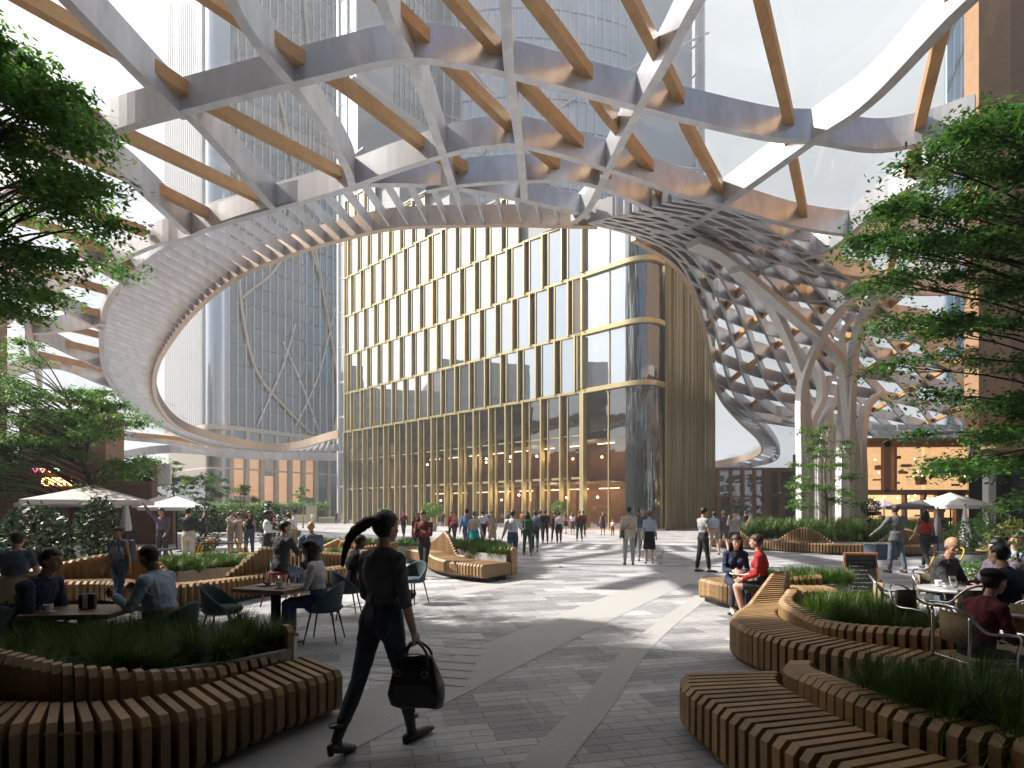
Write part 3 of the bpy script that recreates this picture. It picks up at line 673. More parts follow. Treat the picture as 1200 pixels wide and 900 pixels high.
arcs([[(392,360),(372,440),(345,500)],[(330,400),(352,450),(372,505)],[(300,500),(330,430),(345,380)]],ra,nr,M_white,tw,ti,.14)
# ---------------------------------------------------------------- pale curved tower behind
t2 = thing('curved_glass_tower','very tall pale glass tower with sweeping curved fins behind the canopy','tower',(0,180,0)); t2i=Matrix.Translation((0,-180,0))
cv=[V2(-52+110*i/16, 188-16*math.sin(PI*i/16)) for i in range(17)]
cv=[p if i<16 else V2(58,172) for i,p in enumerate(cv)]
for a,b in zip(cv,cv[1:]): pass
mb=MB(); strip(mb,cv,0,260); o=mb.build('facade_glass',M_tpale,t2,True); o.matrix_parent_inverse=t2i
mb=MB(); mb.prism([(-51,190),(57.5,176),(57.5,215),(-51,225)],0,260); o=mb.build('core',mat('tower2_core',(.5,.55,.6),.8),t2); o.matrix_parent_inverse=t2i
mb=MB(); cvr=resample(cv,n=44)
for p in cvr: mb.box(p.x-.18,p.x+.18,p.y-.6,p.y+.02,0,260)
o=mb.build('mullions',M_white,t2); o.matrix_parent_inverse=t2i; tag(o,kind='stuff')
mb=MB()
for z in range(10,260,9): mb.sweep([p+Vector((0,-.2,z)) for p in cv],.3,.3)
o=mb.build('floor_bands',mat('band_pale',(.55,.6,.66),.5),t2); o.matrix_parent_inverse=t2i; tag(o,kind='stuff')
arcs([[(425,95),(432,125),(455,155),(500,178),(560,215)],[(430,60),(470,130),(530,160),(640,150)],[(520,-20),(560,90),(640,150)],[(610,160),(700,100),(830,40)],[(640,-40),(620,100),(560,190)],[(560,215),(700,190),(826,200)],[(455,0),(480,110),(560,150)]],V2(0,173),Vector((0,-1,0)),M_white,t2,t2i,.30)
# ---------------------------------------------------------------- blue tower far right
t3 = thing('blue_glass_tower','narrow blue glass tower with a diagonal lattice beside the brown wall','tower',(94,120,0)); t3i=Matrix.Translation((-94,-120,0))
mb=MB(); mb.prism([(91.5,120),(112,120),(125,140),(107,141)],0,170); o=mb.build('facade_glass',solid_glass('deep_blue_glass',(.08,.25,.42),.35,(.7,.88,1),.05,.8,2.5),t3); o.matrix_parent_inverse=t3i
mb=MB()
for i in range(14): mb.box(91.5+i*1.5,91.65+i*1.5,119.7,120,0,170)
o=mb.build('mullions',M_white,t3); o.matrix_parent_inverse=t3i; tag(o,kind='stuff')
for k in range(14):
    mb=MB(); z=20+k*10; mb.tube([(91.5,119.6,z),(112,119.6,z+52)],.12,5); o=mb.build('diagonal_brace',M_black,t3); o.matrix_parent_inverse=t3i
# ---------------------------------------------------------------- brown building on the right
M_tan = mat('sunlit_tan_plaster',(.40,.24,.14),.7,noise=.12,scale=2,bump=.05)  # lighter copy of the brown wall, sunlight put into the colour
M_brown = mat('brown_cladding',(.30,.175,.115),.65,noise=.14,scale=1.5,stretch=(1,1,4))
rb = thing('brown_building','tall plain brown building with an overhang above the right hand terrace','building',(20,22,0)); ri_=Matrix.Translation((-20,-22,0))
def part(mb,name,m,parent,inv,**k):
    o=mb.build(name,m,parent,**k); o.matrix_parent_inverse=inv; return o
mb=MB(); mb.prism([(18.05,22.0),(19.3,22.0),(19.3,23.0),(18.6,23.4)],4.5,60); part(mb,'wall',M_tan,rb,ri_)
mb=MB(); mb.prism([(19.303,22.05),(60,22.05),(60,74),(19.303,23.4)],4.4,60); part(mb,'wall',M_brown,rb,ri_)
mb=MB(); mb.box(18.0,48,21.2,21.99,4.1,4.9); part(mb,'canopy_edge',M_tan,rb,ri_)
mb=MB(); mb.prism([(19.6,24),(24,24),(30,34),(27.5,34)],5.0,8.8); part(mb,'balcony_wall',M_brown,rb,ri_)
mb=MB()
for i in range(14):
    q=i/13; x=19.5+q*7.9; y=24.1+q*9.9; mb.box(x-.1,x+.02,y-.05,y+.1,5.1,8.7)
part(mb,'balcony_screen',M_white,rb,ri_)
mb=MB()
for x in (22.2,24.2,28):
    mb=MB(); mb.box(x,x+.35,26.5,26.85,0,4.4); part(mb,'white_column',M_white,rb,ri_)
mb=MB(); mb.add([(22,27.4,0),(48,27.4,0),(48,27.4,4.4),(22,27.4,4.4)],[(0,1,2,3)]); mb.add([(22,27.4,0),(40,50,0),(40,50,4.4),(22,27.4,4.4)],[(0,1,2,3)]); part(mb,'shop_glass',M_gdark,rb,ri_)
mb=MB(); mb.prism([(23.2,28),(60,28),(60,60),(47,58)],0,4.35); part(mb,'shop_interior',M_brown,rb,ri_)
# shops behind the columns
sh_ = thing('shop_building','low copper framed shop front with warm lit windows behind the right terrace','building',(36,50,0)); shi=Matrix.Translation((-36,-50,0))
M_copper = mat('copper_frame',(.36,.20,.13),.45,.3)
M_lit = mat('lit_shop_wall',(.60,.42,.24),.7,noise=.45,scale=1.1,emit=(1,.62,.30),es=.45)
Ysh=50.0
def sx(px): return (px-HX)/F*Ysh
def sz(py): return EYE+(HY-py)/F*Ysh
mb=MB(); mb.box(sx(1008),sx(1200),Ysh+2.6,Ysh+2.8,0,sz(518)); part(mb,'lit_interior',M_lit,sh_,shi)
mb=MB(); rng=random.Random(2)
for i in range(40):
    x=rng.uniform(sx(1012),sx(1150)); z=rng.choice([rng.uniform(.2,2.8),rng.uniform(3.9,6.6)]); mb.box(x,x+rng.uniform(.2,1.0),Ysh+1.6+rng.random(),Ysh+2.55,z,z+rng.uniform(.08,.7))
tag(part(mb,'shelf_stock',mat('shelf_dark',(.10,.06,.04),.7),sh_,shi),kind='stuff')
mb=MB()
for i in range(34): mb.ball((rng.uniform(sx(1012),sx(1160)),Ysh+rng.uniform(.6,2.2),rng.choice([rng.uniform(2.4,3.2),rng.uniform(4.8,6.6)])),.07,n=6)
part(mb,'pendant_lamps',M_warm,sh_,shi)
for (a,b,c,d_) in [(1008,1013,518,622),(1034,1042,518,577),(1013,1160,574,580),(1080,1084,577,622),(1096,1104,577,622),(1118,1126,577,622),(1008,1160,518,524),(1046,1049,524,574),(1140,1150,518,622),(1058,1061,579,622)]:
    mb=MB(); mb.box(sx(a),sx(b),Ysh-.25,Ysh+.2,max(0,sz(d_)),sz(c)); part(mb,'frame',M_copper,sh_,shi)
for (a,b) in [(1013,1034),(1042,1080),(1084,1140)]:
    mb=MB(); mb.add([(sx(a),Ysh,sz(574)),(sx(b),Ysh,sz(574)),(sx(b),Ysh,sz(524)),(sx(a),Ysh,sz(524))],[(0,1,2,3)]); part(mb,'window_pane',thin_glass('shop_glass',(.85,.85,.85),.12,power=3,top=.8),sh_,shi)
mb=MB(); mb.box(sx(1008)+.0,sx(1200),Ysh+2.9,Ysh+12,0,sz(517)); mb.box(sx(1008),sx(1200),Ysh-.4,Ysh+2.85,sz(518),sz(514)); part(mb,'shell',M_brown,sh_,shi)
# brown panelled link + glazed screen with trees behind
lk = thing('panelled_entrance','brown panelled wall with dark doors between the glazed screen and the columns','wall',(30,64,0)); lki=Matrix.Translation((-30,-64,0))
Yl=64.0; lx=lambda px:(px-HX)/F*Yl; lz=lambda py:EYE+(HY-py)/F*Yl
mb=MB(); mb.box(lx(897),lx(1010),Yl,Yl+1,0,lz(548)); part(mb,'wall',M_brown,lk,lki)
mb=MB(); mb.box(lx(904),lx(911),Yl-.1,Yl-.003,lz(578),lz(553)); mb.box(lx(904),lx(912),Yl-.1,Yl-.003,0,lz(582)); mb.box(lx(920),lx(928),Yl-.1,Yl-.003,0,lz(582)); mb.box(lx(915),lx(934),Yl-.1,Yl-.003,lz(576),lz(553)); part(mb,'doors',mat('dark_panel',(.07,.055,.05),.5),lk,lki)
gs = thing('glazed_screen','two storey copper mullioned glass screen with trees showing through it','screen',(25,64,0)); gsi=Matrix.Translation((-25,-64,0))
mb=MB()
for px in (829,841,856,870,884,897): mb.box(lx(px)-.16,lx(px)+.16,Yl-.2,Yl+.2,0,lz(549))
part(mb,'mullions',M_copper,gs,gsi)
mb=MB(); mb.box(lx(820),lx(897),Yl-.15,Yl+.15,lz(551),lz(548)); mb.box(lx(820),lx(897),Yl-.12,Yl+.12,lz(583),lz(581)); part(mb,'rail',M_copper,gs,gsi)
mb=MB(); mb.add([(lx(820),Yl,0),(lx(897),Yl,0),(lx(897),Yl,lz(549)),(lx(820),Yl,lz(549))],[(0,1,2,3)]); part(mb,'window_pane',thin_glass('screen_glass',(.9,.93,.95),.10,power=4,top=.7),gs,gsi)
mb=MB(); mb.box(lx(820),lx(856),Yl+.3,Yl+.5,0,lz(583)); part(mb,'panel',mat('grey_panel',(.20,.20,.22),.6),gs,gsi)
# ---------------------------------------------------------------- left buildings
M_pink = mat('pinkish_plaster',(.40,.25,.18),.75,noise=.12,scale=1.2)
M_slatw = wood('reddish_timber_cladding',(.235,.115,.07),(.16,.075,.045),.6,'x',1.2)
lb = thing('tan_building','tall tan plastered building at the left edge behind the tree','building',(-35,30,0)); lbi=Matrix.Translation((35,-30,0))
mb=MB(); mb.prism([(-70,-30),(-27.5,-30),(-27.5,31),(-70,78)],0,12.3); part(mb,'wall',M_pink,lb,lbi)
mb=MB(); mb.box(-75,-35,-45,14.8,12.3,62); part(mb,'shade_block',M_brown,lb,lbi)  # unseen tall block added above the wall to cast shade on the foreground
mb=MB()
for i in range(11):
    for j in range(9): mb.box(-34.98,-34.9,-40+i*5,-36.5+i*5,16+j*5,19+j*5)
tag(part(mb,'windows',M_gdark,lb,lbi),kind='stuff')
mb=MB(); mb.prism([(-27.3,31.5),(-22.5,31.5),(-22.5,33),(-60,76)],0,7.4); part(mb,'wall',M_pink,lb,lbi)
ow = thing('timber_clad_wall','reddish timber clad cafe wall carrying the neon OPEN sign','wall',(-28,30,0)); owi=Matrix.Translation((28,-30,0))
mb=MB(); mb.box(-45,-19.0,30,30.5,0,4.25); part(mb,'wall',M_slatw,ow,owi)
mb=MB()
for i in range(16): mb.box(-44.9,-19.1,29.96,29.995,.15+i*.26,.17+i*.26)
part(mb,'board_joint',mat('joint',(.08,.04,.03),.8),ow,owi)
mb=MB(); mb.box(-18.95,-18.0,30.2,30.6,0,2.2); part(mb,'low_wall',M_slatw,ow,owi)
mb=MB(); mb.box(-19.5,-18.4,30.6,30.75,3.2,4.3); part(mb,'white_panel',mat('white_panel',(.8,.8,.8),.6),ow,owi)
sc_ = thing('wall_screen','small black square screen at the right end of the timber wall','screen',(-19.2,29.9,3.3))
mb=MB(); mb.box(-.33,.33,-.05,.05,0,.55); mb.build('casing',M_black,sc_); mb=MB(); mb.box(-.3,.3,-.06,-.052,.03,.52); mb.build('display',mat('display',(.01,.012,.015),.15),sc_)
# neon sign
def text_mesh(txt, size, depth, m, parent, loc, rot, bevel=0):
    cu=bpy.data.curves.new('text','FONT'); cu.body=txt; cu.size=size; cu.extrude=depth; cu.bevel_depth=bevel; cu.align_x='CENTER'
    to=bpy.data.objects.new('text',cu); C.objects.link(to); dg=bpy.context.evaluated_depsgraph_get()
    me=bpy.data.meshes.new_from_object(to.evaluated_get(dg)); bpy.data.objects.remove(to)
    me.materials.clear(); me.materials.append(m); o=bpy.data.objects.new('lettering',me); C.objects.link(o); o.parent=parent; o.location=loc; o.rotation_euler=rot; return o
sg = thing('open_sign','yellow neon OPEN sign under four small outlined triangles on the timber wall','sign',(-24.2,29.86,3.2))
text_mesh('OPEN',.62,.02,mat('neon_yellow',(1,.7,.3),emit=(1,.62,.22),es=1.6),sg,(.3,0,-.12),(R(90),0,0),.012)
for k,col in enumerate([(1,.15,.35),(1,.45,.30),(1,.75,.2),(.4,.95,.5)]):
    x=-.82+k*.38; mb=MB(); a=[(x-.14,0,.78),(x+.14,0,.78),(x,0,.58),(x-.14,0,.78)]
    for p,q in zip(a,a[1:]): mb.tube([p,q],.016,6)
    mb.build('neon_triangle',mat('neon_%d'%k,col,emit=col,es=1.3),sg)
# far things on the left plaza
hb = thing('stone_block','pale yellow stone pylon standing in front of the hedge','pylon',(-31,88,0)); 
mb=MB(); mb.box(-.75,.75,-.4,.4,0,2.6); mb.build('pylon_block',mat('yellow_stone',(.50,.46,.30),.8,noise=.1),hb,bevel=.05); mb=MB(); mb.box(-.8,.8,-.45,.45,2.6,2.72); mb.build('cap',M_conc,hb)
lw = thing('low_stone_wall','long low yellow stone seat wall in front of the hedge','wall',(-36,89,0))
mb=MB(); mb.box(-6,4.4,-.5,.5,0,1.25); mb.build('seat_wall',MATS['yellow_stone'],lw,bevel=.05); mb=MB(); mb.box(5.9,9,-.5,.5,0,.9); mb.build('seat_wall',MATS['yellow_stone'],lw,bevel=.05)
# backdrop blocks far behind so that the horizon is closed by the town
M_far = mat('distant_wall',(.55,.55,.55),.8)
for (x,y,w,h) in [(-175,190,60,22),(-120,210,40,16),(90,230,70,18),(170,200,80,26)]:
    fb=thing('distant_building','pale distant block closing the horizon beyond the plaza on the '+('left' if x<0 else 'right')+(' nearer the frame edge' if abs(x)>150 else ' nearer the towers'),'building',(x,y,0))
    mb=MB(); mb.box(-w/2,w/2,-10,10,0,h); mb.build('walls',M_far,fb)
    mb=MB()
    for i in range(int(w/4)):
        for j in range(int(h/4)): mb.box(-w/2+1+i*4,-w/2+3+i*4,-10.1,-10.01,1.5+j*4,3.8+j*4)
    tag(mb.build('windows',M_gdark,fb),kind='stuff')

# unseen block with a deep overhang, added behind the camera to darken the foreground
bh = thing('rear_shade_block','unseen block with a deep overhang added behind the viewer to shade the foreground','building',(0,-14,0)); bhi=Matrix.Translation((0,14,0))
M_stone=mat('grey_stone_wall',(.26,.28,.31),.8,noise=.1)
mb=MB(); mb.box(-30,60,-40,-9,0,16.5); part(mb,'wall',M_stone,bh,bhi)
mb=MB(); mb.box(-30,60,-8.9,7.0,12.6,16.4); part(mb,'overhang',M_stone,bh,bhi)
for x in (-15,17): mb=MB(); mb.lathe([(.4,0),(.4,12.6)],20,(x,3.5,0)); part(mb,'overhang_column',M_stone,bh,bhi)
mb=MB()
for i in range(17): mb.box(-28+i*5,-24.6+i*5,-8.99,-8.93,.4,8); mb.box(-28+i*5,-24.6+i*5,-8.99,-8.93,9.5,17.5)
tag(part(mb,'windows',M_gdark,bh,bhi),kind='stuff')

wb = thing('reflection_block','unseen dark block west of the plaza, added to darken the gold building window reflections','building',(-110,65,0)); wbi=Matrix.Translation((110,-65,0))  # unseen block added so the lower window rows mirror something dark
mb=MB(); mb.box(-135,-96,25,52,0,44); mb.box(-135,-96.2,52,76,0,35); mb.box(-135,-96.4,76,98,0,41); part(mb,'wall',mat('reflection_block_wall',(.10,.10,.10),.7),wb,wbi)
mb=MB()
for j in range(8): mb.box(-95.99,-95.85,26,97,2+j*4.2,4.6+j*4.2)
tag(part(mb,'windows',M_gdark,wb,wbi),kind='stuff')
mb=MB()
for i in range(18): mb.box(-95.84,-95.4,26+i*4.15,26.5+i*4.15,0,35)
tag(part(mb,'fins',M_stone,wb,wbi),kind='stuff')
# ================================================================ TREES AND PLANTING
L_deep = leafmat('deep_green_leaves',(.07,.18,.03),(.15,.32,.055),.60)
L_shade = leafmat('maple_leaves_shaded',(.04,.115,.022),(.10,.225,.04),.42)  # darker copy of the maple leaves, shade put into the colour
L_fresh = leafmat('fresh_green_leaves',(.08,.20,.035),(.15,.29,.06),.45)
L_dark = leafmat('glossy_dark_leaves',(.02,.055,.02),(.045,.10,.035),.2)
L_far = leafmat('far_tree_leaves',(.05,.11,.04),(.09,.17,.06),.3)
L_grass = leafmat('grass_blades',(.05,.115,.018),(.11,.19,.035),.30)
rs = np.random.RandomState(11)
def leaf_polys(cen, size, flat=.35, droop=.3, asp=.5):
    """cen (n,3) -> (n,4,3) diamond leaves, mostly lying flat"""
    n=len(cen); az=rs.uniform(0,2*PI,n); tl=rs.normal(-droop,flat,n); rl=rs.normal(0,flat,n)
    d=np.stack([np.cos(az)*np.cos(tl),np.sin(az)*np.cos(tl),np.sin(tl)],1)
    s=np.stack([-np.sin(az)*np.cos(rl),np.cos(az)*np.cos(rl),np.sin(rl)],1)
    L=(size*rs.uniform(.65,1.25,n))[:,None]; Wd=L*asp
    a=cen; b=cen+d*L*.45+s*Wd*.5; c=cen+d*L; e=cen+d*L*.45-s*Wd*.5
    return np.stack([a,b,c,e],1)
def spray_pts(c, r, n, flat=.22):
    """leaves in a horizontal fan: twigs radiating with leaves on both sides"""
    k=max(5,int(n/14)); out=[]
    for i in range(k):
        az=rs.uniform(0,2*PI); L=r*rs.uniform(.5,1.1); m=n//k; t=rs.uniform(.1,1,m)
        x=c[0]+np.cos(az)*L*t+rs.normal(0,.06*r+.03,m); y=c[1]+np.sin(az)*L*t+rs.normal(0,.06*r+.03,m)
        z=c[2]+rs.normal(0,flat*r*.4)*t-(t**2)*r*.14+rs.normal(0,flat*r*.22,m)
        out.append(np.stack([x,y,z],1))
    return np.concatenate(out)
def make_tree(name, label, base, trunk, sprays, per, lsize, lm, bm, r0=.12, group=None, flat=.36, twig=True, cat='tree', limb=.35):
    base=Vector(base); t=thing(name,label,cat,base,0,group); inv=Matrix.Translation(-base)
    tp=smooth_path(trunk,6); mb=MB(); k=len(tp); mb.tube(tp,[r0*(1-.72*(i/(k-1))) for i in range(k)],9)
    o=mb.build('trunk',bm,t,True); o.matrix_parent_inverse=inv
    mb=MB(); pts=[]; zt=tp[-1].z
    for (c,r) in sprays:
        c=Vector(c)
        # leave the trunk below the spray
        j=min(range(k), key=lambda q: abs(tp[q].z-(c.z-limb*((c.xy-tp[q].xy).length)))+.0*q); j=max(j,int(k*.25)); a=tp[j]
        m=a.lerp(c,.5)+Vector((rs.normal(0,.12*r),rs.normal(0,.12*r),.10*(c-a).length)); q=smooth_path([a,m,c],5); d=(c-a).length
        rr=r0*.20*min(1,d/3+.3); mb.tube(q,[rr*(1-.8*i/(len(q)-1)) for i in range(len(q))],5,False)
        if twig:
            for _ in range(5):
                az=rs.uniform(0,2*PI); e=c+Vector((math.cos(az)*r*.85,math.sin(az)*r*.85,-r*.12)); b=q[-3]
                mb.tube(smooth_path([b,b.lerp(e,.5)+Vector((0,0,r*.06)),e],3),[rr*.28,rr*.2,rr*.16,rr*.13,rr*.1,rr*.08,rr*.05][:7],4,False)
        pts.append(spray_pts(c,r,per,flat))
    o=mb.build('limbs',bm,t,True); o.matrix_parent_inverse=inv
    cen=np.concatenate(pts); o=np_mesh('crown',leaf_polys(cen,lsize),4,lm,t); o.matrix_parent_inverse=inv
    return t
def in_poly(x,y,poly): return inside(x,y,poly)
def sprays_in(poly, ylo, yhi, n, rlo, rhi, seed, gap=.0, layers=None):
    r=random.Random(seed); xs=[p[0] for p in poly]; ys=[p[1] for p in poly]; out=[]; t=0
    while len(out)<n and t<9000:
        t+=1; x=r.uniform(min(xs),max(xs)); y=r.uniform(min(ys),max(ys))
        if layers: y=min(layers,key=lambda q:abs(q-y))+r.gauss(0,5)
        if not in_poly(x,y,poly): continue
        if gap and math.sin(x*.045+seed)*math.cos(y*.06+seed*2)>gap: continue
        out.append((P(x,y,r.uniform(ylo,yhi)), r.uniform(rlo,rhi)))
    return out
# near tree overhanging from the left
poly=[(-250,-60),(-60,-30),(20,55),(60,62),(95,108),(118,148),(105,185),(130,230),(150,272),(120,292),(75,300),(60,350),(10,372),(-60,400),(-250,420)]
sp=sprays_in(poly,8.2,10.8,135,.45,.85,3)+[(Vector((-9.6+random.uniform(-3.5,1.5),random.uniform(6,13),random.uniform(4.5,10))),.9) for _ in range(25)]
make_tree('maple_tree','nearest leafy tree reaching into the top left of the photo from outside the frame',(-9.8,9.5,0),[(-9.8,9.5,0),(-9.7,9.4,3),(-9.4,9.6,6),(-9.2,9.5,9.5)],sp,360,.115,L_deep,M_barkd,.17,'large maples round the plaza')
poly=[(1520,20),(1300,40),(1195,112),(1165,140),(1080,172),(1030,200),(1005,258),(1000,288),(1040,300),(1015,345),(1020,375),(1055,388),(1025,440),(1075,470),(1052,505),(1085,540),(1120,560),(1210,590),(1500,600)]
sp=sprays_in(poly,8.6,11.5,265,.45,.85,7,.92,[150,195,235,285,330,375,425,470,505,545,585])+[(Vector((12.2+random.uniform(-1.5,3.5),random.uniform(7,14),random.uniform(4.5,9))),.9) for _ in range(20)]
make_tree('maple_tree','big layered dark green tree covering the right edge in front of the brown building',(12.4,10.5,0),[(12.4,10.5,0),(12.3,10.4,3),(12.0,10.6,6),(11.9,10.5,9)],sp,400,.10,L_shade,M_barkd,.17,'large maples round the plaza')
poly=[(-80,420),(0,415),(25,390),(60,430),(95,430),(120,450),(165,475),(172,505),(150,520),(182,548),(150,560),(120,575),(60,580),(0,575),(-80,590)]
sp=[q for q in sprays_in(poly,19.5,23.5,120,.6,1.15,12,.85) if not (abs(HX+F*q[0].x/q[0].y-72)<44 and abs(HY-F*(q[0].z-EYE)/q[0].y-560)<26)]
make_tree('maple_tree','bushy tree behind the large parasol on the left hiding part of the cladding',(-16.2,22,0),[(-16.2,22,0),(-16.1,22,2.2),(-16.6,21.8,4),(-17,21.8,6)],sp,380,.13,L_deep,M_barkd,.16,'large maples round the plaza')
poly=[(955,492),(980,498),(1000,520),(985,540),(1003,552),(990,575),(1000,590),(960,590),(925,600),(935,575),(920,545),(945,530),(935,510)]
sp=sprays_in(poly,30.5,33.5,34,.55,.95,21,.8)
make_tree('young_tree','slender young tree with fresh leaves in the planting in front of the silver columns',(17.65,32,.4),[P(967,624,32)-Vector((0,0,.2)),P(969,590,32),P(966,555,32),P(970,510,32)],sp,260,.15,L_fresh,M_barkl,.11)
def simple_tree(label, px, ytop, Y, wpx, lm, seed, n=26, per=110, ls=.2, group=None, ybot=None, name='young_tree'):
    b=P(px,600,Y); b.z=0; ybot=ybot or ytop+ (600-ytop)*.75; cy=(ytop+ybot)/2; hh=(ybot-ytop)/2; w=wpx/2
    poly=[(px+w*math.cos(a)*(1+.15*math.sin(3*a+seed)), cy+hh*math.sin(a)) for a in [2*PI*i/14 for i in range(14)]]
    rr=wpx/F*Y*.24; sp=sprays_in(poly,Y-rr*1.6,Y+rr*1.6,n,rr*.6,rr,seed)
    top=P(px,ytop+hh*.5,Y)
    return make_tree(name,label,b,[b,b.lerp(top,.4)+Vector((.05,0,0)),top],sp,per,ls,lm,M_barkl,.09,group,flat=.4,twig=False)
simple_tree('young tree with airy crown just right of the small black screen',203,540,40,48,L_fresh,1,26,110,.20,'young trees along the hedge')
simple_tree('dense young tree between the parasols and the hedge, left of the orange lobby',241,552,38,46,L_fresh,2,26,110,.18,'young trees along the hedge')
simple_tree('bright green round topped young tree in front of the orange lobby',281,568,44,44,L_fresh,3,24,110,.18,'young trees along the hedge',ybot=600)
simple_tree('thin young tree in front of the right end of the orange lobby',355,568,60,20,L_deep,4,14,70,.2,'young trees along the hedge',ybot=592)
for k,(px,yt,w) in enumerate([(838,556,34),(862,552,30),(884,556,30),(815,552,30)]):
    simple_tree(['broad','tall','open','half hidden'][k]+' park tree seen through the glazed screen, '+['behind its left panes','behind its middle panes','behind its right panes','mostly hidden by the gold wall'][k],px,yt,74+3*k,w,L_far,30+k,20,130,.3,'park trees behind the glazed screen',ybot=604,name='park_tree')
# hedge
def leaf_box(name,label,x0,x1,y0,y1,z0,z1,n,ls,lm,cat='hedge',rz=0):
    t=thing(name,label,cat,((x0+x1)/2,(y0+y1)/2,z0)); 
    c=np.stack([rs.uniform(x0,x1,n),rs.uniform(y0,y1,n),z0+(z1-z0)*rs.uniform(0,1,n)**.7],1)-np.array([(x0+x1)/2,(y0+y1)/2,z0]); c[:,2]+=.15*np.sin(c[:,0]*1.3)
    np_mesh('foliage',leaf_polys(c,ls,.9,.2,.7),4,lm,t); mb=MB(); mb.box(x0-(x0+x1)/2+.3,x1-(x0+x1)/2-.3,-(y1-y0)/2+.25,(y1-y0)/2-.25,0,(z1-z0)*.8); mb.build('stems',M_barkd,t)
leaf_box('hedge','long clipped dark green hedge below the timber lined lobby of the tower',-62,-30,92,94,0,3.2,9000,.42,L_deep)
leaf_box('hedge','looser green hedge behind the small parasols on the left',-34,-20,48,49.5,0,1.9,4500,.28,L_fresh)
# ---------------------------------------------------------------- grass
def grass(name, label, polys, zb, n_tuft, blades, L, seed, wdt=.008, m=None, base=False):
    r=np.random.RandomState(seed); Q=[]
    for poly in polys:
        xs=[p[0] for p in poly]; ys=[p[1] for p in poly]; k=0; t=0
        A=abs(sum(poly[i][0]*poly[(i+1)%len(poly)][1]-poly[(i+1)%len(poly)][0]*poly[i][1] for i in range(len(poly))))/2
        while k<n_tuft and t<n_tuft*40:
            t+=1; x=r.uniform(min(xs),max(xs)); y=r.uniform(min(ys),max(ys))
            if not inside(x,y,poly): continue
            k+=1; n=blades; az=r.uniform(0,2*PI,n); lean=np.abs(r.normal(.55,.33,n)); ln=L*r.uniform(.55,1.15,n)*r.uniform(.85,1.15)
            r0=r.uniform(0,.06,n); bx=x+np.cos(az)*r0; by=y+np.sin(az)*r0; d=np.stack([np.cos(az),np.sin(az)],1); s=np.stack([-np.sin(az),np.cos(az)],1)*wdt*.5
            mx=np.stack([bx,by],1)+d*(ln*.5*np.sin(lean*.6))[:,None]; mz=zb+ln*.5*np.cos(lean*.6)
            tx=mx+d*(ln*.5*np.sin(lean*1.7))[:,None]; tz=mz+ln*.5*np.cos(lean*1.7)
            def st(a,z): return np.concatenate([a,z[:,None]],1)
            b0=np.stack([bx,by],1); z0=np.full(n,zb)
            Q.append(np.stack([st(b0-s,z0),st(b0+s,z0),st(mx+s,mz),st(mx-s,mz)],1)); Q.append(np.stack([st(mx-s,mz),st(mx+s,mz),st(tx+s*.15,tz),st(tx-s*.15,tz)],1))
    o=np_mesh(name,np.concatenate(Q),4,m or L_grass); tag(o,label,'grass',kind='stuff'); return o
# ================================================================ SLATTED BENCHES AND PLANTERS
def bench(label, front, nvec, depth, hs, hb, loc, z0=.03, step=.10, th=.052, group='slatted timber benches round the planters', bt=.20, bgap=.03, backof=None):
    """front: ground curve; nvec(u) direction to the back; depth/hs/hb functions of u"""
    loc=Vector((loc[0],loc[1],0)); t=thing('slatted_bench',label,'bench',loc,0,group); inv=Matrix.Translation(-loc)
    c=resample(smooth_path([Vector((x,y,0)) for x,y in front],10),step=step); n=len(c); S_,B_,X_=MB(),MB(),MB()
    def rib(mb,p,nv,prof):
        tv=Vector((-nv.y,nv.x,0))*th/2; vs=[p+nv*a+Vector((0,0,z))-tv for a,z in prof]+[p+nv*a+Vector((0,0,z))+tv for a,z in prof]; k=len(prof)
        mb.add(vs,[tuple(range(k-1,-1,-1)),tuple(range(k,2*k))]+[(i,(i+1)%k,k+(i+1)%k,k+i) for i in range(k)])
    sp0=[]; sp1=[]
    for i,p in enumerate(c):
        u=i/(n-1); nv=nvec(u).normalized(); d=depth(u); s=hs(u); b=hb(u); zz=z0+.03*math.sin(u*9)
        rib(S_,p,nv,[(.04,zz),(0,zz+.05),(0,s-.05),(.05,s),(d-.05,s),(d,s-.03),(d,zz+.02),(.12,zz)])
        if b>s+.03:
            rib(B_,p,nv,[(d+bgap,.1),(d+bgap,b-.05),(d+bgap+.05,b),(d+bgap+bt-.05,b),(d+bgap+bt,b-.05),(d+bgap+bt,.1)])
        sp0.append(p+nv*.22+Vector((0,0,.0))); sp1.append(p+nv*(d-.12)+Vector((0,0,.0)))
    S_.sweep(sp0,.06,.22,.10); o=S_.build('seat_slats',M_bench,t); o.matrix_parent_inverse=inv
    if B_.v:
        B_.sweep([q+(nvec(i/(n-1)).normalized())*(bgap+.22) for i,q in enumerate(sp1)],.05,.1,.12); o=B_.build('backrest_slats',M_bench,t); o.matrix_parent_inverse=inv
    X_.sweep([a.lerp(b,.35) for a,b in zip(sp0,sp1)],.30,.135); o=X_.build('plinth',M_black,t); o.matrix_parent_inverse=inv
    return t
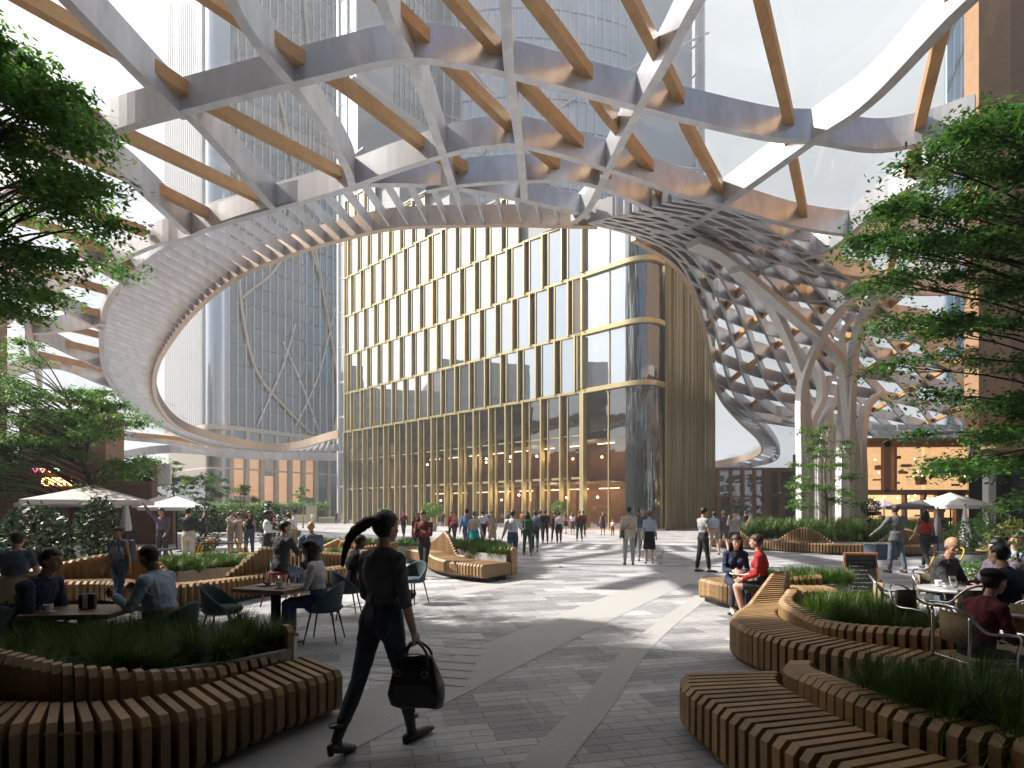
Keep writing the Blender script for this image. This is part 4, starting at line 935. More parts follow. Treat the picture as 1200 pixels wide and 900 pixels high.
def planter(label, poly, h, loc=None, wall=.06, grp='concrete planters'):
    n=len(poly); cx=sum(p[0] for p in poly)/n; cy=sum(p[1] for p in poly)/n
    t=thing('planter',label,'planter',(cx,cy,0),0,grp); inv=Matrix.Translation((-cx,-cy,0))
    inn=[(p[0]+(cx-p[0])*min(.3,wall/max(.05,math.hypot(p[0]-cx,p[1]-cy))*1.2),p[1]+(cy-p[1])*min(.3,wall/max(.05,math.hypot(p[0]-cx,p[1]-cy))*1.2)) for p in poly]
    mb=MB(); vs=[(x,y,0) for x,y in poly]+[(x,y,h) for x,y in poly]+[(x,y,h) for x,y in inn]+[(x,y,h-.12) for x,y in inn]
    fs=[]
    for i in range(n):
        j=(i+1)%n; fs+=[(i,j,n+j,n+i),(n+i,n+j,2*n+j,2*n+i),(2*n+i,2*n+j,3*n+j,3*n+i)]
    mb.add(vs,fs); o=mb.build('trough',M_conc,t); o.matrix_parent_inverse=inv
    mb=MB(); mb.add([(x,y,h-.10) for x,y in inn],[tuple(range(n))]); o=mb.build('soil',M_dirt,t); o.matrix_parent_inverse=inv
    return inn
V=lambda x,y:Vector((x,y,0))
sm=lambda a,b,u:(lambda t:t*t*(3-2*t))(max(0,min(1,(u-a)/(b-a))))
def lerpv(a,b,u): return a*(1-u)+b*u
pw=lambda xs,ys:(lambda u: float(np.interp(u,xs,ys)))
# front left
bench('long slatted bench filling the lower left corner in shade',[(-4.3,3.15),(-3.5,3.28),(-2.95,3.33),(-2.48,3.4),(-2.1,3.58),(-1.88,3.85),(-1.72,4.15),(-1.55,4.45),(-1.43,4.72)],lambda u: lerpv(V(-.1,1),V(-.72,.72),sm(.1,.6,u)),pw([0,.6,1],[.5,.58,.74]),pw([0,.5,1],[.46,.44,.38]),pw([0,.3,.55,.75,.955,.96,.975,.98,1],[.86,.72,.62,.47,.43,.66,.66,.0,0]),(-2.6,3.8),.04)
pl=planter('grey trough planter behind the shaded bench in the lower left corner',[(-4.9,4.05),(-3.4,4.05),(-2.9,4.35),(-2.3,4.75),(-2.0,5.15),(-2.15,5.7),(-2.9,5.9),(-3.6,5.6),(-4.9,5.4)],.46)
grass('ornamental_grass','dark green tussock grass in the trough at the lower left, under the cafe tables',[pl],.36,85,330,.36,1,.006)
# front right, nearest
bench('nearest slatted bench at the lower right, its blades stepping out towards the path',[(2.45,2.2),(1.98,2.5),(1.62,2.95),(1.45,3.4),(1.34,3.85),(1.28,4.25),(1.36,4.55)],lambda u: lerpv(V(.9,.45),V(1,.1),u),pw([0,.5,1],[.62,.64,.85]),pw([0,1],[.42,.40]),pw([0,.3,.6,.8,1],[.56,.56,.55,.52,.48]),(1.8,3.6),.03,.095,.06,bt=.26)
pl=planter('pale concrete trough with tussock grass along the nearest bench at the lower right',[(3.4,2.0),(2.75,2.6),(2.30,3.2),(2.22,3.75),(2.5,4.0),(3.4,3.9),(4.4,3.5),(5.0,2.4)],.44)
grass('ornamental_grass','large arching tussocks of grass in the nearest trough at the lower right',[pl],.34,95,420,.40,2,.006)
# middle right
bench('winding slatted bench whose blades fan out round the second trough on the right',[(4.1,9.0),(3.6,8.3),(3.1,7.6),(2.7,7.0),(2.57,6.5),(2.6,6.0),(2.78,5.5),(3.2,5.1),(3.75,4.8)],lambda u: lerpv(V(1,.35),V(1,.75),sm(.5,1,u)),pw([0,.35,.6,1],[.35,.7,.75,.5]),pw([0,.3,.5,1],[.75,.45,.42,.42]),pw([0,.12,.3,.5,.7,1],[.0,.0,.62,.58,.52,.62]),(3.1,7),.03,.10,.058,bt=.24)
pl=planter('angular pale trough with grass beside the cafe chairs on the right',[(3.62,6.2),(3.6,7.1),(4.0,7.7),(4.6,7.5),(4.65,6.4),(4.55,5.6),(4.1,5.4)],.42)
grass('ornamental_grass','dark grass spilling from the angular trough beside the cafe chairs',[pl],.32,70,340,.36,3,.007)
bench('sunlit slatted bench where the two women sit',[(3.55,10.75),(3.72,10.0),(4.15,9.55),(4.7,9.35),(5.3,9.3)],lambda u: lerpv(V(.9,.5),V(.1,1),sm(0,.6,u)),pw([0,1],[.62,.55]),pw([0,1],[.44,.44]),pw([0,.3,.6,1],[0,0,.52,.6]),(4.4,9.8),.08,.10,.06)
pl=planter('low trough of bright grass behind the two seated women',[(4.55,10.0),(4.5,10.7),(5.8,10.9),(6.1,10.4),(5.9,9.9),(5.4,9.9)],.44)
grass('ornamental_grass','bright sunlit grass behind the two seated women',[pl],.34,70,280,.32,4,.009)
# centre, lounger shaped
bench('sunlit lounger shaped slatted bench in the middle of the plaza with one tall end slat',[(-3.6,19.3),(-2.8,17.6),(-2.35,16.2),(-1.9,15.0),(-1.35,14.1),(-.75,13.55)],lambda u: lerpv(V(.5,1),V(.75,.9),u),pw([0,.5,1],[.6,.8,1.1]),pw([0,.25,.45,.6,1],[.45,.48,.5,.46,.44]),pw([0,.2,.42,.5,.62,.93,.94,1],[.5,.75,1.12,.98,.5,.46,.80,.80]),(-2,15.6),.1,.11,.06,bt=.22)
pl=planter('square ended pale trough behind the lounger shaped bench in the middle',[(-.15,14.35),(-.95,15.2),(-1.6,16.6),(-2.2,18.2),(-1.0,18.6),(-.3,17),(.0,15.2)],.62)
grass('ornamental_grass','bright green grass in the trough behind the lounger shaped bench',[pl],.52,110,170,.36,5,.014)
bench('slatted bench in the sun just behind the walking woman',[(-6.9,19.6),(-5.6,18.6),(-4.5,18.3),(-3.9,18.8)],lambda u: lerpv(V(.2,1),V(-.1,1),u),lambda u:.6,lambda u:.45,pw([0,.3,.6,1],[.5,.8,.55,.7]),(-5.3,18.8),.1,.12,.06)
pl=planter('long trough of grass beyond the walking woman',[(-7.5,20.6),(-3.4,19.8),(-3.1,21.3),(-7.3,22.2)],.5)
grass('ornamental_grass','strip of grass beyond the walking woman, near the hairline of her ponytail',[pl],.4,110,120,.34,6,.016)
# left terrace wave bench
bench('long wave shaped slatted bench winding across the left terrace behind the cafe tables',[(-9.6,9.4),(-8.6,9.9),(-7.6,10.25),(-6.75,9.95),(-6.0,9.55),(-5.35,10.3),(-5.0,11.2),(-4.4,12.2),(-3.7,13.3),(-3.3,14.4)],lambda u: lerpv(V(-.05,1),V(-.55,.85),sm(.35,.9,u)),pw([0,1],[.55,.6]),pw([0,1],[.45,.45]),pw([0,.18,.3,.40,.46,.52,.62,.8,1],[.45,.85,1.05,.6,.0,.55,.98,.78,.55]),(-6,11),.08,.115,.06)
pl=planter('rounded trough in the bend of the wave shaped bench',[(-7.6,11.1),(-7.2,12.9),(-5.9,13.2),(-5.75,12.1),(-6.4,10.9)],.55)
grass('ornamental_grass','rounded mound of grass in the bend of the wave shaped bench',[pl],.45,60,260,.36,7,.010)
pl=planter('narrow trough behind the right arm of the wave shaped bench',[(-5.5,13.6),(-5.0,15.5),(-4.1,15.4),(-4.5,13.5)],.5)
grass('ornamental_grass','narrow strip of grass behind the right arm of the wave shaped bench',[pl],.4,45,200,.34,8,.012)
pl=planter('trough at the left end of the wave shaped bench',[(-9.8,11.0),(-8.0,11.4),(-8.1,12.2),(-9.9,12.0)],.5)
grass('ornamental_grass','small patch of grass behind the head of the man in navy',[pl],.4,40,220,.36,9,.010)
# far right planting below the columns
bench('long low undulating slatted bench edging the planting below the silver columns',[(9.6,28.2),(10.6,25.9),(12.0,23.8),(13.2,22.2),(14.6,21.6),(16.2,21.9)],lambda u: lerpv(V(.8,.6),V(.2,1),u),lambda u:.8,lambda u:.42,lambda u: .62+.42*math.sin(u*15.5),(12.5,23.5),.05,.13,.07)
pl=planter('wide planting bed edged with pale stone below the silver columns',[(11.0,28),(13.0,24.6),(15,23.2),(18.5,24),(23,30),(29,40),(27.5,46),(19,44),(13.5,34)],.45)
grass('ornamental_grass','tall loose ornamental grasses round the feet of the silver columns',[pl],.35,420,90,.95,10,.035)
# ================================================================ PEOPLE
from mathutils.kdtree import KDTree
def cmat(name,col,rough=.85,**k): return mat('cloth_'+name,col,rough,noise=.12,scale=25,bump=.06,**k)
SK={'fair':mat('skin_fair',(.58,.36,.27),.5),'tan':mat('skin_tan',(.44,.25,.165),.5),'brown':mat('skin_brown',(.22,.115,.07),.5),'dark':mat('skin_dark',(.10,.055,.036),.5)}
HR={'black':mat('hair_black',(.012,.010,.010),.38,noise=.4,scale=60,stretch=(1,1,.08),bump=.5),'brown':mat('hair_brown',(.045,.026,.016),.45,noise=.4,scale=60,stretch=(1,1,.08),bump=.5),'red':mat('hair_auburn',(.16,.05,.02),.45,noise=.4,scale=60,stretch=(1,1,.08),bump=.5),'grey':mat('hair_grey',(.22,.21,.20),.6,noise=.3,scale=60,bump=.5),'blond':mat('hair_blond',(.38,.25,.11),.5,noise=.3,scale=60,bump=.4)}
CL={n:cmat(n,c) for n,c in {'black':(.018,.018,.021),'softblack':(.12,.122,.135),'inkjeans':(.048,.055,.078),'charcoal':(.035,.037,.042),'grey':(.13,.135,.14),'lightgrey':(.34,.34,.35),'white':(.72,.72,.74),'cream':(.55,.48,.38),'beige':(.40,.31,.22),'navy':(.018,.03,.075),'blue':(.10,.20,.42),'paleblue':(.42,.52,.66),'jeans':(.05,.085,.16),'darkjeans':(.022,.034,.065),'red':(.36,.018,.02),'pink':(.55,.20,.22),'maroon':(.13,.02,.025),'green':(.04,.10,.06),'teal':(.02,.40,.48),'khaki':(.30,.25,.16),'slate':(.10,.13,.18),'mauve':(.13,.10,.14),'floral':(.20,.08,.11),'orange':(.6,.12,.03),'brown':(.10,.06,.04)}.items()}
M_shoe=mat('black_leather',(.026,.025,.025),.30,coat=.25,noise=.2,scale=30,bump=.1); M_shoew=mat('white_leather',(.7,.7,.7),.5); M_shoeb=mat('brown_leather',(.09,.045,.025),.4)
PEOPLE=[]
def rx(a,v): c,s=math.cos(a),math.sin(a); return Vector((v.x,v.y*c-v.z*s,v.y*s+v.z*c))
def loft(mb,cs,rxs,rys,R_,n=16,tvs=None):
    vs=[];k=len(cs)
    for i,c in enumerate(cs):
        for j in range(n):
            q=2*PI*j/n; vs.append(c+R_[0]*(rxs[i]*math.cos(q))+R_[1]*(rys[i]*math.sin(q)))
    fs=[(i*n+j,i*n+(j+1)%n,(i+1)*n+(j+1)%n,(i+1)*n+j) for i in range(k-1) for j in range(n)]+[tuple(range(n-1,-1,-1)),tuple((k-1)*n+j for j in range(n))]
    mb.add(vs,fs)
def capsule(mb,a,b,ra,rb,n=12,mid=None):
    a=Vector(a);b=Vector(b); d=(b-a); L=d.length
    if L<1e-5: mb.ball(a,ra,n=n); return
    d/=L; ts=[-1,-.7,0,.25,.5,.75,1]; pts=[];rad=[]
    m=mid or (ra+rb)/2
    pts=[a-d*ra*.95,a-d*ra*.6,a,a+d*L*.35,a+d*L*.7,b,b+d*rb*.6,b+d*rb*.95]; rad=[ra*.3,ra*.8,ra,m,(m+rb)/2,rb,rb*.8,rb*.3]
    mb.tube(pts,rad,n)
def build_raw(p):
    k=p['h']/1.76; fem=p['fem']; W_=p['build']; ps=p['pose']; g=lambda n,d=0.0: ps.get(n,d)
    ln=R(g('lean')); sl=R(g('side')); tw=R(g('twist'))
    mb=MB(); seg=[]
    X=Vector((1,0,0))
    def T(v):                                   # spine frame
        v=rx(-ln,v); c,s=math.cos(sl),math.sin(sl); return Vector((v.x*c+v.z*s,v.y,-v.x*s+v.z*c))
    hipw=.088*k; pel=Vector((0,0,0))
    J={}
    # legs
    for sd,nm in ((-1,'L'),(1,'R')):
        hp=R(g('hip'+nm)); kn=R(g('knee'+nm)); ab=R(g('out'+nm,3)); 
        h=Vector((sd*hipw,0,-.02*k))
        d1_=rx(hp,Vector((sd*math.sin(ab),0,-math.cos(ab)))); kk=h+d1_*.435*k
        d2_=rx(hp-kn,Vector((sd*math.sin(ab)*.5,0,-1))).normalized(); an=kk+d2_*.425*k
        J['hip'+nm],J['knee'+nm],J['ank'+nm]=h,kk,an
        ft=R(g('foot'+nm,0)); fd=rx(ft,Vector((sd*.12,1,0))).normalized(); J['toe'+nm]=an+fd*.17*k+rx(ft,Vector((0,0,-.055*k))); J['fd'+nm]=fd
    low=min(J['ankL'].z,J['ankR'].z, J['toeL'].z+.03*k, J['toeR'].z+.03*k)
    soles=min(J['ankL'].z-.085*k,J['ankR'].z-.085*k,J['toeL'].z-.03*k,J['toeR'].z-.03*k)
    dz = -soles if not p['sit'] else (p['sit']+.085*k)
    if p['heel']: dz+=0.0
    up=Vector((0,0,dz))
    for q in list(J):
        if not q.startswith('fd'): J[q]=J[q]+up
    pel=pel+up
    if p['sit']:                                    # feet reach the floor under the seat
        for nm in 'LR':
            an=J['ank'+nm]
            if an.z<.085*k: sh=.085*k-an.z; J['ank'+nm]=an+Vector((0,sh*.2,sh)); J['toe'+nm]+=Vector((0,sh*.2,sh))
    tr=1.0*W_
    for nm in 'LR':
        h,kk,an,to=J['hip'+nm],J['knee'+nm],J['ank'+nm],J['toe'+nm]
        capsule(mb,h,kk,(.092 if fem else .090)*k*tr,.056*k*tr,14,(.078)*k*tr); capsule(mb,kk,an,.056*k*tr,.038*k,14,.055*k*tr)
        seg+= [('thigh',h,kk,.08*k),('shin',kk,an,.05*k)]
        fd=J['fd'+nm]; hl=an-fd*.045*k+Vector((0,0,-.045*k))
        if p['heel']:
            capsule(mb,an+Vector((0,0,-.01)),an+Vector((0,0,-.03*k))+fd*.02,.042*k,.040*k,10)
        capsule(mb,hl,to,.037*k,.034*k,12,.042*k); mb.ball(to+fd*.03*k,.036*k,.045*k,.024*k,10)
        capsule(mb,an,hl+fd*.03*k,.038*k,.036*k,10)
        seg.append(('foot',hl,to+fd*.06*k,.035*k)); seg.append(('foot',an+Vector((0,0,-.03*k)),to,.03*k))
    # torso
    zs=[-.10,-.03,.04,.13,.22,.32,.42,.49,.535]
    if fem: rxs=[.10,.165,.172,.140,.126,.150,.162,.140,.065]; rys=[.07,.112,.118,.092,.085,.108,.100,.078,.05]
    else:   rxs=[.10,.155,.160,.152,.155,.175,.190,.165,.075]; rys=[.07,.105,.112,.105,.104,.118,.112,.088,.055]
    if p['belly']: rys[3]+=.05; rys[4]+=.03; rys[2]+=.02
    cs=[pel+T(Vector((0,(.012 if 2<i<5 else 0)-(0 if i<5 else .01),z*k))) for i,z in enumerate(zs)]
    fr=[T(Vector((1,0,0))),T(Vector((0,1,0)))]
    loft(mb,cs,[a*k*W_ for a in rxs],[a*k*W_ for a in rys],fr,18)
    if fem:
        for sd in (-1,1): mb.ball(pel+T(Vector((sd*.07,.085,.35))*k),.062*k,n=12)
    if not p['sit']:
        for sd in (-1,1): mb.ball(pel+T(Vector((sd*.072,-.035,-.015))*k),.088*k*W_,.082*k,.095*k,14)
    seg.append(('pelvis',pel+T(Vector((0,0,-.08*k))),pel+T(Vector((0,0,.06*k))),.14*k)); seg.append(('torso',pel+T(Vector((0,0,.10*k))),pel+T(Vector((0,0,.40*k))),.11*k))
    # neck, head
    nb=pel+T(Vector((0,-.005,.50*k))); hc0=T(Vector((0,.015,.715*k))); 
    hp_=R(g('nod')); hy=R(g('turn')); hr=R(g('tilt'))
    HRm=Matrix.Rotation(hy,3,'Z')@Matrix.Rotation(-hp_-ln*.55,3,'X')@Matrix.Rotation(hr,3,'Y')
    hb=pel+T(Vector((0,.0,.60*k))); hc=hb+HRm@Vector((0,.02*k,.115*k))
    capsule(mb,nb,hb+Vector((0,.01*k,.02*k)),(.050 if fem else .060)*k,(.048 if fem else .056)*k,14); seg.append(('neck',nb+T(Vector((0,0,.045*k))),hb,.03*k))
    for sd in (-1,1): capsule(mb,nb+T(Vector((0,0,.03*k))),pel+T(Vector((sd*.13,-.01,.475))*k),.045*k,.05*k,10)
    HM=HRm.to_4x4()
    H=lambda x,y,z: hc+HRm@(Vector((x,y,z))*k)
    mb.ball(H(0,-.008,.018),.076*k,.096*k,.098*k,20,M=HM); mb.ball(H(0,.026,-.045),.058*k,.064*k,.072*k,16,M=HM); mb.ball(H(0,.062,-.088),.026*k,.022*k,.022*k,10,M=HM)
    mb.ball(H(0,.085,-.004),.012*k,.016*k,.026*k,10,M=HM); mb.ball(H(0,.098,-.026),.015*k,.015*k,.011*k,10,M=HM); mb.ball(H(0,.080,.028),.042*k,.012*k,.012*k,10,M=HM)
    mb.ball(H(0,.084,-.058),.024*k,.012*k,.010*k,10,M=HM)
    for sd in (-1,1): mb.ball(H(sd*.077,-.008,-.006),.010*k,.018*k,.031*k,8,M=HM); mb.ball(H(sd*.040,.062,-.022),.020*k,.018*k,.022*k,8,M=HM)
    seg.append(('head',H(0,-.01,.03),H(0,.03,-.06),.08*k))
    p['head']=(hc,HRm,k)
    # arms
    for sd,nm in ((-1,'L'),(1,'R')):
        sh=pel+T(Vector((sd*(.160 if fem else .185)*W_,-.01,.465))*k); a=R(g('arm'+nm,4)); ab=R(g('abd'+nm,8)); el=R(g('el'+nm,12)); inn=R(g('in'+nm,0))
        d=rx(a,Vector((sd*math.sin(ab),0,-math.cos(ab)))); d=T(d) if g('armspine',1) else d; e=sh+d*.285*k
        d2=rx(a+el,Vector((sd*math.sin(ab),0,-math.cos(ab)))); c_,s_=math.cos(-sd*-inn),math.sin(-sd*-inn); d2=Vector((d2.x*c_-d2.y*s_,d2.x*s_+d2.y*c_,d2.z)); w=e+d2.normalized()*.25*k
        ra=.047 if fem else .056
        mb.ball(sh,ra*1.18*k,n=12); capsule(mb,sh,e,ra*k,.040*k*(.9 if fem else 1.05),12,ra*.96*k); capsule(mb,e,w,.041*k*(.9 if fem else 1.05),.027*k,12,.037*k)
        seg+= [('uarm',sh,e,.045*k),('farm',e,w,.035*k)]
        J['sh'+nm],J['el'+nm],J['wr'+nm]=sh,e,w
        f=d2.normalized(); side=f.cross(Vector((0,0,1)));  side=side.normalized() if side.length>.2 else Vector((0,1,0)).cross(f).normalized(); nrm=side.cross(f).normalized()
        # palm plane: facing inwards
        pn=Vector((-sd,0,0)); pn=(pn-f*pn.dot(f)); pn=pn.normalized() if pn.length>.2 else nrm; ws=f.cross(pn).normalized()
        if ws.y<0: ws=-ws                                 # thumb side points forward
        pc=w+f*.045*k
        if p['vox']<=.0075:
            for i in range(4):
                o_=ws*(.5-i/3.0)*.062*k; Lf=(.072,.080,.075,.058)[i]*k; cu=g('curl'+nm,.45)
                b0=w+f*.02*k+o_*.6; b1=w+f*.088*k+o_; b2=b1+(f*math.cos(cu)+pn*math.sin(cu))*Lf*.5; b3=b2+(f*math.cos(cu*2.1)+pn*math.sin(cu*2.1))*Lf*.5
                capsule(mb,b0,b1,.013*k,.011*k,8); capsule(mb,b1,b2,.0095*k,.0088*k,8); capsule(mb,b2,b3,.0088*k,.0075*k,8)
            t0=w+f*.025*k+ws*.022*k; t1=t0+(f*.6+ws*.75+pn*.2).normalized()*.038*k; t2=t1+(f*.85+ws*.25+pn*.45).normalized()*.034*k
            capsule(mb,t0,t1,.014*k,.0105*k,8); capsule(mb,t1,t2,.0105*k,.0085*k,8)
            mb.ball(pc,.018*k,n=8)
        else:
            capsule(mb,w,pc+f*.03*k,.028*k,.030*k,8); capsule(mb,pc+f*.04*k,pc+f*.085*k+pn*.02*k,.026*k,.016*k,8); capsule(mb,w+f*.03*k,w+f*.06*k+ws*.035*k,.015*k,.011*k,6)
        seg.append(('hand',w+f*.01,w+f*.17*k,.02*k)); J['hand'+nm]=w+f*.10*k
    p['J']=J; p['seg']=seg; p['pel']=pel; p['T']=T; p['k']=k
    me=bpy.data.meshes.new('raw'); me.from_pydata([tuple(v) for v in mb.v],[],mb.f); o=bpy.data.objects.new('raw',me); C.objects.link(o)
    r=o.modifiers.new('r','REMESH'); r.mode='VOXEL'; r.voxel_size=p['vox']; r.use_smooth_shade=True
    s=o.modifiers.new('s','SMOOTH'); s.factor=.5; s.iterations=3 if p['vox']<=.0075 else 2
    return o
def person(label, px, py, face, pose=None, h=1.74, fem=False, top='white', bottom='navy', sleeve='long', legs='trousers', shoes=None, skin='fair', hair='brown', style='short', build=1.0, belly=False, sit=0.0, group=None, loc=None, heel=False, near=False, extras=None, collar=None, name='person', jacket=False, tail=None):
    L=Vector(loc) if loc is not None else G(px,py)
    D_=L.y; vox=.0065 if near else (.011 if D_<14 else (.016 if D_<28 else .024))
    PEOPLE.append(dict(label=label,loc=L,face=R(face),pose=pose or {},h=h,fem=fem,top=top,bottom=bottom,sleeve=sleeve,legs=legs,shoes=shoes or M_shoe,skin=skin,hair=hair,style=style,build=build*.98,belly=belly,sit=sit,group=group,heel=heel,near=near,vox=vox,extras=extras,jacket=jacket,tail=tail))
def hairpiece(p,parent):
    hc,HRm,k=p['head']; st=p['style']; m=HR[p['hair']]
    def cap(sx_,sy_,sz_,cz=.022,face=True,back=0.0,low=-.03):
        mb=MB(); n=28; kk=18; vs=[]; fs=[]
        for i in range(kk+1):
            a=PI*i/kk
            for j in range(n):
                q=2*PI*j/n; v=Vector((sx_*math.sin(a)*math.cos(q),sy_*math.sin(a)*math.sin(q),sz_*math.cos(a)))
                w=1+.022*math.sin(q*9+i*1.7)+.015*math.sin(q*17+i)
                v*=w; v+=Vector((0,-.012,cz)); vs.append(v)
        for i in range(kk):
            for j in range(n):
                c=(vs[i*n+j]+vs[(i+1)*n+(j+1)%n])/2
                hl=.052+ -.0*c.x                       # hairline height at the front
                if c.y>.035 and c.z<hl: continue
                if c.y>-.005 and c.z<.012+ (c.y)*.6 : continue
                if c.z<low-.03: continue
                fs.append((i*n+j,(i+1)*n+j,(i+1)*n+(j+1)%n,i*n+(j+1)%n))
        mb.add([hc+HRm@(v*k) for v in vs],fs); return mb
    if st=='bald': return
    if st in('short','bun','pony','long','afro','crop'):
        s={'short':(.086,.108,.108),'crop':(.080,.101,.102),'bun':(.085,.106,.107),'pony':(.086,.108,.110),'long':(.093,.112,.112),'afro':(.135,.14,.13)}[st]
        mb=cap(*s,low=-.05 if st!='long' else -.12); o=mb.build('hair',m,parent,True); sd=o.modifiers.new('t','SOLIDIFY'); sd.thickness=.008*k; sd.offset=-1
    if st=='bun': mb=MB(); mb.ball(hc+HRm@(Vector((0,-.12,.06))*k),.045*k,n=12); mb.build('hair_bun',m,parent,True)
    if st=='pony':
        mb=MB(); pts=p['tail'] or [Vector((0,-.10,.06)),Vector((-.02,-.16,.07)),Vector((-.05,-.20,-.02)),Vector((-.08,-.22,-.14)),Vector((-.12,-.23,-.26))]; pts=[hc+HRm@(v*k) for v in pts]; q_=smooth_path(pts,5); nq=len(q_)-1; mb.tube(q_,[(.012+.033*math.sin(PI*min(1,(i/nq)**.7*.93+.07))+.004*math.sin(i*2.1))*k for i in range(nq+1)],12); mb.build('ponytail',m,parent,True)
    if p['near'] and st in ('pony','long'):
        mb=MB(); r2_=random.Random(5); cen_=(p['tail'] if (st=='pony' and p['tail']) else None)
        if cen_:
            base_=smooth_path([hc+HRm@(v*k) for v in cen_],5); nb_=len(base_)-1
            for q_ in range(70):
                a_=r2_.uniform(0,6.28); o_=r2_.uniform(.75,1.22); f_=r2_.uniform(.75,1.08); pts_=[]
                for i,b_ in enumerate(base_):
                    w_=(.012+.033*math.sin(PI*min(1,(i/nb_)**.7*.93+.07)))*o_*k; a2=a_+.5*math.sin(i*.35+a_)
                    pts_.append(b_+Vector((math.cos(a2)*w_,math.sin(a2)*w_*.6,math.sin(a2)*w_*.8-.02*(f_-.9)*i/nb_)))
                mb.tube(pts_[:max(6,int(len(pts_)*min(1,f_)))],.0019,4,False)
        for q_ in range(60):
            a_=r2_.uniform(2.4,7.0); z_=r2_.uniform(-.02,.10); rr_=.100+r2_.uniform(0,.012); v0=Vector((math.cos(a_)*rr_*.85,-.02+math.sin(a_)*rr_,z_)); 
            if v0.y>.02: continue
            v1=v0.lerp(Vector((0,-.09,.06)),.45)*1.06; v2=Vector((0,-.10,.055)) if st=='pony' else v0+Vector((0,-.02,-.16))
            mb.tube(smooth_path([hc+HRm@(v*k) for v in (v0,v1 if st=='pony' else v0+Vector((0,-.012,-.08)),v2)],4),.0016,4,False)
        mb.build('hair_strands',m,parent,True)
    if st=='long':
        mb=MB(); n=16; ln=.42; vs=[]
        for i in range(7):
            t=i/6; z=.03-ln*t; w=.088+.030*math.sin(PI*t*.8)
            for j in range(n+1):
                q=PI*(1.0+ (j/n)) ; vs.append(hc+(HRm@(Vector((math.cos(q)*w,-.01+math.sin(q)*(.085+.015*math.sin(PI*t)),.0))*k))+Vector((0,0,z*k))+Vector((0,-.03*t*k,0))+Vector((0,0,.004*math.sin(j*3)))) 
        fs=[(i*(n+1)+j,i*(n+1)+j+1,(i+1)*(n+1)+j+1,(i+1)*(n+1)+j) for i in range(6) for j in range(n)]
        mb.add(vs,fs); o=mb.build('hair_length',m,parent,True); sd=o.modifiers.new('t','SOLIDIFY'); sd.thickness=.03*k; sd.offset=0
    if st=='cap':
        mb=MB(); mb.ball(hc+HRm@(Vector((0,-.02,.062))*k),.098*k,.118*k,.064*k,18,M=HRm.to_4x4()); o=mb.build('cap',CL['black'],parent,True)
        mb=cap(.084,.106,.104,low=-.045); mb.build('hair',m,parent,True)
def face_bits(p,parent):
    hc,HRm,k=p['head']; H=lambda x,y,z: hc+HRm@(Vector((x,y,z))*k); M4=HRm.to_4x4()
    for sd in (-1,1):
        mb=MB(); mb.mi=0; mb.ball(H(sd*.031,.077,.008),.0125*k,.006*k,.0065*k,10,M=M4); mb.mi=1; mb.ball(H(sd*.031,.0825,.008),.005*k,.003*k,.0055*k,8,M=M4); mb.build('eye',[mat('eye_white',(.6,.58,.56),.3),mat('eye_dark',(.02,.012,.01),.2)],parent,True)
        mb=MB(); mb.tube([H(sd*.014,.086,.026),H(sd*.032,.084,.032),H(sd*.052,.070,.026)],[.003*k,.0045*k,.002*k],6); mb.build('eyebrow',HR['black' if p['hair'] in('black','grey') else 'brown'],parent,True)
    mb=MB(); mb.tube([H(-.024,.084,-.060),H(-.008,.094,-.057),H(.008,.094,-.057),H(.024,.084,-.060)],[.002*k,.006*k,.006*k,.002*k],6); mb.build('lips',mat('lips',(.38,.13,.11),.4),parent,True)
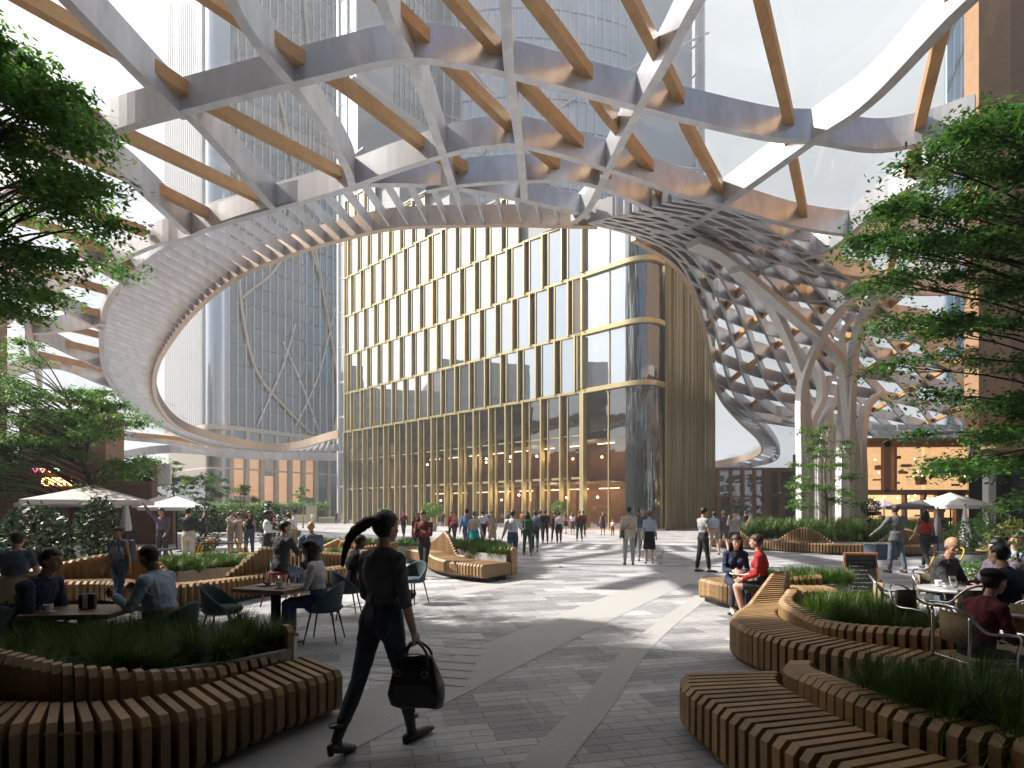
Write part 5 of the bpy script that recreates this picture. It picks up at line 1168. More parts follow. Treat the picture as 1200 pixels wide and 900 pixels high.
def finish_people():
    raws=[build_raw(p) for p in PEOPLE]
    dg=bpy.context.evaluated_depsgraph_get(); dg.update()
    for p,o in zip(PEOPLE,raws):
        me=bpy.data.meshes.new_from_object(o.evaluated_get(dg)); me.name='body'
        nv=len(me.vertices); co=np.empty(nv*3,dtype=np.float32); me.vertices.foreach_get('co',co); co=co.reshape(-1,3)
        nf=len(me.polygons); fc=np.empty(nf*3,dtype=np.float32); me.polygons.foreach_get('center',fc); fc=fc.reshape(-1,3)
        best=np.full(nf,9.0); lab=np.zeros(nf,int); tt=np.zeros(nf); names=['head','neck','torso','pelvis','thigh','shin','foot','uarm','farm','hand']
        for (nm,a,b,r) in p['seg']:
            a=np.array(a);b=np.array(b);d=b-a;t=np.clip(((fc-a)@d)/(d@d+1e-9),0,1); q=np.linalg.norm(fc-(a+t[:,None]*d),axis=1)-r
            m=q<best; best[m]=q[m]; lab[m]=names.index(nm); tt[m]=t[m]
        L_=lambda n: lab==names.index(n)
        mi=np.zeros(nf,int)                              # 0 skin 1 top 2 bottom 3 shoe
        mi[L_('torso')]=1; mi[L_('pelvis')]=2 if not p['jacket'] else 1
        sl=p['sleeve']; mi[L_('uarm')&(tt<{'long':2,'short':.62,'none':.0,'half':2}[sl])]=1
        mi[L_('farm')&(tt<{'long':.93,'short':0,'none':0,'half':.25}[sl])]=1
        lg=p['legs']; 
        mi[L_('thigh')&(tt<{'trousers':2,'shorts':.75,'skirt':.8,'short_skirt':.45}[lg])]=2
        if p['jacket']: mi[L_('thigh')&(tt<.12)]=1
        if lg=='trousers': mi[L_('shin')&(tt<.94)]=2
        mi[L_('foot')]=3
        if p['heel']: mi[L_('shin')&(tt>.66)]=3
        nk=L_('neck')&(tt<.25)
        if sl in('long','half'): mi[nk]=1
        if sl=='none': mi[L_('uarm')&(tt<.12)]=1
        me.materials.clear()
        top=CL[p['top']]; bot=CL[p['bottom']]
        for m in (SK[p['skin']],top,bot,p['shoes']): me.materials.append(m)
        me.polygons.foreach_set('material_index',mi.astype(np.int32))
        # garment hems: push clothed vertices outward, with folds
        vn=np.empty(nv*3,dtype=np.float32); me.vertices.foreach_get('normal',vn); vn=vn.reshape(-1,3)
        nl=len(me.loops); lv=np.empty(nl,dtype=np.int32); me.loops.foreach_get('vertex_index',lv); ls_=np.empty(nf,dtype=np.int32); lt=np.empty(nf,dtype=np.int32); me.polygons.foreach_get('loop_start',ls_); me.polygons.foreach_get('loop_total',lt)
        lf=np.repeat(np.arange(nf),lt); 
        cloth=np.ones(nv); ismi=(mi==1)|(mi==2); np.minimum.at(cloth,lv,ismi[lf].astype(float))
        wr=np.random.RandomState(len(p['label'])); acc=np.zeros(nv)
        for q_ in range(9):
            kv=wr.normal(0,1,3)*np.array([26,26,17]); acc+=np.sin(co@kv+wr.uniform(0,6.28)+1.2*np.sin(co@(wr.normal(0,9,3))))
        acc/=3.0; fold=.0085*(.5-np.minimum(1.0,np.abs(acc)*1.5))
        off=(.011 if p['near'] or p['loc'].y<20 else .014)+fold
        if not p['near']:
            co=co+vn*(cloth*off)[:,None]
            me.vertices.foreach_set('co',co.astype(np.float32).reshape(-1))
        me.update()
        t=thing('person',p['label'],'person',p['loc'],p['face'],p['group'])
        bo=bpy.data.objects.new('body',me); C.objects.link(bo); bo.parent=t
        if p['near']:
            slim=np.where(co[:,2]<(.80*p['h']/1.75) if not p['sit'] else co[:,2]<.50,.35,1.0)
            shell=co+vn*(off*slim)[:,None]
            for code,nm,mm in ((1,'shirt' if not p['jacket'] else 'jacket',top),(2,'trousers' if lg=='trousers' else 'skirt' if 'skirt' in lg else 'shorts',bot)):
                sel=np.where(mi==code)[0]
                if len(sel)==0: continue
                fl=[lv[ls_[f]:ls_[f]+lt[f]] for f in sel]; u=np.unique(np.concatenate(fl)); mp=np.full(nv,-1); mp[u]=np.arange(len(u))
                m2=bpy.data.meshes.new(nm); m2.from_pydata(shell[u].tolist(),[],[mp[f].tolist() for f in fl]); m2.materials.append(mm); m2.polygons.foreach_set('use_smooth',[True]*len(fl)); m2.update()
                g2=bpy.data.objects.new(nm,m2); C.objects.link(g2); g2.parent=t
                sd=g2.modifiers.new('t','SOLIDIFY'); sd.thickness=.005; sd.offset=-1
        bpy.data.objects.remove(o)
        k=p['k']; pel=p['pel']; T=p['T']
        hairpiece(p,t)
        if p['loc'].y<13 or p['near']: face_bits(p,t)
        if 'skirt' in lg and not p['sit']:
            Ls=.56 if lg=='skirt' else .36; mb=MB(); n=24; vs=[]
            for i in range(6):
                u=i/5; 
                for j in range(n):
                    q=2*PI*j/n; r_=(.168+.045*u+.010*u*math.sin(q*7))*k; vs.append(pel+Vector((math.cos(q)*r_,math.sin(q)*r_*.80,(.09-Ls*u)*k)))
            mb.add(vs,[(i*n+j,i*n+(j+1)%n,(i+1)*n+(j+1)%n,(i+1)*n+j) for i in range(5) for j in range(n)]); mb.build('skirt',bot,t,True)
        if p['jacket'] and not p['sit']:
            mb=MB(); n=24; vs=[]
            for i in range(5):
                u=i/4
                for j in range(n):
                    q=2*PI*j/n; r_=(.170+.022*u)*k; vs.append(pel+T(Vector((math.cos(q)*r_,math.sin(q)*r_*.76,(.14-.27*u)*k))))
            mb.add(vs,[(i*n+j,i*n+(j+1)%n,(i+1)*n+(j+1)%n,(i+1)*n+j) for i in range(4) for j in range(n)]); o2=mb.build('jacket_hem',top,t,True); sd=o2.modifiers.new('t','SOLIDIFY'); sd.thickness=.012
        if p['heel']:
            for nm in 'LR':
                an=p['J']['ank'+nm]; fd=p['J']['fd'+nm]; mb=MB(); c=an-fd*.055*k; d=(p['J']['toe'+nm]-an).normalized(); zb=min(0,0)
                mb.tube([c+Vector((0,0,-.03)),c+Vector((0,0,-.075))-fd*.005,c+Vector((0,0,-.095))],[.030,.024,.022],8); mb.build('boot_heel',M_shoe,t,True)
                mb=MB(); mb.tube([an+Vector((0,0,.10)),an+Vector((0,0,.115))],[.052,.053],12); mb.build('boot_strap',M_shoe,t,True)
        if p['extras']: p['extras'](p,t)
# ---- things people carry or wear
def shoulder_bag(col,label,side=1,z=.0,strap=True):
    def f(p,t):
        k=p['k']; pel=p['pel']; mb=MB(); c=pel+Vector((side*.21,-.02,-.02+z))*1.0
        b=thing('shoulder_bag',label,'bag',(0,0,0))
        b.matrix_world=Matrix.Translation(p['loc'])@Matrix.Rotation(p['face'],4,'Z')
        b.location=p['loc']; b.rotation_euler=(0,0,p['face'])
        mb.box(-.05,.05,-.13,.13,-.13,.11,Matrix.Translation(c)); o=mb.build('pouch',CL[col],b,bevel=.03)
        mb=MB(); sh=p['J']['shL' if side>0 else 'shR']; m=pel+p['T'](Vector((0,.13,.3))*k); mb.tube(smooth_path([c+Vector((0,.05,.1)),m,sh+Vector((0,.03,.06)),pel+p['T'](Vector((0,-.125,.3))*k),c+Vector((0,-.05,.1))],5),.012,6); mb.build('strap',CL[col],b,True)
    return f
def backpack(col,label):
    def f(p,t):
        k=p['k']; pel=p['pel']; T=p['T']; b=thing('backpack',label,'backpack',p['loc'],p['face'])
        mb=MB(); c=pel+T(Vector((0,-.20,.30))*k); M=Matrix.Translation(c)@Matrix.Rotation(-R(p['pose'].get('lean',0)),4,'X'); mb.box(-.14,.14,-.07,.08,-.20,.20,M); mb.build('pack',CL[col],b,bevel=.05)
        mb=MB(); mb.box(-.10,.10,-.10,-.07,-.16,.0,M); mb.build('pocket',CL[col],b,bevel=.012)
        for sd in (-1,1):
            mb=MB(); mb.tube(smooth_path([pel+T(Vector((sd*.10,-.13,.47))*k),pel+T(Vector((sd*.11,.02,.535))*k),pel+T(Vector((sd*.11,.135,.38))*k),pel+T(Vector((sd*.15,.05,.17))*k),pel+T(Vector((sd*.12,-.13,.15))*k)],5),.016,6); mb.build('strap',CL[col],b,True)
    return f
ST={'armL':4,'armR':4}
WA={'hipL':24,'kneeL':4,'hipR':-16,'kneeR':22,'footR':-25,'armL':-18,'armR':20,'elL':18,'elR':25,'lean':3}
WB={'hipR':24,'kneeR':4,'hipL':-16,'kneeL':22,'footL':-25,'armR':-18,'armL':20,'elR':18,'elL':25,'lean':3}
SM={'hipL':14,'kneeL':3,'hipR':-9,'kneeR':12,'footR':-10,'armL':-8,'armR':10,'elL':12,'elR':15,'lean':1}
SIT={'hipL':86,'hipR':86,'kneeL':84,'kneeR':88,'armL':30,'armR':28,'elL':55,'elR':60,'lean':6,'inL':20,'inR':20}
HOLD={'armL':20,'armR':22,'elL':95,'elR':98,'inL':25,'inR':30,'abdL':6,'abdR':6,'nod':15}
def mix(a,**k): d=dict(a); d.update(k); return d
# ---- walking woman in the foreground
def handbag(p,t):
    hd=p['J']['handR']; m4=Matrix.Translation(p['loc'])@Matrix.Rotation(p['face'],4,'Z'); w=m4@hd
    b=thing('handbag','large black leather handbag held by the walking woman in black','handbag',(w.x,w.y,w.z-.36),R(-12))
    mb=MB(); n=28; prof=[(-.17,.85,.9),(-.165,.98,1.0),(-.10,1.06,1.08),(-.02,1.02,1.0),(.07,.88,.75),(.14,.70,.42),(.175,.60,.22)]; vs=[]
    for (z,sx_,sy_) in prof:
        for j in range(n):
            q=2*PI*j/n; cx_,cy_=math.cos(q),math.sin(q); e=.55
            x=math.copysign(abs(cx_)**e,cx_)*.19*sx_; y=math.copysign(abs(cy_)**e,cy_)*.095*sy_
            wr=1+.035*math.sin(q*5+z*30)+.02*math.sin(q*11-z*50); vs.append((x*wr,y*wr,z+.10+.012*math.sin(x*22)))
    k=len(prof); mb.add(vs,[(i*n+j,i*n+(j+1)%n,(i+1)*n+(j+1)%n,(i+1)*n+j) for i in range(k-1) for j in range(n)]+[tuple(range(n-1,-1,-1)),tuple((k-1)*n+j for j in range(n))])
    o=mb.build('bag_body',M_shoe,b,True)
    for sy_ in (-1,1):
        mb=MB(); mb.tube(smooth_path([(-.10,sy_*.05,.20),(-.085,sy_*.04,.31),(0,sy_*.012,.375),(.085,sy_*.04,.31),(.10,sy_*.05,.20)],6),.010,8); mb.build('handle',M_shoe,b,True)
    mb=MB(); mb.box(-.13,.13,-.112,-.100,.06,.10); mb.build('front_strap',M_shoe,b,bevel=.004)
    mb=MB(); mb.tube([(-.125,0,.275),(0,0,.29),(.125,0,.275)],.006,6); mb.build('zip',mat('brass',(.35,.27,.12),.35,.9),b)
    for sx_ in (-1,1): mb=MB(); mb.tube([(sx_*.10+.022*math.cos(a),-.115,.18+.022*math.sin(a)) for a in [2*PI*i/10 for i in range(11)]],.004,6,False); mb.build('ring',MATS['brass'],b)
tl=[Vector((0,-.075,.04)),Vector((-.035,-.13,.035)),Vector((-.09,-.17,-.01)),Vector((-.155,-.20,-.08)),Vector((-.19,-.22,-.19)),Vector((-.20,-.23,-.31))]
person('woman in black walking away in the foreground with a ponytail and a large handbag',447,0,-30,{'hipL':-17,'kneeL':12,'footL':-18,'outL':3,'hipR':16,'kneeR':5,'footR':2,'armR':3,'abdR':10,'elR':8,'curlR':1.0,'armL':8,'abdL':10,'elL':78,'inL':40,'lean':2,'nod':4,'turn':-12,'armspine':0},h=1.69,fem=True,top='softblack',bottom='inkjeans',sleeve='half',skin='fair',hair='black',style='pony',heel=True,near=True,extras=handbag,loc=((447-600)/F*4.12,4.12,0),tail=tl,build=1.02)
# ---- left terrace, near
person('bearded man in a navy shirt sitting at the left edge, leaning on the table',0,0,-86,mix(SIT,lean=24,armL=32,elL=42,armR=34,elR=38,inL=12,inR=24,nod=-8,hipL=84,hipR=84,curlL=.3,curlR=.3),h=1.80,top='navy',bottom='darkjeans',sleeve='half',skin='tan',hair='black',sit=.46,near=True,loc=(-4.83,5.60,0),build=1.05)
person('man in a pale blue shirt sitting at the table and looking at his phone',0,0,88,mix(SIT,lean=10,armL=34,elL=86,armR=34,elR=88,inL=22,inR=22,nod=14,curlL=.9,curlR=.9),h=1.76,top='paleblue',bottom='khaki',skin='brown',hair='black',style='crop',sit=.46,near=True,belly=True,loc=(-3.58,5.85,0),build=1.06)
person('girl in a white top with a dark backpack standing behind the phone table',140,716,172,mix(SM,nod=2),h=1.42,fem=True,top='lightgrey',bottom='jeans',sleeve='none',skin='tan',hair='brown',style='bun',build=.92,extras=backpack('slate','dark backpack on the girl in the white top'))
person('man in a grey t-shirt seen from behind at the left edge',0,0,12,mix(SIT,lean=8,armL=30,elL=50),h=1.80,top='slate',bottom='khaki',sleeve='short',skin='fair',hair='brown',sit=.46,loc=((16-600)/F*8.9,8.9,0),build=1.08)
person('man with a floral bag and black clothes walking away beyond the grey t-shirt',66,659,-20,SM,h=1.76,top='charcoal',bottom='black',sleeve='short',skin='fair',hair='grey',extras=backpack('floral','floral patterned backpack on the man in black at the far left'))
person('man in a mauve sweater raising one arm beside his friend',190,664,176,mix(ST,armL=10,armR=152,abdR=28,elR=10,nod=14,elL=40),h=1.80,top='mauve',bottom='charcoal',skin='tan',hair='black')
person('man in a dark grey hooded top seen from behind with pale trousers',221,667,6,mix(ST,armR=60,elR=95,armL=55,elL=95,inL=20),h=1.80,top='charcoal',bottom='cream',skin='fair',hair='black',style='crop',build=1.06)
person('woman with long dark hair and white sleeves sitting at the near square table',0,0,92,mix(SIT,lean=10,armL=24,elL=62,armR=20,elR=60,inL=28,inR=18,nod=12),h=1.68,fem=True,top='white',bottom='jeans',skin='fair',hair='black',style='long',sit=.47,near=True,loc=((376-600)/F*7.5,7.5,0))
person('dark clothed woman on the grey chair partly hidden by the ponytail',0,0,-60,mix(SIT,lean=14,nod=16),h=1.70,fem=True,top='black',bottom='black',skin='dark',hair='black',style='crop',sit=.47,loc=((408-600)/F*9.2,9.2,0))
person('man in a dark suit seen from behind on a high stool',0,0,-28,mix(SIT,hipL=70,hipR=76,kneeL=75,kneeR=80,lean=10,armR=45,elR=60,turn=-35),h=1.78,top='charcoal',bottom='slate',skin='fair',hair='brown',sit=.62,loc=((327-600)/F*10.4,10.4,0),jacket=True)
person('balding man in a grey jacket sitting to the right of the suited man',0,0,25,mix(SIT,lean=8,armL=30,elL=60),h=1.74,top='slate',bottom='charcoal',skin='tan',hair='brown',style='bald',sit=.6,loc=((365-600)/F*12.2,12.2,0))
person('waitress in a white shirt and black skirt with a bun standing by the table',313,667,-70,mix(ST,armR=30,elR=50),h=1.70,fem=True,top='white',bottom='black',legs='skirt',skin='dark',hair='black',style='afro')
person('person in a white shirt with a tan bag leaning over the far table',343,655,50,mix(ST,lean=25,armL=50,elL=40,armR=45),h=1.70,fem=True,top='white',bottom='khaki',skin='tan',hair='brown',style='short',extras=shoulder_bag('khaki','tan bag on the hip of the person in the white shirt'))
person('auburn haired woman in a black top and pale jeans standing behind the yellow chairs',292,655,-150,mix(ST,armL=40,elL=100,armR=42,elR=95,inL=30,inR=30),h=1.70,fem=True,top='black',bottom='slate',sleeve='none',skin='fair',hair='red',style='long')
person('man in a beige coat hugging someone beside the small parasol',270,648,-95,mix(ST,armL=60,elL=50,armR=60,elR=50,inL=30,inR=30,lean=5),h=1.74,top='cream',bottom='beige',skin='fair',hair='brown')
person('woman in a tan dress being hugged beside the small parasol',280,648,88,mix(ST,armL=65,elL=50,armR=65,elR=50,inL=30,inR=30),h=1.66,fem=True,top='beige',bottom='beige',legs='skirt',skin='fair',hair='red',style='bun')
GR='people gathered near the hedge'
for i,(x,y,t_,c_,b_) in enumerate([(322,640,'red and white top','red','black'),(330,641,'white top','white','black'),(338,639,'maroon top','maroon','charcoal'),(345,642,'black and white outfit','white','charcoal')]):
    person(['leftmost','second','third','rightmost'][i]+' of four clustered people behind the suited man, in a '+t_,x,y,[150,200,170,120][i],SM,h=1.68+.03*i,fem=i%2==0,top=c_,bottom=b_,skin=['tan','fair','brown','tan'][i],hair='black',style=['long','short','short','bun'][i],group=GR)
person('person in white standing by the yellow stone wall far away',366,615,180,ST,h=1.6,fem=True,top='white',bottom='cream',skin='fair',hair='brown')
person('person in black standing at the far left corner of the gold building',394,614,170,ST,h=1.8,top='black',bottom='black',skin='tan',hair='black')
# ---- middle plaza
def camera_prop(p,t):
    m4=Matrix.Translation(p['loc'])@Matrix.Rotation(p['face'],4,'Z'); w=m4@((p['J']['handL']+p['J']['handR'])/2)
    b=thing('camera','black camera held by the man in dark clothes in mid plaza','camera',w,p['face']); mb=MB(); mb.box(-.07,.07,-.03,.03,-.04,.04); mb.build('body',M_black,b,bevel=.008); mb=MB(); mb.tube([(0,.03,0),(0,.10,0)],.03,12); mb.build('lens',M_black,b)
person('man in dark patterned clothes carrying a camera, walking across the middle',497,677,168,mix(WA,**{'armL':25,'armR':25,'elL':85,'elR':88,'inL':30,'inR':30,'nod':12}),h=1.74,top='maroon',bottom='black',skin='tan',hair='black',near=False,extras=camera_prop)
person('long haired woman in dark red directly behind the man with the camera',489,655,170,WB,h=1.68,fem=True,top='maroon',bottom='black',skin='fair',hair='red',style='long')
MP='people strolling in front of the gold building'
rows=[
 ('lone figure in dark red and black near the gold columns',473,629,175,WA,'maroon','black','long','trousers','tan','brown','short',False,1.76),
 ('pair of two, left one in a red shirt and black trousers',529,634,200,SM,'red','black','long','trousers','fair','brown','short',True,1.68),
 ('woman in a pink shirt and black trousers beside the red shirt',533,634.5,150,SM,'pink','black','long','trousers','tan','black','bun',True,1.68),
 ('man in a blue shirt seen from behind, left of the turquoise skirt',547,648,-12,WA,'blue','jeans','long','trousers','fair','black','short',False,1.84),
 ('man in a white short sleeved shirt beyond the turquoise skirt',566,638,20,WB,'white','charcoal','short','trousers','tan','black','short',False,1.78),
 ('man in royal blue between the white shirt and the beige dress',571,631,10,SM,'blue','navy','long','trousers','tan','black','short',False,1.74),
 ('woman in a tight beige dress walking towards the camera',577,641,175,WB,'beige','beige','none','skirt','tan','brown','bun',True,1.72),
 ('woman with a green backpack and olive clothes in mid plaza',618,651.5,4,SM,'green','green','long','trousers','fair','black','long',True,1.68),
 ('man in a dark jacket just right of the green backpack',627,647,-8,WA,'slate','charcoal','long','trousers','tan','brown','short',False,1.76),
 ('man in a white top and grey trousers left of the black suit',633,636,0,SM,'lightgrey','slate','long','trousers','fair','brown','short',False,1.76),
 ('man in a black suit seen from behind among the strollers',639,637,-5,SM,'black','black','long','trousers','tan','black','short',False,1.78),
 ('woman in a maroon top next to the one in white, seen from behind',650,635.5,10,SM,'maroon','charcoal','long','trousers','fair','brown','short',True,1.70),
 ('woman in a white top and black trousers, seen from behind, right of maroon',655,636.5,-10,SM,'white','black','long','trousers','fair','black','bun',True,1.66),
 ('woman in a pink top and black skirt left of the ball tree',663,626,20,WB,'pink','black','short','short_skirt','tan','brown','long',True,1.66),
 ('woman in a white blouse and dark skirt right of the ball tree',671,627,-15,SM,'white','charcoal','short','skirt','fair','red','long',True,1.66),
 ('man in a maroon shirt seen from behind at the bright mullion',679,634.5,0,SM,'maroon','charcoal','long','trousers','tan','brown','crop',False,1.76),
 ('man in brown beside the maroon shirt',683.5,629,10,ST,'brown','black','long','trousers','brown','black','short',False,1.76),
 ('woman in a black dress standing alone before the corner glass',706.5,627,160,ST,'black','black','none','skirt','tan','black','bun',True,1.72),
 ('child in a white shirt and red trousers before the corner glass',718,628,150,ST,'white','red','short','trousers','fair','blond','short',True,1.15),
 ('woman in a white top standing behind the child',719,617,190,ST,'white','black','short','trousers','fair','red','long',True,1.7),
 ('distant person in pink near the left gold columns',433,613.5,170,SM,'pink','slate','long','trousers','tan','brown','short',True,1.7),
 ('distant person in white near the left gold columns',444,614,10,SM,'white','lightgrey','long','trousers','fair','brown','short',False,1.75),
 ('distant person in black beside the one in white',450,613,180,SM,'black','black','long','trousers','tan','black','short',False,1.78),
 ('person in grey by the gold columns right of the red haired woman',519,618,0,SM,'brown','charcoal','long','trousers','tan','black','short',False,1.76),
 ('person in white in the shade of the columns between the two strolling groups',588,618,40,ST,'white','charcoal','long','trousers','fair','brown','short',True,1.7),
 ('dark coated person close to the lobby glass, mid facade',595,619,-30,SM,'charcoal','black','long','trousers','tan','black','short',False,1.8),
 ('person in an orange top beside the lobby glass, just left of the backpack',612,619,-20,SM,'orange','charcoal','long','trousers','tan','black','short',False,1.72),
 ('small figure in blue by the lobby doors behind the two suits',641,617,0,SM,'blue','navy','long','trousers','tan','black','short',False,1.75),
]
for (lab,x,y,fa,po,tp,bt_,sl,lg,sk,hr,sty,fm,hh) in rows:
    ex=None
    if lab.startswith('woman with a green'): ex=backpack('green','green backpack in mid plaza')
    person(lab,x,y,fa,po,h=hh,fem=fm,top=tp,bottom=bt_,sleeve=sl,legs=lg,skin=sk,hair=hr,style=sty,group=MP,extras=ex)
person('woman in a cream knit top and bright turquoise skirt seen from behind',556,655,-18,mix(WB,abdL=22,abdR=22),h=1.74,fem=True,top='cream',bottom='teal',legs='skirt',skin='fair',hair='grey',style='short')
person('man in a white shirt and blue jeans striding to the left of centre',601,664.5,12,{'hipL':-24,'kneeL':16,'footL':-24,'hipR':20,'kneeR':3,'armL':22,'elL':20,'armR':34,'abdR':24,'elR':50,'lean':3},h=1.78,top='white',bottom='jeans',skin='tan',hair='brown',style='short')
person('man in an off-white suit with a brown shoulder bag standing with his back turned',737,662,-6,mix(ST,armR=20,elR=40),h=1.84,top='cream',bottom='lightgrey',shoes=M_shoeb,skin='tan',hair='black',style='short',jacket=True,extras=shoulder_bag('brown','brown shoulder bag of the man in the off-white suit',-1))
person('man in black standing between the off-white suit and the denim jacket',748,642,160,ST,h=1.78,top='black',bottom='charcoal',skin='brown',hair='black')
person('man with sunglasses and a grey top facing the camera behind the denim jacket',753,657,172,ST,h=1.80,top='slate',bottom='lightgrey',skin='fair',hair='grey',style='crop')
person('woman in a denim jacket and black skirt seen from behind beside the little dog',761,660.5,-8,mix(ST,armL=15,elL=50),h=1.70,fem=True,top='paleblue',bottom='black',legs='skirt',skin='fair',hair='red',style='bun',extras=shoulder_bag('cream','pale handbag on the denim jacketed woman',-1))
person('man in a grey t-shirt and black trousers standing in profile with folded hands',824,670.5,-78,mix(ST,hipL=-8,hipR=8,armL=12,armR=14,elL=80,elR=82,inL=25,inR=25,nod=10),h=1.80,top='lightgrey',bottom='black',sleeve='short',skin='tan',hair='black')
person('woman in a pale blue shirt and beige shorts seen from behind',837,650,0,SM,h=1.70,fem=True,top='paleblue',bottom='beige',sleeve='short',legs='shorts',skin='fair',hair='brown',style='bun')
person('woman in a purple grey tunic walking away next to the pale blue shirt',848,648,-10,WA,h=1.76,fem=True,top='mauve',bottom='mauve',legs='shorts',skin='fair',hair='blond',style='bun')
person('woman in a white top and black trousers raising both hands to her face',861,664,178,mix(ST,armL=70,armR=70,elL=85,elR=85,inL=45,inR=45,abdL=30,abdR=30),h=1.70,fem=True,top='lightgrey',bottom='charcoal',sleeve='short',skin='fair',hair='brown',style='short')
for i,(x,y,c_,lab) in enumerate([(874,632,'charcoal','girl in a dark top and brown skirt beyond the standing group'),(884,616,'black','left of three tiny dark figures by the glazed screen'),(890,617,'charcoal','middle of three tiny dark figures by the glazed screen'),(895,617,'slate','right of three tiny dark figures by the glazed screen')]):
    person(lab,x,y,[10,20,170,0][i],SM,h=1.72,fem=i==0,top=c_,bottom='brown' if i==0 else 'black',legs='skirt' if i==0 else 'trousers',skin='tan',hair='black')
# ---- seated women on the right bench
def book(p,t):
    m4=Matrix.Translation(p['loc'])@Matrix.Rotation(p['face'],4,'Z'); w=m4@((p['J']['handL']+p['J']['handR'])/2+Vector((0,.03,-.05)))
    b=thing('open_book','open pale book on the lap of the dark haired woman','book',w,p['face']+.1)
    for sd in (-1,1): mb=MB(); mb.box(0,sd*.15,-.10,.10,0,.012,Matrix.Rotation(-sd*.12,4,'Y')); mb.build('page_block',mat('paper',(.75,.74,.70),.8),b)
person('long haired woman in a navy jumper sitting on the bench and facing the camera',0,0,170,mix(SIT,lean=8,armL=20,elL=70,armR=20,elR=70,inL=34,inR=34,nod=10,hipL=88,hipR=88,kneeL=78,kneeR=92),h=1.66,fem=True,top='navy',bottom='darkjeans',skin='fair',hair='brown',style='long',sit=.46,near=True,loc=((861-600)/F*9.75,9.75,0),extras=book,shoes=M_shoew)
person('short haired woman in a red jumper sitting on the bench, back turned',0,0,62,mix(SIT,lean=10,armL=18,elL=48,armR=22,elR=50,hipL=86,hipR=82,kneeL=100,kneeR=96),h=1.70,fem=True,top='red',bottom='black',legs='shorts',skin='fair',hair='brown',style='short',sit=.46,near=True,loc=((896-600)/F*9.15,9.15,0))
# ---- right side
person('man in a grey suit walking away past the chalkboard',1050,671.5,2,{'hipL':6,'kneeL':2,'hipR':-8,'kneeR':8,'armL':16,'abdL':34,'elL':22,'armR':20,'elR':60,'lean':2},h=1.86,top='grey',bottom='slate',skin='brown',hair='brown',style='short',jacket=True,build=1.04)
person('woman with very long black hair and a red belt walking beside the grey suit',1085,668,-4,mix(WB,armR=-8),h=1.76,fem=True,top='red',bottom='black',sleeve='none',skin='brown',hair='black',style='long',build=1.02,extras=shoulder_bag('black','black bag of the woman with the red belt',1))
person('bald bearded man in a grey suit sitting at the round cafe table',0,0,-150,mix(SIT,lean=14,armL=36,elL=45,armR=36,elR=45,inL=30,inR=30,turn=-32,nod=6),h=1.80,top='charcoal',bottom='slate',skin='tan',hair='black',style='bald',sit=.46,near=True,loc=((1098-600)/F*7.7,7.7,0),build=1.06,jacket=True)
person('dark haired man in a mauve jacket sitting opposite and reaching across the table',0,0,92,mix(SIT,lean=12,armL=62,elL=12,armR=40,elR=45,inR=20),h=1.76,top='mauve',bottom='charcoal',skin='fair',hair='black',sit=.46,near=True,loc=((1182-600)/F*7.4,7.4,0),jacket=True)
person('person in a navy jacket with a black beanie, back turned, at the right edge',0,0,20,mix(SIT,lean=16,armL=34,elL=50),h=1.76,top='navy',bottom='black',skin='fair',hair='black',style='crop',sit=.46,near=True,loc=((1196-600)/F*6.1,6.1,0),build=1.1)
person('person in a dark red jumper and black beret sitting in profile at the lower right',0,0,-88,mix(SIT,lean=14,armL=22,elL=58,armR=30,elR=52,nod=4),h=1.62,fem=True,top='maroon',bottom='charcoal',skin='fair',hair='brown',style='cap',sit=.38,near=True,loc=((1143-600)/F*4.95,4.95,0),build=1.0)
for i,(x,d,c_,lab,st_) in enumerate([(1018,26,'navy','seated person in navy beside the ball topped tree at the right shops',.45),(1098,24,'orange','diner in orange at the far tables under the white parasol',.45),(1107,25.5,'red','diner in red at the far tables under the white parasol',.45),(1101,28,'teal','diner in green at the back of the far tables',.45),(1188,9.5,'paleblue','person in pale blue sitting behind the mauve jacket at the right edge',.45)]):
    person(lab,0,0,[90,-90,90,170,150][i],SIT,h=1.72,top=c_,bottom='charcoal',skin=['fair','tan','fair','tan','fair'][i],hair='black',sit=st_,loc=((x-600)/F*d,d,0))
for i,(x,y,c_) in enumerate([(1036,622,'beige'),(1043,620,'cream'),(1062,619,'black')]):
    person(['stooping shopper in beige by the small grey parasol','shopper in cream by the small grey parasol','shopper in black beyond the grey suited man'][i],x,y,[60,-20,170][i],mix(SM,lean=[25,0,0][i]),h=1.7,top=c_,bottom='charcoal',skin='tan',hair='brown')
finish_people()
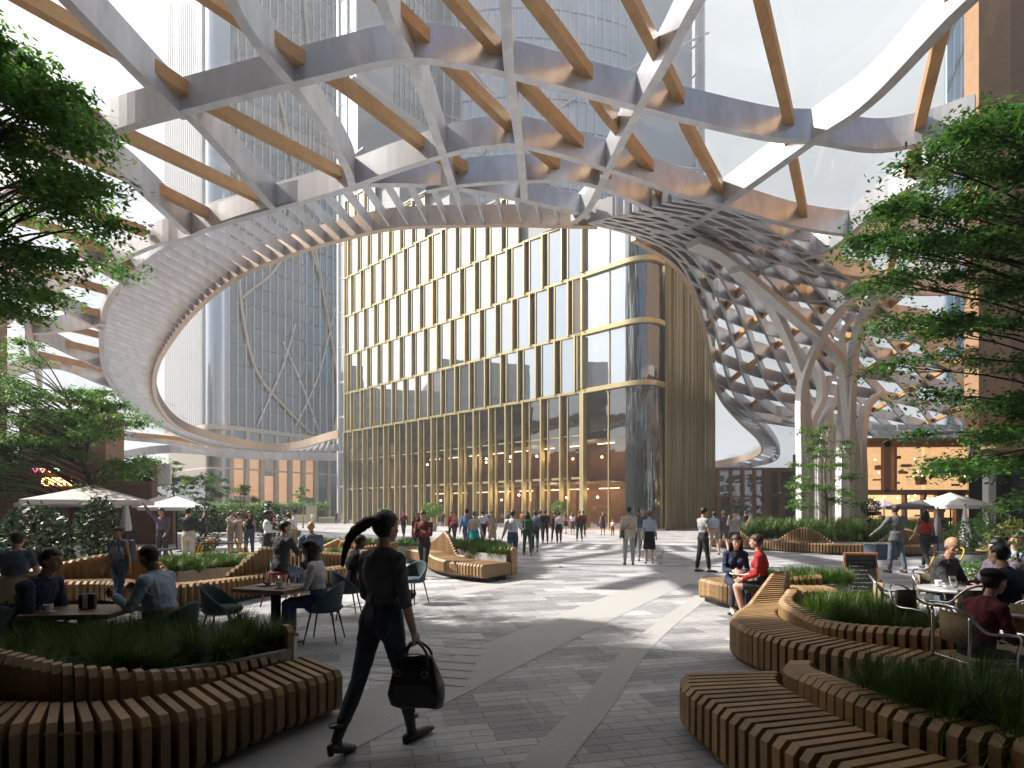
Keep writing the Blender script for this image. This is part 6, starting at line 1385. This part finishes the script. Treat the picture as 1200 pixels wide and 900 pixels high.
# ---- little white dog
def dog():
    d=thing('dog','small white dog standing beside the woman in the denim jacket','dog',G(771.5,661),R(-60),None)
    mb=MB(); loft(mb,[Vector((0,y,z)) for y,z in ((-.17,.25),(-.14,.25),(-.05,.255),(.06,.25),(.13,.26),(.17,.28))],[.03,.065,.062,.072,.070,.035],[.03,.065,.068,.082,.078,.045],[Vector((1,0,0)),Vector((0,0,1))],12)
    capsule(mb,(0,.13,.29),(0,.19,.37),.05,.042); mb.ball((0,.21,.40),.048,.052,.046); capsule(mb,(0,.24,.39),(0,.285,.38),.028,.018)
    for sx_ in (-1,1):
        capsule(mb,(sx_*.045,.12,.23),(sx_*.045,.115,.11),.030,.019); capsule(mb,(sx_*.045,.115,.11),(sx_*.045,.125,.02),.018,.018)
        capsule(mb,(sx_*.045,-.12,.24),(sx_*.048,-.085,.14),.042,.026); capsule(mb,(sx_*.048,-.085,.14),(sx_*.048,-.145,.085),.022,.017); capsule(mb,(sx_*.048,-.145,.085),(sx_*.048,-.13,.02),.016,.018)
        capsule(mb,(sx_*.035,.20,.44),(sx_*.045,.19,.475),.016,.008)
    capsule(mb,(0,-.17,.28),(0,-.22,.36),.020,.022); capsule(mb,(0,-.22,.36),(0,-.19,.41),.024,.012)
    me=bpy.data.meshes.new('raw'); me.from_pydata([tuple(v) for v in mb.v],[],mb.f); o=bpy.data.objects.new('raw',me); C.objects.link(o); r=o.modifiers.new('r','REMESH'); r.mode='VOXEL'; r.voxel_size=.009; r.use_smooth_shade=True
    dg=bpy.context.evaluated_depsgraph_get(); m=bpy.data.meshes.new_from_object(o.evaluated_get(dg)); bpy.data.objects.remove(o); m.materials.clear(); m.materials.append(mat('white_fur',(.75,.74,.72),.9,noise=.1,scale=60,bump=.6)); b=bpy.data.objects.new('body',m); C.objects.link(b); b.parent=d
    mb=MB(); mb.ball((0,.30,.385),.011,n=8); mb.ball((-.02,.25,.415),.006,n=6); mb.ball((.02,.25,.415),.006,n=6); mb.build('nose_and_eyes',M_black,d)
dog()
# ================================================================ FURNITURE AND SMALL THINGS
M_teal=mat('teal_velvet',(.045,.085,.10),.75,noise=.15,scale=20,bump=.05); M_ttop=wood('table_top_wood',(.30,.19,.12),(.20,.12,.07),.45,'x',3)
M_alu=mat('polished_aluminium',(.75,.75,.76),.14,1.0); M_wick=mat('woven_wicker',(.33,.25,.14),.7,noise=.5,scale=60,bump=.5)
M_yel=mat('yellow_paint',(.62,.36,.02),.4); M_canv=mat('cream_canvas',(.62,.57,.55),.85,noise=.06,scale=10); M_canw=mat('white_canvas',(.78,.77,.76),.8); M_cang=mat('grey_canvas',(.10,.10,.12),.85)
def shell_chair(label,loc,face):
    t=thing('shell_chair',label,'chair',loc,R(face),'grey velvet shell chairs on the left terrace')
    # bucket: seat dish rising into a rounded wrap-round back (front is +Y)
    nu,nv=20,10; vs=[]
    for j in range(nv+1):
        v=j/nv
        for i in range(nu+1):
            a=(-1+2*i/nu)*R(118); r_=.20+.06*v; x=math.sin(a)*(.225+.035*v); y=-math.cos(a)*(.21+.05*v)+.02
            hgt=.34*max(0,math.cos(a*.72))**1.1; vs.append((x,y,.44+v*hgt+.0))
    mb=MB(); mb.add(vs,[(j*(nu+1)+i,j*(nu+1)+i+1,(j+1)*(nu+1)+i+1,(j+1)*(nu+1)+i) for j in range(nv) for i in range(nu)]); o=mb.build('backrest',M_teal,t,True); s=o.modifiers.new('t','SOLIDIFY'); s.thickness=.035; s.offset=0
    mb=MB(); mb.lathe([(.05,-.05),(.20,-.045),(.235,-.01),(.24,.02),(.20,.045),(.05,.055)],24,(0,.01,.44),1,1.02); mb.build('seat',M_teal,t,True)
    for sx_ in (-1,1):
        for sy_ in (-1,1): mb=MB(); mb.tube([(sx_*.14,sy_*.13,.42),(sx_*.21,sy_*.21,0)],[.014,.009],8); mb.build('leg',M_black,t,True)
    return t
shell_chair('empty dark grey shell chair left of the square wooden table',(-3.75,7.35,0),-82)
shell_chair('grey shell chair under the long haired woman with white sleeves',((376-600)/F*7.5+.05,7.5,0),92)
shell_chair('grey shell chair under the man in the pale blue shirt',(-3.50,5.85,0),88)
shell_chair('grey shell chair under the dark clothed woman, behind the walking woman',((408-600)/F*9.2-.03,9.2,0),-60)
shell_chair('empty grey shell chair right of the walking woman, nearest the lounger bench',((484-600)/F*10.6,10.6,0),150)
shell_chair('grey shell chair under the bearded man in navy',(-4.9,5.60,0),-86)
def slab_table(label,loc,rz,lx_,ly_,h=.74):
    t=thing('cafe_table',label,'table',loc,R(rz),'square topped cafe tables on the left terrace'); mb=MB(); mb.box(-lx_/2,lx_/2,-ly_/2,ly_/2,h-.05,h); mb.build('table_top',M_ttop,t,bevel=.008)
    mb=MB(); mb.box(-.045,.045,-.045,.045,.02,h-.05); mb.build('post',M_black,t,bevel=.005); mb=MB(); mb.box(-.26,.26,-.22,.22,0,.018); mb.build('foot_plate',M_black,t); return t
slab_table('wooden topped table with one black post between the empty chair and the seated woman',(-3.05,7.35,0),-18,.80,.68)
slab_table('wooden table in the shade between the bearded man and the phone user',(-4.22,5.62,0),4,.82,.62)
d=thing('menu_holder','dark upright holder with a white card on the shaded table','menu holder',(-4.22,5.66,.74),R(10))
mb=MB(); mb.box(-.07,.07,-.045,.045,0,.15); mb.build('box',M_black,d,bevel=.02); mb=MB(); mb.box(-.022,.022,-.056,-.05,.01,.14); mb.build('card',mat('paper',(.75,.74,.70),.8),d)
ph=thing('phone','dark phone held by the man in the pale blue shirt','phone',(-4.02,5.83,1.06),R(70)); mb=MB(); mb.box(-.036,.036,-.005,.005,0,.145,Matrix.Rotation(R(-25),4,'X')); mb.build('casing',M_black,ph,bevel=.003); mb=MB(); mb.box(-.032,.032,-.0075,-.006,.006,.139,Matrix.Rotation(R(-25),4,'X')); mb.build('display',mat('display',(.01,.012,.015),.15),ph)
# stool
st=thing('bar_stool','dark red stool on four splayed legs under the suited man','stool',((327-600)/F*10.4,10.4,0)); mb=MB(); mb.lathe([(.05,-.03),(.18,-.03),(.19,0),(.18,.03),(.05,.035)],18,(0,0,.59)); mb.build('seat',CL['maroon'],st,True)
for sx_ in (-1,1):
    for sy_ in (-1,1): mb=MB(); mb.tube([(sx_*.12,sy_*.12,.57),(sx_*.24,sy_*.24,0)],.014,8); mb.build('leg',CL['maroon'],st,True)
mb=MB(); mb.tube([(.19*math.cos(a),.19*math.sin(a),.24) for a in [2*PI*i/16 for i in range(17)]],.008,6,False); mb.build('foot_ring',M_black,st)
def yellow_table(label,loc,rz,w,food=True):
    t=thing('bistro_table',label,'table',loc,R(rz),'long bistro tables with yellow bent metal legs'); mb=MB(); mb.box(-w/2,w/2,-.36,.36,.73,.76); mb.build('table_top',M_black,t,bevel=.01)
    for sx_ in (-1,1):
        mb=MB(); mb.tube(smooth_path([(sx_*w*.40,-.28,.73),(sx_*w*.46,-.30,.45),(sx_*w*.22,-.1,.22),(0,0,.34),(-sx_*w*.1,.1,.5)],6),.022,8); mb.build('leg',M_yel,t,True)
        mb=MB(); mb.tube(smooth_path([(sx_*w*.42,-.3,.5),(sx_*w*.52,-.32,.2),(sx_*w*.47,-.33,0)],6),.028,8); mb.build('leg',M_yel,t,True); mb=MB(); mb.tube(smooth_path([(sx_*w*.42,.3,.72),(sx_*w*.5,.32,.3),(sx_*w*.45,.33,0)],6),.028,8); mb.build('leg',M_yel,t,True)
    return t
def bread(label,loc,sc=1.0):
    b=thing('bread_basket',label,'basket',loc); mb=MB(); mb.lathe([(.10,0),(.17,.02),(.19,.07),(.16,.05),(.09,.02)],16); mb.build('tray',M_wick,b,True); r_=random.Random(4); mb=MB()
    for i in range(14): a=r_.uniform(0,6.28); q=r_.uniform(0,.13); mb.ball((q*math.cos(a),q*math.sin(a),.07+.05*(1-q/.13)),.05,.035,.03,8)
    mb.build('rolls',mat('bread_crust',(.22,.08,.035),.7,noise=.3,scale=30),b,True); return b
p0=((258-600)/F*17.6,17.6); yellow_table('black topped table with yellow bent legs beside the beige hugging pair',(p0[0],p0[1],0),4,1.5); bread('brown bread heap on the table beside the beige hugging pair',(p0[0]-.25,p0[1],.76))
p0=((158-600)/F*14.4,14.4); yellow_table('black topped table with yellow legs behind the girl in the white top',(p0[0],p0[1],0),2,1.7); bread('brown bread heap on the table behind the girl in the white top',(p0[0]-.15,p0[1],.76))
p0=((1150-600)/F*13.2,13.2); yellow_table('black topped table with yellow loops behind the two suited diners on the right',(p0[0],p0[1],0),-6,1.9); bread('dark bread heap on the right hand bistro table',(p0[0]+.1,p0[1],.76))
def yellow_chair(label,loc,rz):
    t=thing('yellow_chair',label,'chair',loc,R(rz),'yellow bent metal chairs'); mb=MB(); mb.lathe([(.05,-.015),(.20,-.015),(.21,0),(.20,.015),(.05,.018)],18,(0,0,.45)); mb.build('seat',M_yel,t,True)
    mb=MB(); mb.tube(smooth_path([(.20,-.05,.45),(.23,-.18,.7),(.12,-.24,.86),(-.12,-.24,.86),(-.23,-.18,.7),(-.20,-.05,.45)],6),.018,8); mb.build('back_frame',M_yel,t,True)
    for sx_ in (-1,1):
        for sy_ in (-1,1): mb=MB(); mb.tube(smooth_path([(sx_*.15,sy_*.15,.44),(sx_*.23,sy_*.2,.3),(sx_*.21,sy_*.22,0)],5),.014,8); mb.build('leg',M_yel,t,True)
for i,(x,Y_,rz,lab) in enumerate([(238,17.2,60,'yellow chair at the left end of the table beside the hugging pair'),(288,17.3,-60,'yellow chair at the right end of the table beside the hugging pair'),(405,17.0,30,'yellow chair beyond the ponytail of the walking woman'),(120,14.0,70,'yellow chair half hidden by the leafy shrub on the left'),(1112,13.0,70,'yellow chair left of the looped bistro table on the right'),(1183,12.6,-70,'yellow chair at the right end of the looped bistro table')]):
    yellow_chair(lab,((x-600)/F*Y_,Y_,0),rz)
# bent metal bench frame at the left
t=thing('metal_bench','dark bent metal bench on the paving left of the leafy shrub','bench',((82-600)/F*14.6,14.6,0),R(8)); 
for sy_ in (-1,1): mb=MB(); mb.tube(smooth_path([(-.55,sy_*.18,0),(-.55,sy_*.18,.38),(-.45,sy_*.18,.47),(.35,sy_*.18,.47),(.45,sy_*.18,.38),(.47,sy_*.18,0)],5),.022,8); mb.build('frame',M_black,t,True)
mb=MB(); mb.box(-.46,.36,-.2,.2,.44,.47); mb.build('seat',M_black,t)
t=thing('lounge_seat','tan woven seat back behind the man in the grey t-shirt','chair',((14-600)/F*8.6,8.6,0),R(10)); mb=MB(); mb.lathe([(.02,.40),(.30,.40),(.34,.44),(.35,.62),(.36,.72),(.32,.70),(.30,.50),(.02,.47)],24); mb.build('tub',M_wick,t,True)
for a in range(4): mb=MB(); mb.tube([(.2*math.cos(a*1.57+.8),.2*math.sin(a*1.57+.8),.4),(.3*math.cos(a*1.57+.8),.3*math.sin(a*1.57+.8),0)],.018,8); mb.build('leg',M_black,t)
# ---- aluminium and wicker bistro chairs on the right
def bistro_chair(label,loc,face,parent=None):
    t=thing('bistro_chair',label,'chair',loc,R(face),'aluminium and wicker bistro chairs round the right hand tables')
    mb=MB(); mb.box(-.20,.20,-.19,.21,.435,.455); mb.build('seat',M_wick,t,bevel=.008)
    mb=MB(); pts=[]; 
    for i in range(9): a=-.9+1.8*i/8; pts.append((math.sin(a)*.25,-math.cos(a)*.25+.03))
    vs=[(x,y,z) for z in (.58,.84) for x,y in pts]; mb.add(vs,[(i,i+1,9+i+1,9+i) for i in range(8)]); o=mb.build('backrest',M_wick,t,True); s=o.modifiers.new('t','SOLIDIFY'); s.thickness=.012
    for sx_ in (-1,1):
        mb=MB(); mb.tube(smooth_path([(sx_*.20,.21,0),(sx_*.215,.20,.45),(sx_*.26,.19,.64),(sx_*.275,.08,.685),(sx_*.265,-.10,.70),(sx_*.20,-.20,.83),(sx_*.10,-.245,.885),(0,-.255,.895)],6),.0125,8); mb.build('arm_tube',M_alu,t,True)
        mb=MB(); mb.tube(smooth_path([(sx_*.21,-.26,0),(sx_*.20,-.20,.45),(sx_*.20,-.19,.83)],6),.0125,8); mb.build('leg',M_alu,t,True)
    mb=MB(); mb.tube([(-.2,.2,.43),(.2,.2,.43),(.2,-.19,.43),(-.2,-.19,.43),(-.2,.2,.43)],.010,6); mb.build('seat_frame',M_alu,t)
    return t
D=lambda px,Y_: ((px-600)/F*Y_,Y_,0)
bistro_chair('empty bistro chair nearest the chalkboard',D(1048,7.0),-120)
bistro_chair('empty bistro chair between the trough grass and the round table',D(1078,6.1),-150)
bistro_chair('bistro chair under the person in the dark red jumper',(D(1143,4.95)[0]-.03,4.95,0),-88)
bistro_chair('bistro chair under the person in navy at the right edge',D(1196,6.1),20)
bistro_chair('bistro chair under the balding man at the round table',D(1098,7.75),-150)
bistro_chair('bistro chair under the man in the mauve jacket',D(1184,7.4),92)
bistro_chair('bistro chair partly cut by the right edge of the photo',D(1196,5.15),100)
bistro_chair('empty bistro chair tucked under the near side of the round table',D(1128,6.45),8)
def round_table(label,loc,r_=.38):
    t=thing('round_table',label,'table',loc,0,'round aluminium cafe tables'); mb=MB(); mb.lathe([(.02,.71),(r_-.02,.71),(r_,.72),(r_,.74),(r_-.01,.745),(.02,.745)],32); mb.build('table_top',mat('grey_tabletop',(.50,.51,.54),.3,.3),t,True)
    mb=MB(); mb.lathe([(.03,.03),(.025,.1),(.025,.70)],12); mb.build('post',M_alu,t,True)
    for a in range(4): mb=MB(); mb.tube([(0,0,.06),(.26*math.cos(a*PI/2+.4),.26*math.sin(a*PI/2+.4),.02)],[.02,.013],8); mb.build('foot',M_alu,t,True)
    return t
tx=D(1122,7.15); round_table('round grey table between the two suited diners on the right',tx,.42); round_table('round table cut by the right edge behind the dark red jumper',D(1205,5.5),.36)
mc=thing('menu_card','folded printed menu card standing on the round grey table','menu card',(tx[0]-.02,tx[1]+.02,.745),R(15))
mb=MB(); mb.box(-.055,.055,-.003,.003,0,.15,Matrix.Rotation(R(-12),4,'X')); mb.build('card',MATS['paper'],mc); mb=MB(); mb.box(-.04,.03,-.006,-.0035,.03,.11,Matrix.Rotation(R(-12),4,'X')); mb.build('printed_picture',mat('menu_print',(.35,.14,.07),.6,noise=.5,scale=40),mc)
bw=thing('glass_bowl','clear glass bowl on the round grey table','bowl',(tx[0]-.2,tx[1]-.10,.746)); mb=MB(); mb.lathe([(.03,0),(.04,.008),(.085,.05),(.095,.085),(.088,.082),(.078,.05),(.03,.015)],20); mb.build('bowl_wall',thin_glass('clear_glass',(.9,.93,.93),.2,power=2),bw,True)
def potted(label,loc,pot,crown_r,crown_z,n,ls,lm,spread=1.0,stem=.0,group='potted plants round the plaza',flat=.6,cat='potted plant'):
    t=thing('potted_plant',label,cat,loc,0,group); r_,h_=pot; mb=MB(); mb.lathe([(r_*.7,0),(r_*.75,.01),(r_,h_*.85),(r_*1.03,h_),(r_*.92,h_),(r_*.9,h_-.04),(.01,h_-.05)],20); mb.build('pot',mat('pot_grey_green',(.25,.30,.27),.6),t,True)
    c=rs.normal(0,1,(n,3)); c/=np.linalg.norm(c,axis=1)[:,None]; c*=(rs.uniform(.55,1,n)**.5*crown_r)[:,None]; c[:,2]*=spread; c[:,2]+=crown_z; c*=1.0
    mb=MB(); mb.tube([(0,0,h_*.8),(.01,0,crown_z)],[.03,.015],7)
    for i in range(9): q=c[i*7]; mb.tube([(0,0,h_+(crown_z-h_)*.5),Vector(q)*.9+Vector((0,0,0.1*crown_z))],[.012,.004],5)
    mb.build('stem',M_barkd,t,True); np_mesh('foliage',leaf_polys(c,ls,flat,.2,.5),4,lm,t); return t
potted('tall glossy shrub in a dark pot in front of the large parasol',D(115,13.6),(.26,.40),.44,1.25,1500,.13,L_dark,2.0)
potted('broad dark shrub at the left edge beside the man in the grey t-shirt',D(42,11.5),(.3,.4),.62,1.10,1300,.14,L_dark,1.25)
potted('small dark shrub behind the auburn haired woman',D(318,21),(.3,.4),.55,1.25,900,.15,L_dark,1.6)
potted('dark shrub between the hooded man and the hugging pair',D(240,19),(.3,.4),.55,1.2,900,.15,L_dark,1.7)
potted('clipped ball topped tree among the strollers before the gold building',D(655,46),(.35,.5),.62,2.05,1000,.15,L_fresh,.95)
potted('leafy green plant before the gold columns behind the man with the camera',D(506,50),(.5,.6),.95,1.9,1000,.22,L_fresh,.7)
potted('small green bush standing at the foot of the left gold columns',D(450,72),(.5,.6),.7,1.8,500,.22,L_fresh,.7)
potted('ball topped tree outside the glazed screen, left one of two',D(858,52),(.3,.4),.5,1.9,600,.14,L_dark,1)
potted('ball topped tree outside the glazed screen, right one of two',D(869,52),(.3,.4),.5,1.9,600,.14,L_dark,1)
potted('dark ball topped tree in front of the lit shops on the right',D(1020,27),(.3,.45),.42,1.95,900,.11,L_dark,.95)
potted('wide grey green bowl planter with bright leaves near the white columns',D(1140,17.5),(.62,.5),.75,.95,1500,.11,L_fresh,.75)
potted('tall planter with fresh shoots beside the bowl planter',D(1163,18.5),(.35,.7),.5,1.35,800,.11,L_fresh,1.2)
potted('low bright green herb tub behind the round grey table',D(1147,8.7),(.3,.35),.42,.72,900,.07,L_fresh,.6)
potted('spiky flowering plant above the right edge behind the mauve jacket',D(1192,9.0),(.3,.5),.40,1.15,500,.12,leafmat('straw_leaves',(.22,.17,.05),(.12,.20,.05)),1.1,flat=1.0)
# ---- parasols
def parasol(label,loc,r_,zb,zp,m,sq=True,group='parasols over the cafe terraces',val=.14,rz=10):
    t=thing('parasol',label,'parasol',loc,R(rz),group); n=8; vs=[];k=5
    for i in range(k+1):
        u=i/k; 
        for j in range(n*4):
            a=2*PI*j/(n*4); c=max(abs(math.cos(a)),abs(math.sin(a))) if sq else 1; q=r_*u/(c if sq else 1)*(1-.0); sag=.03*math.cos(a*n)*u*(0 if sq else 1); vs.append((q*math.cos(a),q*math.sin(a),zp-(zp-zb)*(u**.92)+sag))
    m_=n*4; mb=MB(); mb.add(vs,[(i*m_+j,i*m_+(j+1)%m_,(i+1)*m_+(j+1)%m_,(i+1)*m_+j) for i in range(k) for j in range(m_)])
    b=[vs[k*m_+j] for j in range(m_)]; mb.add(b+[(x,y,z-val) for x,y,z in b],[(j,(j+1)%m_,m_+(j+1)%m_,m_+j) for j in range(m_)]); o=mb.build('canopy',m,t); s=o.modifiers.new('t','SOLIDIFY'); s.thickness=.012
    mb=MB(); mb.tube([(0,0,0),(0,0,zp+.06)],.032,10); mb.build('pole',M_black,t,True)
    for j in range(8):
        a=2*PI*j/8+ (PI/4 if sq else 0)*0; c=max(abs(math.cos(a)),abs(math.sin(a))) if sq else 1; e=(r_*.97/c*math.cos(a),r_*.97/c*math.sin(a),zb+.0); mb=MB(); mb.tube([(0,0,zp-.06),e],.011,5); mb.build('rib',M_black,t)
    mb=MB(); mb.lathe([(.05,0),(.30,0),(.30,.05),(.06,.07)],16); mb.build('base',M_conc,t,True); return t
parasol('large cream parasol under the neon OPEN sign',D(110,19.5),1.55,2.08,2.62,M_canv,rz=24)
parasol('second cream parasol mostly hidden behind the large one',D(84,21.5),1.25,2.02,2.42,M_canv,rz=18)
parasol('pale pink parasol just behind the raised arm',D(188,29),1.15,2.05,2.52,M_canv,rz=30)
parasol('small pale parasol above the man in the hooded top',D(207,26),1.25,1.90,2.42,M_canw,rz=20)
parasol('bright white parasol over the far right cafe tables',D(1114,25),1.2,1.98,2.55,M_canw,rz=25)
parasol('dark grey parasol beside the bright white one',D(1080,25.5),.95,1.95,2.25,M_cang,rz=12)
parasol('small grey lilac parasol in front of the lit shops',D(1036,34),.75,2.0,2.4,mat('lilac_canvas',(.35,.32,.38),.85),sq=False)
def closed_parasol(label,loc,m,h=2.4):
    t=thing('closed_parasol',label,'parasol',loc,0,'folded parasols'); mb=MB(); n=16; vs=[]; pr=[(.02,h),(.05,h-.15),(.12,h-.7),(.20,h-1.25),(.16,h-1.35)]
    for (r_,z) in pr:
        for j in range(n): a=2*PI*j/n; q=r_*(1+.18*math.cos(a*5)); vs.append((q*math.cos(a),q*math.sin(a),z))
    mb.add(vs,[(i*n+j,i*n+(j+1)%n,(i+1)*n+(j+1)%n,(i+1)*n+j) for i in range(4) for j in range(n)]); mb.build('folded_canopy',m,t,True); mb=MB(); mb.tube([(0,0,0),(0,0,h+.05)],.025,8); mb.build('pole',M_black,t); mb=MB(); mb.lathe([(.05,0),(.25,0),(.25,.05),(.05,.07)],14); mb.build('base',M_conc,t)
closed_parasol('folded white parasol hanging straight right of the large cream one',D(148,22.5),M_canw,2.3)
closed_parasol('folded black parasol under the bright white one on the right',D(1099,22),M_cang,1.85)
closed_parasol('folded white parasol leaning near the bowl planter',D(1131,21),M_canw,1.95)
# ---- far tables on the right
for i,(x,Y_) in enumerate([(1102,24.5),(1118,25.5),(1092,27)]):
    t=thing('cafe_table',['orange topped table in front of the orange clad diners','orange topped table under the middle of the bright white parasol','table behind the folded black parasol'][i],'table',D(x,Y_),0,'far cafe tables on the right'); mb=MB(); mb.box(-.45,.45,-.35,.35,.72,.75); mb.build('table_top',CL['orange'],t); 
    for sx_ in (-1,1):
        for sy_ in (-1,1): mb=MB(); mb.tube([(sx_*.4,sy_*.3,.72),(sx_*.42,sy_*.32,0)],.018,6); mb.build('leg',M_alu,t)
# ---- chalkboard
cbx=D(1013,11.2); cbd=thing('chalkboard','leaning A-frame chalkboard with an orange wooden frame and chalk writing','chalkboard',cbx,R(-12))
TL_=Matrix.Rotation(R(-16),4,'X')
M_cf=wood('orange_frame_wood',(.42,.15,.05),(.30,.10,.035),.5,'z'); M_slate=mat('slate_board',(.018,.019,.02),.75,noise=.3,scale=8)
for s_,(dy,rot) in enumerate([(0,TL_),(.42,Matrix.Rotation(R(16),4,'X'))]):
    M0=Matrix.Translation((0,dy,0))@rot; mb=MB(); mb.box(-.27,.27,-.012,.012,.06,.88,M0); mb.build('slate_panel',M_slate,cbd)
    mb=MB(); mb.box(-.30,-.271,-.02,.02,0,.92,M0); mb.box(.271,.30,-.02,.02,0,.92,M0); mb.box(-.27,.27,-.02,.02,.881,.92,M0); mb.box(-.27,.27,-.02,.02,.03,.059,M0); mb.build('frame',M_cf,cbd)
mb=MB(); r_=random.Random(9)
for j in range(9):
    z=.80-j*.082; x=-.21
    while x<.19:
        w_=r_.uniform(.02,.06); pts=[TL_@Vector((x+w_*q/4,-.0165,z+r_.uniform(-.013,.013))) for q in range(5)]; mb.tube(pts,.0028,4); x+=w_+r_.uniform(.01,.03)
        if j>1 and x>.06 and r_.random()<.5: break
mb.build('chalk_writing',mat('chalk',(.6,.6,.58),.9),cbd)
bx_=thing('planter_box','plain dark blue grey box on the paving beside the grey suited man','planter',D(1032,20.5),R(6)); mb=MB(); mb.box(-.42,.42,-.3,.3,0,.55); mb.build('box_body',mat('blue_grey_box',(.06,.09,.13),.6),bx_,bevel=.015); mb=MB(); mb.box(-.44,.44,-.32,.32,.551,.59); mb.build('lid',M_conc,bx_)

def cup(label,loc,col):
    c=thing('coffee_cup',label,'cup',loc,random.Random(label).uniform(0,6),'cups and glasses on the tables'); mb=MB(); mb.lathe([(.024,0),(.030,.004),(.040,.05),(.042,.075),(.038,.074),(.036,.05),(.024,.012)],18); mb.build('cup_wall',col,c,True)
    mb=MB(); mb.tube([(.040,0,.060),(.060,0,.055),(.062,0,.030),(.038,0,.020)],.005,6); mb.build('handle',col,c,True); mb=MB(); mb.lathe([(.02,-.004),(.066,0),(.07,.006),(.02,.002)],20); mb.build('saucer',col,c,True)
M_cer=mat('white_ceramic',(.72,.72,.70),.25)
cup('white cup and saucer on the shaded table near the bearded man',(-4.42,5.42,.746),M_cer)
cup('white cup and saucer on the square table by the seated long haired woman',(-2.93,7.18,.746),M_cer)
cup('white cup on the round grey table in front of the balding man',(tx[0]-.12,tx[1]+.16,.75),M_cer)
pl_=thing('plate','white plate with a half eaten pastry on the square wooden table','plate',(-3.2,7.42,.742)); mb=MB(); mb.lathe([(.05,0),(.11,.008),(.12,.014),(.05,.006)],24); mb.build('rim',M_cer,pl_,True); mb=MB(); mb.ball((.01,0,.025),.05,.03,.02,10); mb.build('pastry',MATS['bread_crust'],pl_,True)
# ================================================================ HAZE
hz = MB(); hz.box(-205,215,-60,330,-1,268)
hm = bpy.data.materials.new('haze'); hm.use_nodes=True; hn=hm.node_tree; hn.nodes.remove(hn.nodes['Principled BSDF'])
pv = hn.nodes.new('ShaderNodeVolumePrincipled'); pv.inputs['Color'].default_value=(.93,.96,1,1); pv.inputs['Density'].default_value=.0013; pv.inputs['Anisotropy'].default_value=.2
hn.links.new(pv.outputs[0], hn.nodes['Material Output'].inputs['Volume'])
ho = hz.build('haze', hm); tag(ho, kind='stuff')
